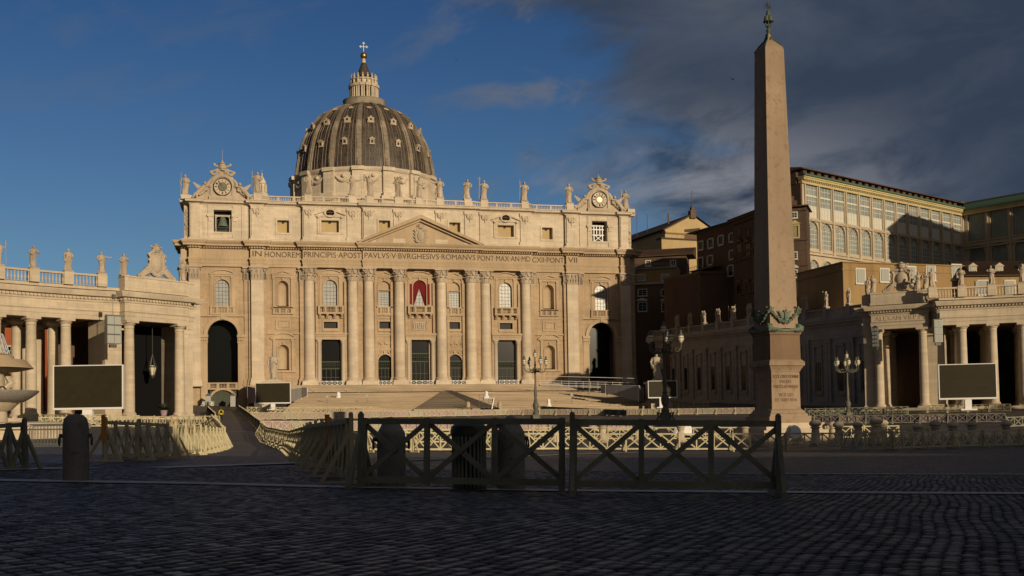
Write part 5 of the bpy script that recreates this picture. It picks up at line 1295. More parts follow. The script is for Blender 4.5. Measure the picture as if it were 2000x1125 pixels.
def palwin(t, x, z, w, h, shut=True, ped=False, fr_='shutterlight', glass='darkglass', y=0, bars=True):
    m = M(); frame_rect(m, x-w/2, x+w/2, z, z+h, .22, y-.14, y); m.box(x-w/2-.3, x+w/2+.3, y-.3, y, z-.36, z-.2)
    if ped: m.box(x-w/2-.4, x+w/2+.4, y-.45, y, z+h+.5, z+h+.75); m.poly([(x-w/2-.5,z+h+.75),(x+w/2+.5,z+h+.75),(x,z+h+1.4)], y-.45, y)
    f = m.build('window', MT[fr_], t)
    m = M(); m.box(x-w/2, x+w/2, y-.03, y-.01, z, z+h); m.build('pane', MT[glass], f)
    if shut:
        for s in (-1, 1):
            m = M(); a, b = sorted((x+s*w*.5, x+s*(w*.5+.62))) if shut != 2 else sorted((x, x+s*w*.48)); m.box(a, b, y-.22, y-.15, z, z+h)
            n = 8
            for k in range(n): m.box(a+.06, b-.06, y-.25, y-.22, z+h*(k+.2)/n, z+h*(k+.6)/n)
            m.build('shutter', MT['shutter'], f)
    elif bars:
        m = M(); muntins(m, x-w/2, x+w/2, z, z+h, 2, 3, y-.035, .07); m.build('glazing_bars', MT[fr_], f)
# ---- the long sunlit loggia wing
A = Fr(1575, 245, 1889, 288); L_ = A.L; nb = 13; bw = (L_-1.2)/nb
top = A.p(1575, 346)[1]
zr0 = A.p(1592, 426)[1]; zr1 = A.p(1592, 361)[1]; za0 = A.p(1597, 486)[1]; za1 = A.p(1597, 434)[1]
pal = thing('loggia_palace', 'long palace wing with a sunlit gallery of tall windows over arches below a yellow cornice', 'building', tuple(A.o), A.rz)
hs = []
for k in range(nb):
    c = .9+bw*(k+.5); hs += [(c-bw*.40, c+bw*.40, zr0, zr1), (c-bw*.36, c+bw*.36, za0, za1, 1), (c-bw*.36, c+bw*.36, za0-8.2, za0-2.6, 1)]
m = M(); wall(m, 0, L_, 0, top-1.6, 0, .7, hs); m.build('wall', MT['loggiawall'], pal)
m = M(); m.box(0, L_, .9, 7, 0, top-1.5); m.build('wing_body', MT['brickred'], pal)
m = M()
for z, h, o in ((zr0-.5,.2,.2),(zr0-.85,.22,.42),(za0-.9,.3,.3),(za0-1.6,.4,.55)): m.box(-.2, L_, -o, 0, z, z+h)
for k in range(nb+1):
    c = .9+bw*k
    m.box(c-.28, c+.28, -.32, 0, za0-.6, za1); m.box(c-.2, c+.2, -.28, 0, zr0-.6, zr1+.3); m.box(c-.4,c+.4,-.42,0,za1-.7,za1-.2); m.box(c-.4,c+.4,-.36,0,za0-1.2,za0-.3); m.box(c-.36,c+.36,-.36,0,zr1-.1,zr1+.3)
for k in range(nb):
    c = .9+bw*(k+.5); frame_arch(m, c, za0, za1, bw*.72, .22, -.16, 0, 10); frame_arch(m, c, za0-8.2, za0-2.6, bw*.72, .22, -.16, 0, 10)
    m.box(c-bw*.34, c+bw*.34, -.06, 0, zr0-.28, zr0-.05)
m.build('pilasters_and_bands', MT['loggiawall'], pal)
m = M(); m.box(-.3, L_, -.35, .7, top-1.6, top-1.1); m.box(-.3, L_, -.25, .7, top-1.1, top-.75)
for k in range(int(L_/.7)): m.box(.1+k*.7, .4+k*.7, -.7, -.25, top-1.05, top-.75)
m.box(-.5, L_, -.9, .7, top-.75, top-.35); m.box(-.6, L_, -1.1, .7, top-.35, top-.05); m.build('cornice', MT['loggiayellow'], pal)
m = M(); m.box(-.7, L_+.6, -1.45, -.9, top-.02, top+.35); m.build('gutter', MT['gutter'], pal)
m = M(); m.box(-.5, L_, 1.2, 7, top-1.5, top+1.5)
for k in range(25): m.box(k*2.65+.3, k*2.65+1.6, -.2, 1.2, top, top+1.5)
m.build('brick_eaves', MT['brickred'], pal)
m = M()
for z, y0_, y1_ in ((top+1.5, -.9, 7),):
    m.hexa([(-1,y0_,z),(L_+2,y0_,z),(L_+2,y1_,z),(-1,y1_,z)], [(-1,y0_+.2,z+.3),(L_+2,y0_+.2,z+.3),(L_+2,y1_,z+1.6),(-1,y1_,z+1.6)])
m.build('tiled_roof', MT['tile'], pal)
m = M(); m.box(-.4, -.0, .1, 7, 0, top-1.5); m.build('end_wall', MT['brickred'], pal)
wr = M(); w_, h_ = bw*.8, zr1-zr0; muntins(wr, -w_/2, w_/2, 0, h_, 4, 6, .3, .12); wr.box(-w_/2, w_/2, .18, .3, h_*.62, h_*.66); wrm = wr.mesh('window', MT['shutterlight'])
wg = M(); wg.box(-w_/2, w_/2, .35, .4, 0, h_); wgm = wg.mesh('pane', MT['loggiaglass']); wc = M(); wc.box(-w_/2,w_/2,.31,.345,0,h_*.36); wcm = wc.mesh('lower_panel', MT['shutterlight'])
wa = M(); w2, h2 = bw*.72, za1-za0; r2 = w2/2; cz = h2-r2; muntins(wa, -w2/2, w2/2, 0, cz, 4, 4, .3, .12)
for k in range(1, 6): a = pi*k/6; wa.bar((0,.25,cz),(r2*cos(a),.25,cz+r2*sin(a)),.1,.08)
wa.tube([(r2*.45*cos(pi*t/8),.25,cz+r2*.45*sin(pi*t/8)) for t in range(9)], .06, 4); wam = wa.mesh('arched_window', MT['shutterlight'])
wb = M(); wb.poly([(-r2,0),(r2,0)]+arc(0,cz,r2,0,pi,10), .35, .4); wbm = wb.mesh('pane', MT['loggiaglass'])
for k in range(nb):
    c = .9+bw*(k+.5); w_o = child('window', wrm, pal, (c,0,zr0)); child('pane', wgm, w_o); child('lower_panel', wcm, w_o)
    w_o = child('arched_window', wam, pal, (c,0,za0)); child('pane', wbm, w_o)
    if k < 5: w_o = child('arched_window', wam, pal, (c,0,za0-2.6-h2)); child('pane', wbm, w_o)
# ---- wing turning towards the viewer on the right
e2 = Vector((A.n.x, A.n.y, 0)); c0 = A.o+A.e*L_
B_ = Fr(1889, 288, 1990, 280); B_.o = c0.copy(); B_.e = e2; B_.L = 60; B_.n = Vector((e2.y,-e2.x,0)); B_.rz = atan2(e2.y, e2.x)
pb = thing('side_palace', 'shaded palace wing at the right edge with big gallery windows and green gutter', 'building', tuple(B_.o), B_.rz)
bw2 = 6.0; hs = []
for k in range(9): c = .6+bw2*(k+.5); hs += [(c-2.3,c+2.3,zr0,zr1),(c-2.1,c+2.1,za0,za1,1)]
m = M(); wall(m, 0, 60, 0, top-1.5, 0, .7, hs); m.build('wall', MT['loggiawall'], pb)
m = M(); m.box(0, 60, .9, 18, 0, top-1.5); m.build('wing_body', MT['brown'], pb)
m = M()
for z, h, o in ((zr0-.9,.3,.25),(zr0-1.6,.35,.5),(za0-.9,.3,.3),(za1+.9,.3,.2)): m.box(.5, 60, -o, 0, z, z+h)
for k in range(1, 10): c = .6+bw2*k; m.box(c-.28, c+.28, -.32, 0, za0-.6, za1+.9); m.box(c-.2, c+.2, -.28, 0, zr0-.6, zr1+.3)
m.build('pilasters_and_bands', MT['loggiawall'], pb)
m = M(); m.box(.5, 60, -.9, .7, top-1.5, top-.3); m.build('cornice', MT['loggiayellow'], pb)
m = M(); m.hexa([(.5,-1.6,top-.3),(60,-1.6,top-.3),(60,-.2,top-.3),(.5,-.2,top-.3)], [(.5,-1.5,top+.2),(60,-1.5,top+.2),(60,0,top+1.6),(.5,0,top+1.6)]); m.build('gutter', MT['gutter'], pb)
m = M(); m.hexa([(-2,-.2,top+1.5),(60,-.2,top+1.5),(60,14,top+1.5),(-2,14,top+1.5)], [(-2,0,top+1.9),(60,0,top+1.9),(60,13,top+4.5),(-2,13,top+4.5)]); m.box(.2,60,.1,17,top-1.5,top+1.5); m.build('tiled_roof', MT['tile'], pb)
m = M(); m.box(-2.6,-.2,-.5,2.2,top-.2,top+2.4); m.build('chimney', MT['brickred'], pb)
for k in range(9):
    c = .6+bw2*(k+.5); g = M(); g.box(c-2.3,c+2.3,.4,.45,zr0,zr1); muntins(g, c-2.3, c+2.3, zr0, zr1, 6, 7, .38, .09); g.build('window', MT['loggiaglass'], pb)
    g = M(); g.box(c-2.1,c+2.1,.4,.45,za0,za1); muntins(g, c-2.1, c+2.1, za0, za1, 5, 6, .38, .09); g.build('arched_window', MT['loggiaglass'], pb)
# ---- unseen block out of frame, sunward, added to shade the loggia wing
pe = thing('east_shade_block', 'unseen tall block farther right, added to shade the loggia wing', 'building', (133,-95,3), 0)
m = M(); m.box(0,52,-26,0,0,60); m.build('wall', MT['ochre'], pe)
m = M(); m.hexa([(-1,-27,60),(53,-27,60),(53,1,60),(-1,1,60)], [(12,-14,63),(40,-14,63),(40,-12,63),(12,-12,63)]); m.build('roof', MT['tile'], pe)
# ---- ochre house in front of the loggia
C_ = Fr(1651, 208, 1886, 216); tz = C_.p(1651, 511)[1]
oh = block('ochre_house', 'flat topped ochre house with grey shuttered windows behind the right coat of arms', C_, tz-1.6, 16, MT['ochre'])
m = M(); m.box(-.2, C_.L+.2, -.12, 16.2, tz-1.6, tz-1.35); m.box(0,C_.L,0,16,tz-1.35,tz-.2); m.box(-.3,C_.L+.3,-.3,16.3,tz-.2,tz); m.build('parapet', MT['ochre'], oh)
for (u0,u1,v0,v1) in ((1673,1688,526,552),(1720,1735,526,549),(1769,1787,522,548),(1810,1825,520,546),(1860,1876,518,545)):
    a, b = C_.p(u0,v1), C_.p(u1,v0); palwin(oh, (a[0]+b[0])/2, a[1], b[0]-a[0], b[1]-a[1], 2)
m = M(); x_ = C_.p(1790,540)[0]; m.tube([(x_,-.15,0),(x_,-.15,tz-1.6)],.09,5); m.build('drainpipe', MT['brown'], oh)
# its long shaded side running back to the left
Cs = Fr(1556, 252, 1649.5, 212); 
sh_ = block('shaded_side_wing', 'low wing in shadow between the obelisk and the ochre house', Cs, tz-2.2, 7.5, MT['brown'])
for u in (1601, 1619, 1639): a = Cs.p(u, 560); palwin(sh_, a[0], a[1], 1.5, 2.8, 0)
m = M(); m.box(0,Cs.L,-.3,7.6,tz-2.2,tz-1.9)
m.build('parapet', MT['loggiawall'], sh_)
m = M()
for k in range(9): m.box(k*5,k*5+.06,-.1,-.04,tz-1.9,tz-.9)
m.box(0,Cs.L,-.1,-.05,tz-.95,tz-.9); m.build('railing', MT['iron'], sh_)
# ---- lower house with tiled roof at the right edge
D_ = Fr(1886.5, 213, 2060, 214); zt_d = D_.p(1900,540)[1]
dh = block('tiled_house', 'brown house with dormers in its tiled roof at the right edge', D_, zt_d, 12, MT['ochre'])
zr = D_.p(1900,515)[1]
m = M(); m.hexa([(0,-.7,zt_d),(D_.L,-.7,zt_d),(D_.L,6,zt_d),(0,6,zt_d)], [(0,-.6,zt_d+.2),(D_.L,-.6,zt_d+.2),(D_.L,6,zr+1.2),(0,6,zr+1.2)])
for k in range(int(D_.L/.45)): x = .2+k*.45; m.bar((x,-.7,zt_d+.25),(x,6,zr+1.25),.16,.14)
m.build('tiled_roof', MT['tile'], dh)
for u in (1905, 1957, 2010):
    x = D_.p(u,528)[0]; m = M(); z = zt_d+1.0; m.box(x-.8,x+.8,1.0,4,z,z+1.1); m.poly([(x-1.0,z+1.1),(x+1.0,z+1.1),(x,z+1.8)],.8,4); f = m.build('dormer', MT['loggiawall'], dh); m = M(); m.box(x-.5,x+.5,.93,.97,z+.2,z+.95); m.build('pane', MT['shutter'], f)
for u, s_ in ((1920,1),(1973,2),(2030,1)): a = D_.p(u, 575); palwin(dh, a[0], a[1], 1.8, 2.6, s_)
# ---- painted turret left of the loggia
T_ = Fr(1543, 242, 1582, 240.5); tt = T_.p(1560, 404)[1]
tu = block('painted_turret', 'narrow reddish palace tower with small windows and a framed blue mosaic panel beside the obelisk', T_, tt, 14, MT['brickred'])
m = M(); m.hexa([(-6,-.9,tt),(T_.L+.6,-.9,tt),(T_.L+.6,14,tt),(-6,14,tt)], [(-6,-.8,tt+.2),(T_.L+.6,-.8,tt+.2),(T_.L-1,8,tt+2),(-6,8,tt+2)]); m.build('tiled_roof', MT['tile'], tu)
for v0, v1, ped in ((425,415,0),(505,493,0),(541,528,1)):
    a, b = T_.p(1547,v0), T_.p(1556,v1); palwin(tu, (a[0]+b[0])/2, a[1], b[0]-a[0], b[1]-a[1], 0, bool(ped))
a, b = T_.p(1547,464), T_.p(1559,441); m = M(); frame_rect(m, a[0], b[0], a[1], b[1], .3, -.3, 0); m.poly([(a[0]-.6,b[1]+.4),(b[0]+.6,b[1]+.4),((a[0]+b[0])/2,b[1]+1.3)], -.4, 0); f = m.build('mosaic_frame', MT['loggiayellow'], tu)
m = M(); m.box(a[0],b[0],-.1,-.05,a[1],b[1]); m.build('mosaic', stone('mosaic', (.12,.25,.34), (.45,.30,.08), None, fine=2, big=.8), f)
for v in (470, 412, 520): m = M(); z = T_.p(1560,v)[1]; m.box(0,T_.L+.2,-.3,0,z,z+.5); m.build('string_course', MT['brickred'], tu)
# ---- tall dark range left of the obelisk
E_ = Fr(1437, 272, 1552, 246); te = E_.p(1437, 433)[1]
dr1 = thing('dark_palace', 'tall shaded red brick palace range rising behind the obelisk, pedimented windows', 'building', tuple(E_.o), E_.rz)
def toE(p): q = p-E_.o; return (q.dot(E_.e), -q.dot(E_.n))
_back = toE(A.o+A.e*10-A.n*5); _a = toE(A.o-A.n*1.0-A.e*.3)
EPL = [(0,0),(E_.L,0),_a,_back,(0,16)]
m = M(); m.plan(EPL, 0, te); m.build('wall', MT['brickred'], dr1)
m = M(); m.box(-.6,E_.L,-1.1,4,te,te+.5); m.box(-.3,E_.L,-.5,0,te-.8,te)
m.build('cornice', MT['brickred'], dr1)
for v, h in ((498,.5),(512,.4),(578,.5)): m = M(); z = E_.p(1440,v)[1]; m.box(0,E_.L,-.25,0,z,z+h); m.build('string_course', MT['brickred'], dr1)
m = M(); m.hexa([(-.8,-1.3,te+.5),(E_.L,-1.3,te+.5),(E_.L,3,te+.5),(-.8,12,te+.5)], [(-.8,-1.2,te+.7),(E_.L,-1.2,te+.7),(E_.L,2.9,te+1.6),(-.8,11,te+3)]); m.build('tiled_roof', MT['tile'], dr1)
for u in (1442, 1459, 1474):
    for v0, v1, ped, sh in ((500,478,1,0),(577,556,1,0)):
        a = E_.p(u, v0); h = E_.p(u, v1)[1]-a[1]; palwin(dr1, a[0]+.6, a[1], 2.2, h, 0, True, 'brown')
    a = E_.p(u, 462); palwin(dr1, a[0]+.6, a[1], 1.3, 1.6, 0, False, 'brown')
E2 = Fr(1366, 288, 1437, 274); t2 = E2.p(1366, 453)[1]
d2 = block('shuttered_palace', 'dark brown palace with pale window shutters left of the tall red range', E2, t2, 22, MT['brickred'])
m = M(); m.hexa([(-3,-1.4,t2),(E2.L,-1.4,t2),(E2.L,20,t2),(-3,20,t2)], [(-3,-1.2,t2+.25),(E2.L,-1.2,t2+.25),(E2.L,10,t2+2.4),(-3,10,t2+2.4)]); m.build('tiled_roof', MT['gutter'], d2)
for (u, v0, v1) in ((1369,487,472),(1389,483,467),(1409,477,461),(1431,471,456),(1388,516,500),(1431,505,489),(1369,525,504),(1428,538,519)):
    a = E2.p(u, v0); h = E2.p(u, v1)[1]-a[1]; palwin(d2, a[0], a[1], 1.7, h, True)
m = M(); a = E2.p(1373,530); b = E2.p(1409,520); m.box(a[0]-3,b[0],-2.2,0,a[1],a[1]+.3)
for k in range(14): x = a[0]-3+(b[0]-a[0]+3)*k/14; m.box(x,x+.06,-2.2,-2.14,a[1],a[1]+1.2)
m.box(a[0]-3,b[0],-2.2,-2.12,a[1]+1.15,a[1]+1.22); m.build('terrace', MT['brown'], d2)
F1 = Fr(1322, 293, 1371, 275); tf = F1.p(1371, 533)[1]
f1 = block('corner_palace', 'brown palace with a sharp corner in shadow and arched window heads', F1, tf, 8, MT['brown'])
F2 = Fr(1371, 275, 1437, 281); q = M()
rot = F2.rz-F1.rz
for u in (1331,1343,1354,1365): a = F1.p(u, 603); palwin(f1, a[0], a[1], 1.3, 2.6, 0, True, 'brown')
m = M(); m.box(-.3,F1.L+.3,-.7,8,tf,tf+.6); m.box(-.1,F1.L+.1,-.25,0,tf-.9,tf-.6); m.build('cornice', MT['brown'], f1)
f2 = block('corner_palace', 'shaded brown palace front left of the tall red range, two small square windows', F2, tf, 14, MT['brickred'])
m = M(); m.box(0,F2.L,-.7,14,tf,tf+.6); m.box(0,F2.L,-.25,0,tf-.9,tf-.6); m.build('cornice', MT['brown'], f2)
for u, v in ((1401,570),(1430,572),(1401,598),(1431,600)): a = F2.p(u, v); palwin(f2, a[0], a[1], 1.8, 1.9 if v < 590 else 2.6, 1 if v > 590 else 0)
G_ = Fr(1240, 306, 1326, 303); tg = G_.p(1300, 554)[1]
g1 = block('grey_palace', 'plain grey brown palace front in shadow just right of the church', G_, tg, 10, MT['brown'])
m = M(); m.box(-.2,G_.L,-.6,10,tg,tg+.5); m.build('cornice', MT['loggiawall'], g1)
for u, v, w, h, sh, ped in ((1255,577,2.2,1.6,0,0),(1301,577,2.0,1.6,1,0),(1255,607,2.2,2.2,0,1),(1301,607,2.2,2.2,0,1)): a = G_.p(u, v); palwin(g1, a[0], a[1], w, h, sh, bool(ped))
G2_ = Fr(1240, 309, 1327, 306); t_ = G2_.p(1300, 524)[1]
g2 = block('ochre_attic_house', 'shaded ochre upper storey with two square shuttered windows right of the church', G2_, t_, 8, MT['ochre'])
m = M(); m.box(-.2,G2_.L,-.4,8,t_,t_+.35)
for k in range(40): x = G2_.L*k/40; m.box(x,x+.06,-.3,-.24,t_+.35,t_+1.5)
m.box(0,G2_.L,-.3,-.24,t_+1.45,t_+1.52); m.build('terrace_railing', MT['steel'], g2)
for u in (1253, 1299): a = G2_.p(u, 547); palwin(g2, a[0], a[1], 1.9, 1.5, 2)
H_ = Fr(1236, 318, 1345, 314); th = H_.p(1300, 500)[1]; th2 = H_.p(1300,487)[1]
h1 = block('rusty_house', 'reddish stained house under a dark tiled roof right of the church', H_, th, 8, MT['brickred'])
m = M(); m.hexa([(-2,-.8,th),(H_.L+2,-.8,th),(H_.L+2,9,th),(-2,9,th)], [(-2,-.7,th+.2),(H_.L+2,-.7,th+.2),(H_.L+2,9,th2+1.5),(-2,9,th2+1.5)])
for k in range(50): x = -2+(H_.L+4)*k/50; m.bar((x,-.7,th+.25),(x,9,th2+1.55),.18,.15)
m.build('tiled_roof', MT['tile'], h1)
for u, v in ((1266,519),(1315,519)): a = H_.p(u,v); palwin(h1, a[0], a[1], 1.2, 1.4, 0)
I_ = Fr(1304, 345, 1404, 352); ti = I_.p(1304, 449)[1]; ap_ = I_.p(1352, 421)
i1 = block('gabled_chapel', 'tall yellow gabled chapel catching the sun, with long dark roof and lightning rods', I_, ti, 40, MT['yellow'])
m = M(); xa = ap_[0]; m.poly([(0,ti),(I_.L,ti),(xa,ap_[1])], 0, 40); m.build('gable', MT['yellow'], i1)
m = M(); m.add([(-.8,-.5,ti-.3),(xa,-.5,ap_[1]+.1),(xa,41,ap_[1]+.1),(-.8,41,ti-.3)], [(0,3,2,1)]); m.add([(-.8,-.5,ti+.1),(xa,-.5,ap_[1]+.6),(xa,41,ap_[1]+.6),(-.8,41,ti+.1)], [(0,1,2,3)]); m.add([(-.8,-.5,ti-.3),(xa,-.5,ap_[1]+.1),(xa,-.5,ap_[1]+.6),(-.8,-.5,ti+.1)],[(0,1,2,3)])
m.add([(I_.L+.8,-.5,ti+.1),(xa,-.5,ap_[1]+.6),(xa,41,ap_[1]+.6),(I_.L+.8,41,ti+.1)], [(0,3,2,1)]); m.build('tiled_roof', MT['tile'], i1)
m = M(); m.box(0,I_.L,-.5,0,ti-.9,ti-.5)
for k in range(50): m.box(I_.L*k/50,I_.L*k/50+.15,-.4,0,ti-1.3,ti-.9)
zb = I_.p(1340,473)[1]; m.box(-3,I_.L,-3,0,0,zb); a,b = I_.p(1324,472),I_.p(1334,459); frame_rect(m,a[0],b[0],a[1],b[1],.12,-.1,0); m.build('bands', MT['yellow'], i1)
m = M(); m.box(-3.3,I_.L,-3.3,0,zb,zb+.5); m.build('lean_to_roof', MT['tile'], i1)
m = M(); m.box(xa-1,xa+1,-.8,.8,ap_[1]-1,ap_[1]+1.5); m.box(xa-.5,xa+.5,-.5,.5,ap_[1]+1.5,ap_[1]+2.6); m.ball((xa,0,ap_[1]+3),.45,7,5); m.tube([(xa,0,ap_[1]+3),(xa,0,ap_[1]+8)],.09,4)
m.tube([(1,20,ti),(1,20,ti+9)],.08,4); m.tube([(6,8,ti+3),(6,8,ti+7)],.25,5); m.build('finial_and_rods', MT['brown'], i1)
# far roof side of the chapel running to the left
J_ = Fr(1244, 372, 1303.5, 346); tj = J_.p(1303, 452)[1]
j1 = block('dark_nave_side', 'long dark flank and sloping roof left of the yellow gable', J_, tj, 12, MT['brown'])
m = M(); m.hexa([(-1,-.8,tj),(J_.L,-.8,tj),(J_.L,12,tj),(-1,12,tj)], [(-1,-.7,tj+.3),(J_.L,-.7,tj+.3),(J_.L,12,tj+1.8),(-1,12,tj+1.8)])
x_ = J_.p(1261,470)[0]; m.box(x_-.8,x_+.8,0,1.5,tj,tj+2.4); m.tube([(x_,.7,tj+2),(x_,.7,tj+9)],.08,4); m.build('tiled_roof', MT['tile'], j1)
for k in range(4): x = J_.L*(k+.5)/4; m = M(); m.box(x-.4,x+.4,-.6,0,0,tj-.5); m.build('buttress', MT['brown'], j1)
# ---- orange house behind the left colonnade
K_ = Fr(-60, 205, 44, 205); ko = block('orange_house', 'orange plastered house with white framed windows seen between the left columns', K_, 20.5, 10, MT['orange'])
for u in (4, 22): 
    for v in (700, 760): a = K_.p(u, v); palwin(ko, a[0], a[1], 1.2, 2.2, 0)
K2 = Fr(88, 210, 112, 209); ko2 = block('pale_house', 'pale narrow house with red edge seen between the left columns', K2, 20, 8, MT['orange'])
m = M(); m.box(.6,2.0,-.05,0,2,19); m.build('white_bay', MT['shutterlight'], ko2)
# ---- added leafy screen behind the right colonnade, darkens the gaps between its columns
m = M(); R = random.Random(5)
pts = [arcp(CR_+20, a_) for a_ in range(14, 61, 1)]
for (x0,y0),(x1,y1) in zip(pts, pts[1:]):
    for k in range(60):
        t = R.random(); z = R.uniform(0, 14.0); x = x0+(x1-x0)*t+R.uniform(-.8,.8); y = y0+(y1-y0)*t+R.uniform(-.8,.8); r = R.uniform(.5,1.1); a_ = R.uniform(0,6.28); e_ = R.uniform(-.6,.6)
        m.add([(x-r*cos(a_),y-r*sin(a_),z+3-r*.5),(x+r*cos(a_),y+r*sin(a_),z+3-r*.5+e_),(x+r*.6*cos(a_),y+r*.6*sin(a_)+.2,z+3+r),(x-r*.6*cos(a_),y-r*.6*sin(a_),z+3+r-e_)], [(0,1,2,3)])
path = [(x,y) for x,y in pts]; m.sweep([(-.6,2),(0,2),(0,17.2),(-.6,17.2)], path)
tag(m.build('shade_screen', MT['leaf']), 'added dark leafy screen between the right colonnade columns, standing in for shade', 'shade_screen')
# ---- unseen street palaces, added and sized to throw shade on the near paving
def street(name, label, x0, x1, y, h):
    t = thing(name, label, 'building', (x0, y, -1), 0); m = M(); m.box(0, x1-x0, -14, 0, 0, h); m.build('wall', MT['ochre'], t)
    m = M(); m.box(-.5, x1-x0+.5, -14.5, .5, h-.6, h); m.build('cornice', MT['pale'], t)
    w = M(); n = int((x1-x0)/5)
    for k in range(n):
        for z in (3, 8, 13, 18, 23):
            if z+3 < h-1: w = M(); x = 2.5+k*5; w.box(x-.7, x+.7, .02, .1, z, z+2.6); w.build('window', MT['shutter'], t)
    return t
SHADE = [(-150,-44,-306,15.0),(-44,16.5,-306,14.8),(17,95,-300,21.4)]
street('shade_palace', 'unseen ochre palace behind the viewer, south side, sized to shade the paving', *SHADE[0])
street('shade_palace', 'unseen low ochre building behind the viewer, added to shade the paving', *SHADE[1])
street('shade_palace', 'unseen tall ochre palace behind the viewer, north side, sized to shade the square', *SHADE[2])
# ================================================================ BARRIERS
BH = 1.13; RB = random.Random(31)
def barrier_parts(L, n=3, w=.07):
    f = M(); f.box(0, L, -w/2, w/2, BH-.1, BH-.01); f.box(0, L, -w/2, w/2, .12, .22)
    for k in range(n+1): x = min(max(L*k/n, w*.55), L-w*.55); f.box(x-w*.55, x+w*.55, -w*.6, w*.6, .04 if k in (0, n) else .1, BH)
    br = []
    for k in range(n):
        m = M(); a, b = L*k/n+w*.6, L*(k+1)/n-w*.6
        m.bar((a,-.022,.22),(b,-.022,BH-.1),.04,.075); m.bar((b,.022,.22),(a,.022,BH-.1),.04,.075); m.ball(((a+b)/2,-.045,(BH+.12)/2),.014,6,4); br.append(m)
    return f, br
def trestle(tall=1.22, dx=0., w=.075):
    m = M(); m.box(dx-w/2, dx+w/2, -w*.5-.05, w*.5-.05, .03, tall-.03); m.ball((dx,-.05,tall-.03), w*.55, 8, 5)
    for s in (-1, 1): m.bar((dx,-.05+s*.04,.86),(dx,s*.46,.07),.065,.065)
    m.box(dx-w*.6, dx+w*.6, -.52, .52, 0, .075); return m
TRI = {}
def get(key, fn):
    if key not in TRI: TRI[key] = fn()
    return TRI[key]
def ordinal(k): return ('first','second','third','fourth','fifth','sixth','seventh','eighth','ninth','tenth','eleventh','twelfth')[k-1] if k <= 12 else f'{k}th'
def panel(p, q, label, group, lod=0, mt='wood', cloth=None, z=None, post=None, ends=(1,1)):
    d = Vector((q[0]-p[0], q[1]-p[1], 0)); L = d.length; rz = atan2(d.y, d.x)
    z0 = gz(*p) if z is None else z[0]; z1 = gz(*q) if z is None else z[1]
    t = thing('barrier', label, 'barrier', (p[0], p[1], z0), rz, group); t.rotation_euler = (RB.uniform(-.025,.025), -atan2(z1-z0, L)+RB.uniform(-.004,.004), rz+(RB.uniform(-.012,.012) if lod else 0))
    key = round(L, 1)
    def mk():
        f, br = barrier_parts(key); return f.mesh('frame', MT[mt]), [b.mesh('brace', MT[mt]) for b in br]
    fm, bm = get((key, mt), mk)
    sc = L/key
    o = child('frame', fm, t); o.scale = (sc,1,1)
    if lod < 2:
        for b in bm: b_ = child('brace', b, t); b_.scale = (sc,1,1)
    else:
        o.data = get((key, mt, 'all'), lambda: merged(key, mt))
    if lod < 3:
        tm = get(('tr', mt, post), lambda: trestle(1.22).mesh('trestle', MT[mt])); ends[0] and child('trestle', tm, t, (.0,0,0))
        if lod < 1 and ends[1]: child('trestle', tm, t, (L-.05,0,0))
    if cloth:
        def mkc():
            m = M(); n = 26; vs = []; 
            for j in range(3):
                for k in range(n+1): vs.append((key*k/n, .07+.03*sin(k*1.9+j), (1.06,.6,.1)[j]))
            m.add(vs, [(j*(n+1)+k, (j+1)*(n+1)+k, (j+1)*(n+1)+k+1, j*(n+1)+k+1) for j in range(2) for k in range(n)]); return m.mesh('cloth', MT[cloth])
        c = child('cloth', get((key, cloth), mkc), t); c.scale = (sc,1,1)
    return t
def merged(key, mt):
    f, br = barrier_parts(key)
    for b in br: n = len(f.v); f.v += b.v; f.f += [tuple(n+i for i in x) for x in b.f]; f.mi += b.mi
    return f.mesh('frame', MT[mt])
def row(px, what, group, lod=1, mt='wood', cloth=None, Lp=3.2, every=1, wpts=None, side='left'):
    P = [Vector(gp(u, v)) for u, v in px] if wpts is None else [Vector(p) for p in wpts]
    tot = sum((b-a).length for a, b in zip(P, P[1:])); n = max(1, round(tot/Lp)); k = 0
    def along(s):
        for a, b in zip(P, P[1:]):
            l = (b-a).length
            if s <= l+1e-6: return a.lerp(b, s/l)
            s -= l
        return P[-1]
    for i in range(n):
        a, b = along(tot*i/n), along(tot*(i+1)/n); d = (b-a).normalized()
        cl = cloth[i % len(cloth)] if cloth else None
        panel(a+d*.03, b-d*.03, f'{what}, {ordinal(i+1)} from its {side} end', group, lod, mt, cl)
# nearest two panels and the ones left of them
GN = 'dark wooden barriers nearest the viewer'
panel((-42.29,-264.68), (-39.46,-266.28), 'nearest crossbraced wooden barrier, left one of two, in front of the bin', GN, 0, 'wooddark', z=(.06,-.01), ends=(1,0))
panel((-39.36,-266.33), (-36.40,-267.14), 'nearest crossbraced wooden barrier, right one of two, ending under the obelisk', GN, 0, 'wooddark', z=(-.01,-.08))
a = at(-45, 925, 22.0); b = at(52, 915, 23.2)
panel((a.x,a.y), (b.x,b.y), 'dark wooden barrier cut by the left edge of the photo', GN, 0, 'wooddark', z=(.10,.14))
GS = 'wooden barriers along the street to the church'
row([(683,948),(607,905),(566,880),(524,866)], 'barrier on the right side of the lane', GS, 0, 'wood', Lp=3.0, side='near')
row([(524,866),(508,848)], 'sunlit barrier curving left beside the lane', GS, 1, 'wood', Lp=2.8, side='near')
row([(202,903),(326,897)], 'shaded barrier left of the lane beside the dark bollard', GS, 0, 'wood', Lp=3.2, side='near')
row([(340,894),(384,888),(438,874)], 'sunlit barrier left of the lane', GS, 0, 'wood', Lp=3.0, side='near')
row([(438,872),(428,852),(412,828)], 'far barrier on the left of the lane', GS, 1, 'wood', Lp=3.2, side='near')
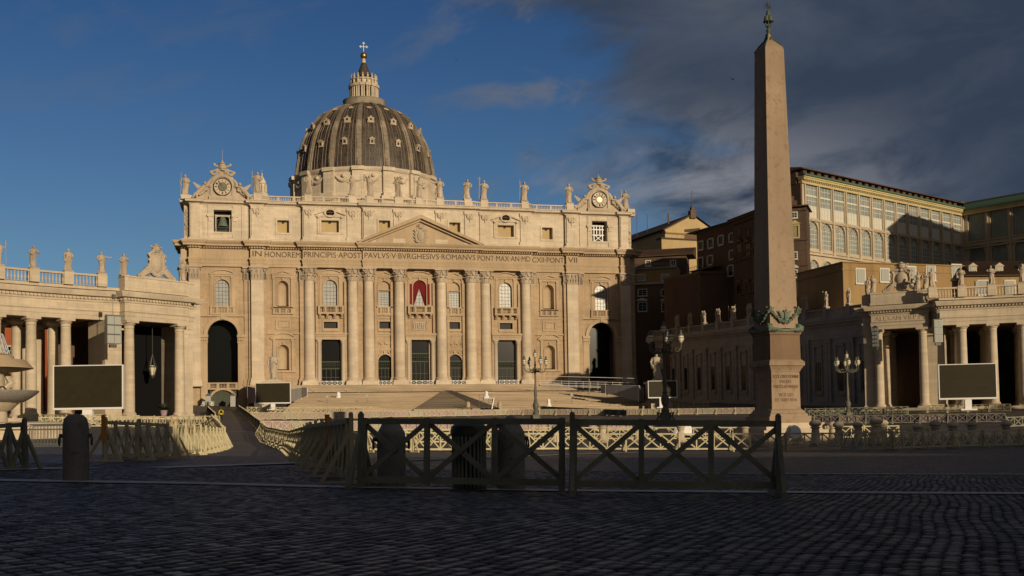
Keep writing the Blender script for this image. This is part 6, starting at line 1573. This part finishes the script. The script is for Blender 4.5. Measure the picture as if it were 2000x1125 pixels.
for u, v in ((202,903),(343,893),(640,925)):
    p = gr(u, v); m = M(); m.box(-.05,.05,-.05,.05,.55,1.28); o = m.build('orange_post', MT['orangepaint']); o.location = p; tag(o, {202:'orange painted post top on the shaded left barrier',343:'orange painted post top on the sunlit left barrier',640:'orange painted post top left of the nearest barrier'}[u], 'post')
GL = 'sunlit barrier row across the square'
row([(716,884),(1060,881),(1642,881)], 'sunlit cream barrier in the long row behind the nearest barriers', GL, 1)
row([(1040,860),(1757,856)], 'barrier of the second sunlit row before the obelisk', GL, 1)
row([(745,868),(1010,866)], 'sunlit cream barrier stacked behind the long row', GL, 1)
row([(1645,878),(1716,880),(1816,877),(1910,874),(2060,870)], 'shaded olive barrier of the long row on the right', GL, 1)
row([(1700,868),(1816,866)], 'shaded olive barrier doubled behind the right row', GL, 1)
GC = 'cloth hung barriers of the seating area'
row([(512,845),(760,843),(1300,842)], 'barrier with pale lilac cloth, nearest seating row', GC, 2, 'wood', ['cloth','clothwhite','cloth'])
row([(492,821),(760,816),(1000,811),(1290,811),(1474,809)], 'barrier with pale lilac cloth, middle seating row', GC, 2, 'wood', ['cloth','cloth','clothwhite'])
row([(482,807),(880,803),(1290,798),(1385,796)], 'cream barrier of the farthest row below the steps', GC, 2, 'wood')
row([(985,799),(1090,806)], 'dark purple cloth barrier crossing behind the middle lamp', GC, 2, 'wooddark', ['clothpurple'])
row([(1085,806),(1225,814)], 'dark purple cloth barrier left of the tall lamp', GC, 2, 'wooddark', ['clothpurple'])
row([(510,846),(488,823),(464,802)], 'tarpaulin covered barrier at the corner of the seating', GC, 2, 'wood', ['clothwhite','blackcloth'])
row([(420,823),(405,806)], 'black covered barrier beside the person', GC, 2, 'wood', ['blackcloth'])
row([(1590,829),(1965,826)], 'shaded barrier with purple cloth right of the obelisk', GC, 2, 'wooddark', ['clothpurple','cloth','clothpurple'])
row([(1572,812),(1775,808)], 'dark barrier of the stacked row behind the right lamp', GC, 2, 'wooddark')
row([(1580,817),(1775,812)], 'dark barrier, rear stacked row behind the right lamp', GC, 2, 'wooddark')
row([(1965,836),(2060,832)], 'dark barrier at the right edge', GC, 2, 'wooddark')
GF = 'cream barriers before the left portal'
row([(75,838),(240,835),(430,831)], 'cream barrier in front of the left portal', GF, 2)
row([(80,829),(150,831),(200,829)], 'cream barrier behind the dark bollard', GF, 2)
row([(1812,806),(1975,804)], 'olive barrier on the colonnade step under the right screen', GF, 2)
row([(396,793),(466,792)], 'white crossed barrier before the church side gate', GF, 2, 'whitepaint')
# steel crowd barriers at the far left
GP = 'steel crowd barriers'
pm = M()
pm.tube([(0,0,.2),(0,0,.95),(.12,0,1.08),(2.0,0,1.08),(2.12,0,.95),(2.12,0,.2),(0,0,.2)], .022, 6)
for k in range(15): pm.tube([(.14+k*.132,0,.2),(.14+k*.132,0,1.08)], .010, 5)
pf = M(); pf.tube([(0,-.3,.02),(0,0,.22),(0,.3,.02)], .022, 5); pfm = pf.mesh('foot', MT['steel']); pmm = pm.mesh('frame', MT['steel'])
for i, (u, v) in enumerate(((52,882),(57,878),(62,875))):
    p = gr(u, v); t = thing('crowd_barrier', 'galvanised steel crowd barrier left of the dark bollard, '+('front','middle','rear')[i]+' of three', 'barrier', p, -.15, GP)
    child('frame', pmm, t); child('foot', pfm, t, (.3,0,0)); child('foot', pfm, t, (1.8,0,0))
# ================================================================ BOLLARDS, BIN
def bollard(name, label, p, r, h, kind, group, ring=False, mt='curbstone'):
    t = thing(name, label, 'bollard', p, 0, group); m = M(); nz = lambda a, z: 1+.012*sin(3*a+z*9)+.008*sin(7*a-z*13)
    if kind == 'dome': pr = [(r,-.05),(r,.1),(r*1.0,h*.78),(r*.97,h*.86),(r*.84,h*.94),(r*.6,h*.985),(r*.2,h)]
    elif kind == 'cone': pr = [(r*1.03,-.05),(r,.1),(r*.97,h*.74),(r*.98,h*.76),(r*.9,h*.80),(r*.62,h*.90),(r*.3,h*.985),(r*.08,h)]
    else: pr = [(r*1.1,-.1),(r*1.1,.2),(r*.8,.3),(r*.62,h*.62),(r*.85,h*.66),(r*.85,h*.69),(r*.6,h*.71),(r*.95,h*.77),(r*1.06,h*.84),(r*.95,h*.91),(r*.6,h*.97),(r*.1,h)]
    m.lathe(pr, 0, 0, 28, fold=nz); m.build('stone_post', MT[mt], t, 50)
    if ring:
        m = M(); m.box(r*.9, r*1.25, -.03, .03, h*.66, h*.72); m.tube([(r*1.22,.07*cos(a*pi/5),h*.62+.075*sin(a*pi/5)) for a in range(11)], .014, 5); m.build('iron_ring', MT['iron'], t)
        m = M(); m.box(-r*1.25, -r*.9, -.03, .03, h*.66, h*.72); m.tube([(-r*1.22,.07*cos(a*pi/5),h*.62+.075*sin(a*pi/5)) for a in range(11)], .014, 5); m.build('iron_ring', MT['iron'], t)
    return t
GB = 'stone bollards in the foreground'
p = at(148, 946, 18.2); bollard('bollard', 'dark round topped bollard with an iron ring standing alone at the left', (p.x,p.y,p.z), .205, 1.15, 'dome', GB, True, 'curbstone')
p = at(765, 956, 17.9); bollard('bollard', 'cone topped granite bollard behind the nearest barrier, left of the bin', (p.x,p.y,p.z), .235, 1.17, 'cone', GB, True)
p = at(999, 957, 17.5); bollard('bollard', 'cone topped granite bollard behind the nearest barrier, right of the bin', (p.x,p.y,p.z), .225, 1.17, 'cone', GB, True)
p = at(917, 958, 17.3); t = thing('litter_bin', 'dark slatted litter bin with domed lid between two stone bollards', 'litter bin', (p.x,p.y,p.z))
m = M(); m.lathe([(.235,.0),(.235,.9)], 0, 0, 24); m.lathe([(.24,0),(.24,.03),(.05,.03)],0,0,20); m.build('inner_drum', MT['blackcloth'], t)
m = M()
for k in range(26): a = 2*pi*k/26; m.m = Matrix.Rotation(a,4,'Z'); m.box(.25,.268,-.018,.018,.02,.9)
m.m = Matrix.Identity(4); m.build('slats', MT['wooddark'], t)
m = M(); m.lathe([(.25,.84),(.285,.86),(.29,.92),(.27,1.0),(.20,1.05),(.05,1.06)], 0, 0, 24); m.build('lid', MT['iron'], t); m = M(); m.lathe([(.27,.0),(.275,.05),(.25,.06)],0,0,24); m.build('base_ring', MT['iron'], t)
GO = 'ball topped bollards around the obelisk'
for i, (u, v, d, k) in enumerate(((1593,858,84,1.05),(1627,853,92,.9),(1638,857,86,.95),(1676,856,86,.95),(1712,856,84,1.15),(1725,854,88,1.0),(1793,866,80,.9),(1827,864,82,1.0),(1862,862,80,.95),(1899,862,82,.95),(1966,862,82,.95),(1177,862,88,1.0),(1086,862,90,.8),(1245,858,88,.9),(1330,858,90,.9),(1398,858,88,.9),(1455,858,88,1.0))):
    p = at(u, v, d); z = gz(p.x, p.y)
    bollard('bollard', f'ball topped stone bollard near the obelisk, {ordinal(i+1) if i < 6 else ordinal(i+1)} of the ring counted from the obelisk', (p.x,p.y,z), .42*k, 1.75*k, 'ball', GO, mt='pale')
for i, (u, v, h) in enumerate(((976,798,15),(914,792,8))):
    p = at(u, v, 225); bollard('bollard', ('tall','low')[i]+' stone bollard at the foot of the church ramp', (p.x,p.y,p.z-.4), .45, h*.104+.4, 'cone', 'bollards at the ramp', mt='trim')
# ================================================================ LAMPS
def globe_lantern(m_i, m_g, x, y, z, s=1.):
    m_g.lathe([(.10*s,z+.06*s),(.24*s,z+.28*s),(.26*s,z+.42*s),(.20*s,z+.62*s),(.10*s,z+.68*s)], x, y, 12)
    m_i.lathe([(.03*s,z-.12*s),(.10*s,z-.02*s),(.12*s,z+.06*s),(.09*s,z+.07*s)], x, y, 10)
    m_i.lathe([(.22*s,z+.60*s),(.23*s,z+.66*s),(.12*s,z+.74*s),(.10*s,z+.86*s),(.15*s,z+.90*s),(.06*s,z+.98*s),(.02*s,z+1.12*s)], x, y, 10)
    m_i.lathe([(.265*s,z+.40*s),(.275*s,z+.43*s),(.265*s,z+.46*s)], x, y, 12)
    for k in range(4): a = k*pi/2+.4; m_i.tube([(x+.12*s*cos(a),y+.12*s*sin(a),z+.06*s),(x+.27*s*cos(a),y+.27*s*sin(a),z+.35*s),(x+.21*s*cos(a),y+.21*s*sin(a),z+.63*s)], .012*s, 4)
def lamp(label, u, vtop, vbot, d, narm, ph):
    b = at(u, vbot, d); tz_ = at(u, vtop, d).z; g = gz(b.x, b.y); H = tz_-b.z
    t = thing('street_lamp', label, 'street lamp', (b.x, b.y, b.z), 0, 'cast iron candelabra lamps')
    m = M(); m.box(-.95,.95,-.95,.95,min(g-b.z,-.3)-.2,-.0); m.box(-.8,.8,-.8,.8,0,.12); m.build('stone_block', MT['pale'], t)
    k = H/10.; m = M()
    m.box(-.55*k,.55*k,-.55*k,.55*k,.1,.3*k); m.box(-.42*k,.42*k,-.42*k,.42*k,.3*k,1.15*k); m.box(-.52*k,.52*k,-.52*k,.52*k,1.15*k,1.28*k)
    for s in (-1,1):
        for q in (-1,1): m.tube([(s*.6*k,q*.6*k,.15*k),(s*.7*k,q*.7*k,.45*k),(s*.48*k,q*.48*k,.9*k),(s*.6*k,q*.6*k,1.3*k)], [.13*k,.12*k,.08*k,.1*k], 6)
    m.lathe([(.36*k,1.28*k),(.40*k,1.5*k),(.28*k,1.7*k),(.20*k,1.85*k),(.34*k,2.1*k),(.40*k,2.5*k),(.36*k,2.8*k),(.2*k,3.05*k),(.26*k,3.15*k),(.26*k,3.25*k),(.17*k,3.35*k),(.22*k,4.0*k),(.20*k,4.4*k),(.13*k,5.2*k),(.11*k,6.7*k),(.17*k,6.8*k),(.14*k,6.95*k),(.3*k,7.1*k),(.36*k,7.3*k),(.18*k,7.5*k),(.10*k,7.7*k),(.16*k,7.9*k),(.09*k,8.05*k),(.07*k,8.9*k)], 0, 0, 16)
    m.build('post', MT['lampiron'], t)
    ai = M(); ag = M()
    for i in range(narm):
        a = ph+2*pi*i/narm; c, s = cos(a), sin(a); R = 1.62*k if narm < 6 or i % 2 == 0 else 1.62*k
        P = lambda r, z: (r*c, r*s, z*k)
        am = M(); am.tube([P(.1*k,7.2),P(.5*k,6.95),P(.95*k,6.9),P(1.35*k,7.05),P(1.6*k,7.4),P(1.62*k,7.75)], [.08*k,.07*k,.06*k,.06*k,.05*k,.05*k], 6)
        am.tube([P((.75+.26*cos(q*.8)*(1-q*.07))*k, 7.2+.26*sin(q*.8)*(1-q*.07)) for q in range(9)], .035*k, 5); am.tube([P((1.25+.18*cos(q*.8+2))*k, 7.25+.18*sin(q*.8+2)) for q in range(8)], .03*k, 5)
        for q in range(4): am.ball(P((.35+.3*q)*k,7.0), .09*k, 6, 4)
        gg = M(); globe_lantern(am, gg, R*c, R*s, 7.85*k, k*1.18)
        o = am.build('arm', MT['lampiron'], t); gg.build('globe', MT['lampglass'], o)
    am = M(); gg = M(); globe_lantern(am, gg, 0, 0, 8.85*k, k*1.05); o = am.build('top_lantern', MT['lampiron'], t); gg.build('globe', MT['lampglass'], o)
lamp('candelabra street lamp in front of the church facade, middle of the photo', 1047, 682, 829, 140, 4, radians(12))
lamp('largest candelabra street lamp, just left of the obelisk', 1300, 627, 832, 108, 5, radians(-16))
lamp('candelabra street lamp right of the obelisk before the right colonnade', 1657, 685, 824, 155, 6, radians(8))
# ================================================================ SCREENS AND LOUDSPEAKERS
def screen(label, u0, u1, v0, v1, d, leg, vb, d2=None, side=0):
    a, b = at(u0, v1, d), at(u1, v1, d2 or d); e = Vector((b.x-a.x, b.y-a.y, 0)); Wd = e.length; H = at(u0, v0, d).z-a.z
    t = thing('video_screen', label, 'screen', (a.x, a.y, a.z), atan2(e.y, e.x), 'outdoor video screens')
    m = M(); m.box(.12,Wd-.12,-.06,.3,.22,H-.1); m.build('display', MT['screen'], t)
    m = M(); m.box(0,Wd,-.1,.35,H-.1,H); m.box(0,Wd,-.1,.35,0,.22); m.box(0,.12,-.1,.35,.22,H-.1); m.box(Wd-.12,Wd,-.1,.35,.22,H-.1); m.build('frame', MT['screenframe'], t)
    m = M()
    for k in range(1, 6): m.box(Wd*k/6-.03,Wd*k/6+.03,.3,.6,0,H)
    for k in range(4): m.box(0,Wd,.5,.58,H*k/3-.04*(k>0),H*k/3+.04)
    m.build('rear_truss', MT['steel'], t)
    x0, x1 = Wd*(leg[0]-u0)/(u1-u0), Wd*(leg[1]-u0)/(u1-u0); zb = at((leg[0]+leg[1])/2, vb, d).z-a.z
    m = M(); m.box(x0,x1,-.05,.5,zb,0); m.box(x0-.6,x1+.6,-.5,1.2,zb-.1,zb+.1); m.build('post', MT['whitepaint'], t); return t, Wd, H
screen('large blank video screen with white frame before the left colonnade', 104, 241, 714, 801, 122, (161,180), 833)
t, Wd, H = screen('blank video screen at the foot of the left statue', 499, 568, 748, 789, 208, (529,537), 800)
screen('black video screen in the shade behind the tallest lamp', 1266, 1323, 744, 778, 226, (1288,1294), 796)
screen('blank video screen with white frame before the right colonnade columns', 1834, 1948, 712, 781, 148, (1885,1898), 800, 146.5)
def hoarding(name, label, pts, mt, cat='hoarding', thick=.15, posts=False):
    m = M(); top = []; bot = []
    for u, v0, v1, d in pts: bot.append(at(u, v1, d)); top.append(at(u, v0, d))
    o = bot[0].copy(); t = thing(name, label, cat, tuple(o))
    vs = []; fs = []; N = 14
    for i in range(len(pts)-1):
        b = len(vs)
        for k in range(N+1):
            s_ = k/N
            for j in range(4):
                p = bot[i].lerp(bot[i+1], s_).lerp(top[i].lerp(top[i+1], s_), j/3)-o; w = .05*sin(k*2.1+j*.8+i)
                vs.append((p.x-w*.2, p.y+w, p.z))
        for k in range(N):
            for j in range(3): a = b+k*4+j; fs.append((a, a+4, a+5, a+1))
    m.add(vs, fs); n0 = len(vs); m.add([(x,y+thick,z) for x,y,z in vs], [tuple(reversed(f)) for f in fs])
    m.build('sheet', MT[mt], t, 60)
    m = M(); m.tube([p-o+Vector((0,thick/2,0)) for p in top], .06, 5)
    for p, q in zip(bot, top): m.tube([p-o+Vector((0,thick/2,-.3)), q-o+Vector((0,thick/2,0))], .06, 5)
    m.build('frame', MT['whitepaint'], t)
hoarding('hoarding', 'grey lilac cloth hoarding left of the statue screen', [(484,755,789,222),(499,758,786,207)], 'cloth')
hoarding('hoarding', 'pale cloth hoarding stepping away right of the statue screen', [(568,760,786,209),(589,757,777,228),(600,757,773,226)], 'clothwhite')
hoarding('hoarding', 'wrinkled grey tarpaulin hoarding right of the church steps', [(1174,754,768,243),(1183,753,768,238),(1247,753,783,230),(1257,757,783,240)], 'clothwhite')
def speakers(label, u, v0, v1, d, w, rz, n=3, chain=None):
    a = at(u, v1, d); H = at(u, v0, d).z-a.z; t = thing('loudspeaker_array', label, 'loudspeaker', tuple(a), rz, 'hung loudspeaker arrays'); h = H/n
    for k in range(n):
        b = M(); b.box(-w/2,w/2,-.35,.45,k*h+.03,(k+1)*h-.03); o = b.build('speaker_box', MT['steel'], t); g = M(); g.box(-w/2+.08,-.04,-.38,-.355,k*h+.1,(k+1)*h-.1); g.box(.04,w/2-.08,-.38,-.355,k*h+.1,(k+1)*h-.1); g.build('grille', MT['shutter'], o)
    m = M(); m.box(-w/2-.05,w/2+.05,-.1,.2,H,H+.12); c = at(u, chain, d).z-a.z; m.tube([(0,.05,H),(0,.05,c)], .035, 5); m.box(-.15,.3,-.2,.1,c-.8,c-.2); m.box(-.5,.35,-.3,.2,-.45,-.05); m.build('bracket', MT['iron'], t)
speakers('grey loudspeaker array hung beside the left portal', 221, 617, 672, 140, 1.85, .5, 3, 572)
speakers('grey loudspeaker array hung beside the right portal', 1832.5, 625, 669, 172, 1.25, -.3, 3, 602)
speakers('slim curved loudspeaker array at the left corner of the right portal', 1710, 640, 678, 176, .8, -1.0, 5, 634)
# hanging lantern of the left portal
a = at(298, 735, 154); t = thing('hanging_lantern', 'iron lantern hanging on a long chain inside the left portal', 'lantern', tuple(a))
m = M(); zt = at(298, 638, 154).z-a.z; m.tube([(0,0,zt),(0,0,2.9)], .05, 5)
for k in range(6): q = k*pi/3; m.tube([(0,0,3.1),(.55*cos(q),.55*sin(q),1.3),(.3*cos(q),.3*sin(q),.1)], .035, 4)
m.lathe([(.66,1.25),(.68,1.35),(.6,1.38)], 0, 0, 12); m.lathe([(.05,-.3),(.3,0),(.36,.15)], 0, 0, 10); m.build('cage', MT['iron'], t)
m = M(); m.lathe([(.2,.1),(.5,1.2),(.3,1.5)], 0, 0, 10); m.build('glass', MT['lampglass'], t)
# ================================================================ PETER AND PAUL
def apostle(label, x, y, zs, seed, pose, prop, rz, mt):
    g = gz(x, y); t = M(); t.box(x-2.4,x+2.4,y-2.4,y+2.4,g-.5,g+1.2); t.box(x-2.0,x+2.0,y-2.0,y+2.0,g+1.2,zs-.7); t.box(x-2.3,x+2.3,y-2.3,y+2.3,zs-.7,zs-.25); t.box(x-1.6,x+1.6,y-1.4,y+1.4,zs-.25,zs)
    o = t.build('statue_pedestal', MT['pale']); tag(o, 'tall stone pedestal under the '+label, 'pedestal')
    me = statue_mesh(seed, 5.6, pose, prop).mesh('apostle_statue', MT[mt], 50); single('apostle_statue', me, 'big '+label, 'statue', (x, y, zs+.25), rz, 'apostle statues before the church')
apostle('white marble robed statue left of the church steps', -38.3, -48.4, 11.45, 5, 0, None, 0, 'marble')
p = at(1284, 743, 233); apostle('draped grey statue in shade right of the church steps', p.x, p.y, p.z, 8, 0, 'book', -.2, 'marble')
# ================================================================ SMALL THINGS ON THE STEPS
def shroud(name, label, u, v0, v1, d, w, seed):
    a = at(u, v1, d); H = at(u, v0, d).z-a.z; R = random.Random(seed); m = M()
    m.lathe([(w*.62,.0),(w*.56,H*.2),(w*.42,H*.45),(w*.40,H*.62),(w*.44,H*.75),(w*.40,H*.9),(w*.2,H)], 0, 0, 18, fold=lambda an, z: 1+.12*sin(5*an+z*3+seed)+.06*sin(11*an-z*5), sx=1, sy=.8)
    o = m.build(name, MT['white'], None, 40); o.location = a; tag(o, label, 'covered device', 'spotlights wrapped in white plastic')
    return a, H
shroud('wrapped_spotlight', 'spotlight wrapped in white plastic on the left part of the steps', 661, 766, 783, 245, 1.1, 1)
a, H = shroud('wrapped_spotlight', 'spotlight wrapped in white plastic on top of the scaffold', 950, 764, 777, 215, .8, 2)
shroud('wrapped_spotlight', 'tall white wrapped spotlight on the right part of the steps', 1072, 779, 795, 225, .8, 3)
t = thing('scaffold', 'small steel camera scaffold with a white slanted table on the steps', 'scaffold', tuple(at(950, 799, 215)))
m = M(); hz = a.z-t.location.z
for x in (-1.4,-.5,.5,1.2):
    m.tube([(x,0,0),(x,0,hz+.6)], .04, 5)
for z in (.3,hz*.6,hz,hz+.6): m.tube([(-1.4,0,z),(1.2,0,z)], .035, 5)
m.tube([(-1.4,0,0),(-.5,0,hz)],.03,4); m.build('poles', MT['steel'], t)
m = M(); m.box(-.6,1.5,-.7,.3,hz-.12,hz-.02); m.hexa([(.9,-.5,.0),(1.1,-.5,.0),(1.1,0,.0),(.9,0,.0)],[(1.35,-.5,hz-.1),(1.5,-.5,hz-.1),(1.5,0,hz-.1),(1.35,0,hz-.1)]); m.build('table', MT['whitepaint'], t)
for i, (u, v0, v1, d) in enumerate(((639,773,793,232),(717,771,793,232),(1117,769,790,236),(1186,766,781,245))):
    a = at(u, v1, d); H = at(u, v0, d).z-a.z; t = thing('small_sign', ('leftmost','second from left','third from left','rightmost')[i]+' small grey sign on a thin post on the church steps', 'sign', tuple(a), 0, 'small signs on the steps')
    m = M(); m.tube([(0,0,-.3),(0,0,H)], .04, 5); m.build('post', MT['steel'], t); m = M(); m.box(-.25,.25,-.06,-.02,H-.5,H+.05); m.build('board', MT['shutter'], t)
for i, (u, v0, v1, d) in enumerate(((628,740,772,262),(701,740,771,262),(1083,740,768,262),(1151,740,766,262))):
    a = at(u, v1, d); H = at(u, v0, d).z-a.z; m = M(); m.tube([(0,0,-.3),(0,0,H)], .07, 5); m.lathe([(.25,-.3),(.25,-.2),(.07,-.15)],0,0,8)
    o = m.build('thin_pole', MT['shutter']); o.location = a; tag(o, ('leftmost','second from left','third from left','rightmost')[i]+' thin grey pole standing on the upper church steps', 'pole', 'thin poles on the upper steps')
# ramp rail on the right of the upper steps
a, b = at(1055, 752, 268), at(1240, 762, 262); t = thing('access_ramp', 'pale access ramp with white railings right of the upper church steps', 'ramp', tuple(a)); e = b-a
m = M(); 
for z in (.1,.6,1.1,2.2): m.tube([(0,0,z),(e.x,e.y,e.z+z+.6)], .05, 5)
for k in range(14): q = e*(k/13); m.tube([(q.x,q.y,q.z-.3),(q.x,q.y,q.z+1.1+.6*k/13)], .04, 4)
m.build('railing', MT['whitepaint'], t); m = M(); m.hexa([(0,0,-.2),(e.x,e.y,e.z+.2),(e.x,e.y+1.5,e.z+.2),(0,1.5,-.2)],[(0,0,.05),(e.x,e.y,e.z+.5),(e.x,e.y+1.5,e.z+.5),(0,1.5,.05)]); m.build('deck', MT['clothwhite'], t)
# white covered object and sheets near the obelisk
for i, (u, v0, v1, d, w, l) in enumerate(((1550,830,856,86,1.15,'crumpled white sheet over a bollard right of the obelisk base'),(1335,824,850,92,1.3,'white sheet draped over a table left of the obelisk base'))):
    a = at(u, v1, d); H = at(u, v0, d).z-a.z; m = M(); m.lathe([(w*.6,0),(w*.52,H*.4),(w*.42,H*.75),(w*.25,H*.97),(w*.05,H)], 0, 0, 22, fold=lambda an, z: 1+.16*sin(6*an+z*4)+.08*sin(13*an-z*3), sy=.7)
    o = m.build('white_sheet', MT['white'], None, 40); o.location = a; tag(o, l, 'sheet')
# planter
a = at(320, 812, 150); t = thing('planter', 'big leafy plant in a pot before the left portal', 'plant', tuple(a)); R = random.Random(4)
m = M(); m.lathe([(.35,0),(.5,.7),(.55,.75),(.45,.7)], 0, 0, 12); m.build('pot', MT['cloth'], t); m = M()
for k in range(110):
    an = R.uniform(0,2*pi); el = R.uniform(.2,1.4); l = R.uniform(.7,1.4); c = Vector((cos(an)*cos(el),sin(an)*cos(el),sin(el))); s = Vector((-sin(an),cos(an),0))*.13; o = Vector((0,0,.7)); mid = o+c*l*.6; tip = o+c*l-Vector((0,0,.25))
    m.add([tuple(o),tuple(mid-s),tuple(tip),tuple(mid+s)], [(0,1,2,3)])
m.build('leaves', MT['leaf'], t)
# ================================================================ FOUNTAIN
fx, fy = -62.0, -195.7; g = gz(fx, fy)
t = thing('fountain', 'tiered stone fountain with a broad basin and dome topped jet bowl at the left edge', 'fountain', (fx, fy, g))
d0 = 79.8; zr = at(30, 763, d0).z-g; zu = at(30, 719, d0).z-g; R1_, R2_ = 3.4, 3.0
m = M(); m.lathe([(6.5,-.3),(6.6,.5),(6.9,.6),(6.9,1.0),(6.5,1.1),(6.3,.5),(0.1,.4)], 0, 0, 32); m.lathe([(1.9,.4),(1.9,.8),(1.3,1.1),(1.25,zr-1.5),(1.6,zr-1.35),(2.1,zr-.85),(2.4,zr-.8),(1.6,zr-.8)], 0, 0, 20); m.build('pedestal', MT['pale'], t)
m = M(); m.lathe([(1.2,zr-.85),(2.4,zr-.78),(R1_*.85,zr-.5),(R1_*.98,zr-.15),(R1_,zr),(R1_*.95,zr-.02),(1.2,zr-.35)], 0, 0, 40); m.build('basin', MT['curbstone'], t)
m = M(); m.lathe([(.8,zr-.4),(.8,zr+.2),(1.1,zr+.35),(1.05,zu-.5),(1.3,zu-.2),(1.0,zu)], 0, 0, 16)
for k in range(4): a = k*pi/2+.5; m.tube([(1.15*cos(a),1.15*sin(a),zr+.2),(1.6*cos(a),1.6*sin(a),zr+.6),(1.25*cos(a),1.25*sin(a),zr+1.2),(1.35*cos(a),1.35*sin(a),zu-.3)], [.25,.3,.2,.3], 7)
m.build('stem', MT['pale'], t)
m = M(); m.lathe([(.9,zu-.25),(R2_*.7,zu-.2),(R2_,zu),(R2_,zu+.06),(R2_*.88,zu+.45),(R2_*.82,zu+.62),(R2_*.58,zu+.68),(R2_*.56,zu+.9),(R2_*.42,zu+1.05),(.3,zu+1.1)], 0, 0, 36); m.build('upper_bowl', MT['trim'], t)
m = M(); R = random.Random(2)
for k in range(150):
    a = R.uniform(0,2*pi); r = R.uniform(0,1)**.7*1.5; h = 2.3*(1-r/1.6)*R.uniform(.4,1); m.ball((r*cos(a),r*sin(a),zu+1.1+h), R.uniform(.02,.055), 5, 3)
for k in range(26): a = 2*pi*k/26; m.tube([(.15*cos(a),.15*sin(a),zu+1.1),(.5*cos(a),.5*sin(a),zu+2.6),(.95*cos(a),.95*sin(a),zu+2.5),(1.4*cos(a),1.4*sin(a),zu+1.1)], .022, 4)
m.build('water_jet', MT['water'], t)
# small guard boxes by the church side gate
for i, u in enumerate((407, 455)):
    a = at(u, 791, 268); z = gz(a.x, a.y); t = thing('sentry_box', ('left one of two grey sentry boxes beside the church side gate','right one of two grey sentry boxes beside the church side gate')[i], 'sentry box', (a.x,a.y,a.z-.4), 0, 'sentry boxes')
    m = M(); m.box(-.6,.6,-.6,.6,0,2.6); m.build('cabin', MT['shutter'], t); m = M(); m.hexa([(-.75,-.75,2.6),(.75,-.75,2.6),(.75,.75,2.6),(-.75,.75,2.6)],[(-.05,-.05,3.3),(.05,-.05,3.3),(.05,.05,3.3),(-.05,.05,3.3)]); m.build('roof', MT['steel'], t)
# ================================================================ PERSON
def person(u, v, d):
    p = at(u, v, d); t = thing('person', 'person in a yellow jacket with a black backpack walking up the lane', 'person', (p.x,p.y,p.z), radians(8))
    V = [(0,0,.95),(0,.01,1.15),(0,.02,1.36),(0,.02,1.48),(0,0,1.56),(0,-.0,1.68),
         (.09,0,.90),(.11,.06,.50),(.12,-.02,.08),(.12,.10,.04),(-.09,0,.90),(-.10,-.14,.52),(-.10,-.30,.12),(-.10,-.20,.05),
         (.19,.02,1.40),(.27,-.03,1.12),(.28,.10,.92),(.29,.14,.84),(-.19,.02,1.40),(-.28,.04,1.12),(-.29,.16,.90),(-.30,.20,.83)]
    E = [(0,1),(1,2),(2,3),(3,4),(4,5),(0,6),(6,7),(7,8),(8,9),(0,10),(10,11),(11,12),(12,13),(2,14),(14,15),(15,16),(16,17),(2,18),(18,19),(19,20),(20,21)]
    Rr = [.14,.14,.16,.08,.055,.10,.10,.07,.045,.035,.10,.07,.045,.035,.075,.055,.04,.035,.075,.055,.04,.035]
    me = bpy.data.meshes.new('body'); me.from_pydata(V, E, []); o = bpy.data.objects.new('body', me); S.collection.objects.link(o); o.parent = t
    sk = o.modifiers.new('skin', 'SKIN'); 
    if not me.skin_vertices: 
        bpy.context.view_layer.objects.active = o
    for i, sv in enumerate(me.skin_vertices[0].data): sv.radius = (Rr[i], Rr[i]*.8); sv.use_root = (i == 0)
    ss = o.modifiers.new('sub', 'SUBSURF'); ss.levels = ss.render_levels = 2
    for a in (MT['blackcloth'],): me.materials.append(a)
    j = M(); j.lathe([(.17,.86),(.19,.95),(.185,1.15),(.21,1.32),(.19,1.42),(.09,1.5),(.07,1.54)], 0, .01, 14, sx=1.1, sy=.8); 
    for s in (-1, 1): j.tube([(s*.17,.02,1.42),(s*.25,.0,1.28),(s*.29,.02,1.12),(s*.30,.12,.93)], [.09,.085,.07,.06], 8)
    j.build('jacket', MT['yellowjacket'], t)
    j = M(); j.ball((0,-.0,1.70), .105, 12, 8, (1,1.05,1.2)); j.build('hair', MT['brown'], t)
    j = M(); j.ball((0,-.17,1.24), .16, 10, 8, (1,.7,1.3)); j.tube([(.1,-.1,1.4),(.12,.1,1.42),(.1,.16,1.2)],.02,4); j.tube([(-.1,-.1,1.4),(-.12,.1,1.42),(-.1,.16,1.2)],.02,4); j.build('backpack', MT['blackcloth'], t)
    for s in (-1, 1):
        j = M(); x = s*.30; y0 = .14 if s > 0 else .16; j.ball((x,y0+.02,.86),.045,8,6,(.6,1,1.2))
        for q in range(4): j.tube([(x,y0-.02+.022*q,.83),(x,y0-.015+.024*q,.78),(x-.01*s,y0+.0+.024*q,.745+.004*q)], .010, 5)
        j.tube([(x,y0+.05,.86),(x-.02*s,y0+.09,.82)], .012, 5); j.build('hand', MT['skin'], t)
person(432, 822, 151.7)
# distant birds
for i, (u, v, d) in enumerate(((1432,155,120),(891,117,200))):
    p = at(u, v, d); m = M(); m.ball((0,0,0),.09,6,4,(1,2.2,1)); m.add([(0,.08,0),(.5,-.05,.18),(.1,-.12,.02)],[(0,1,2)]); m.add([(0,.08,0),(-.5,-.05,.18),(-.1,-.12,.02)],[(0,2,1)])
    o = m.build('bird', MT['iron']); o.location = p; tag(o, ('small dark bird in the sky left of the obelisk','small dark bird in the sky right of the dome')[i], 'bird', 'birds')
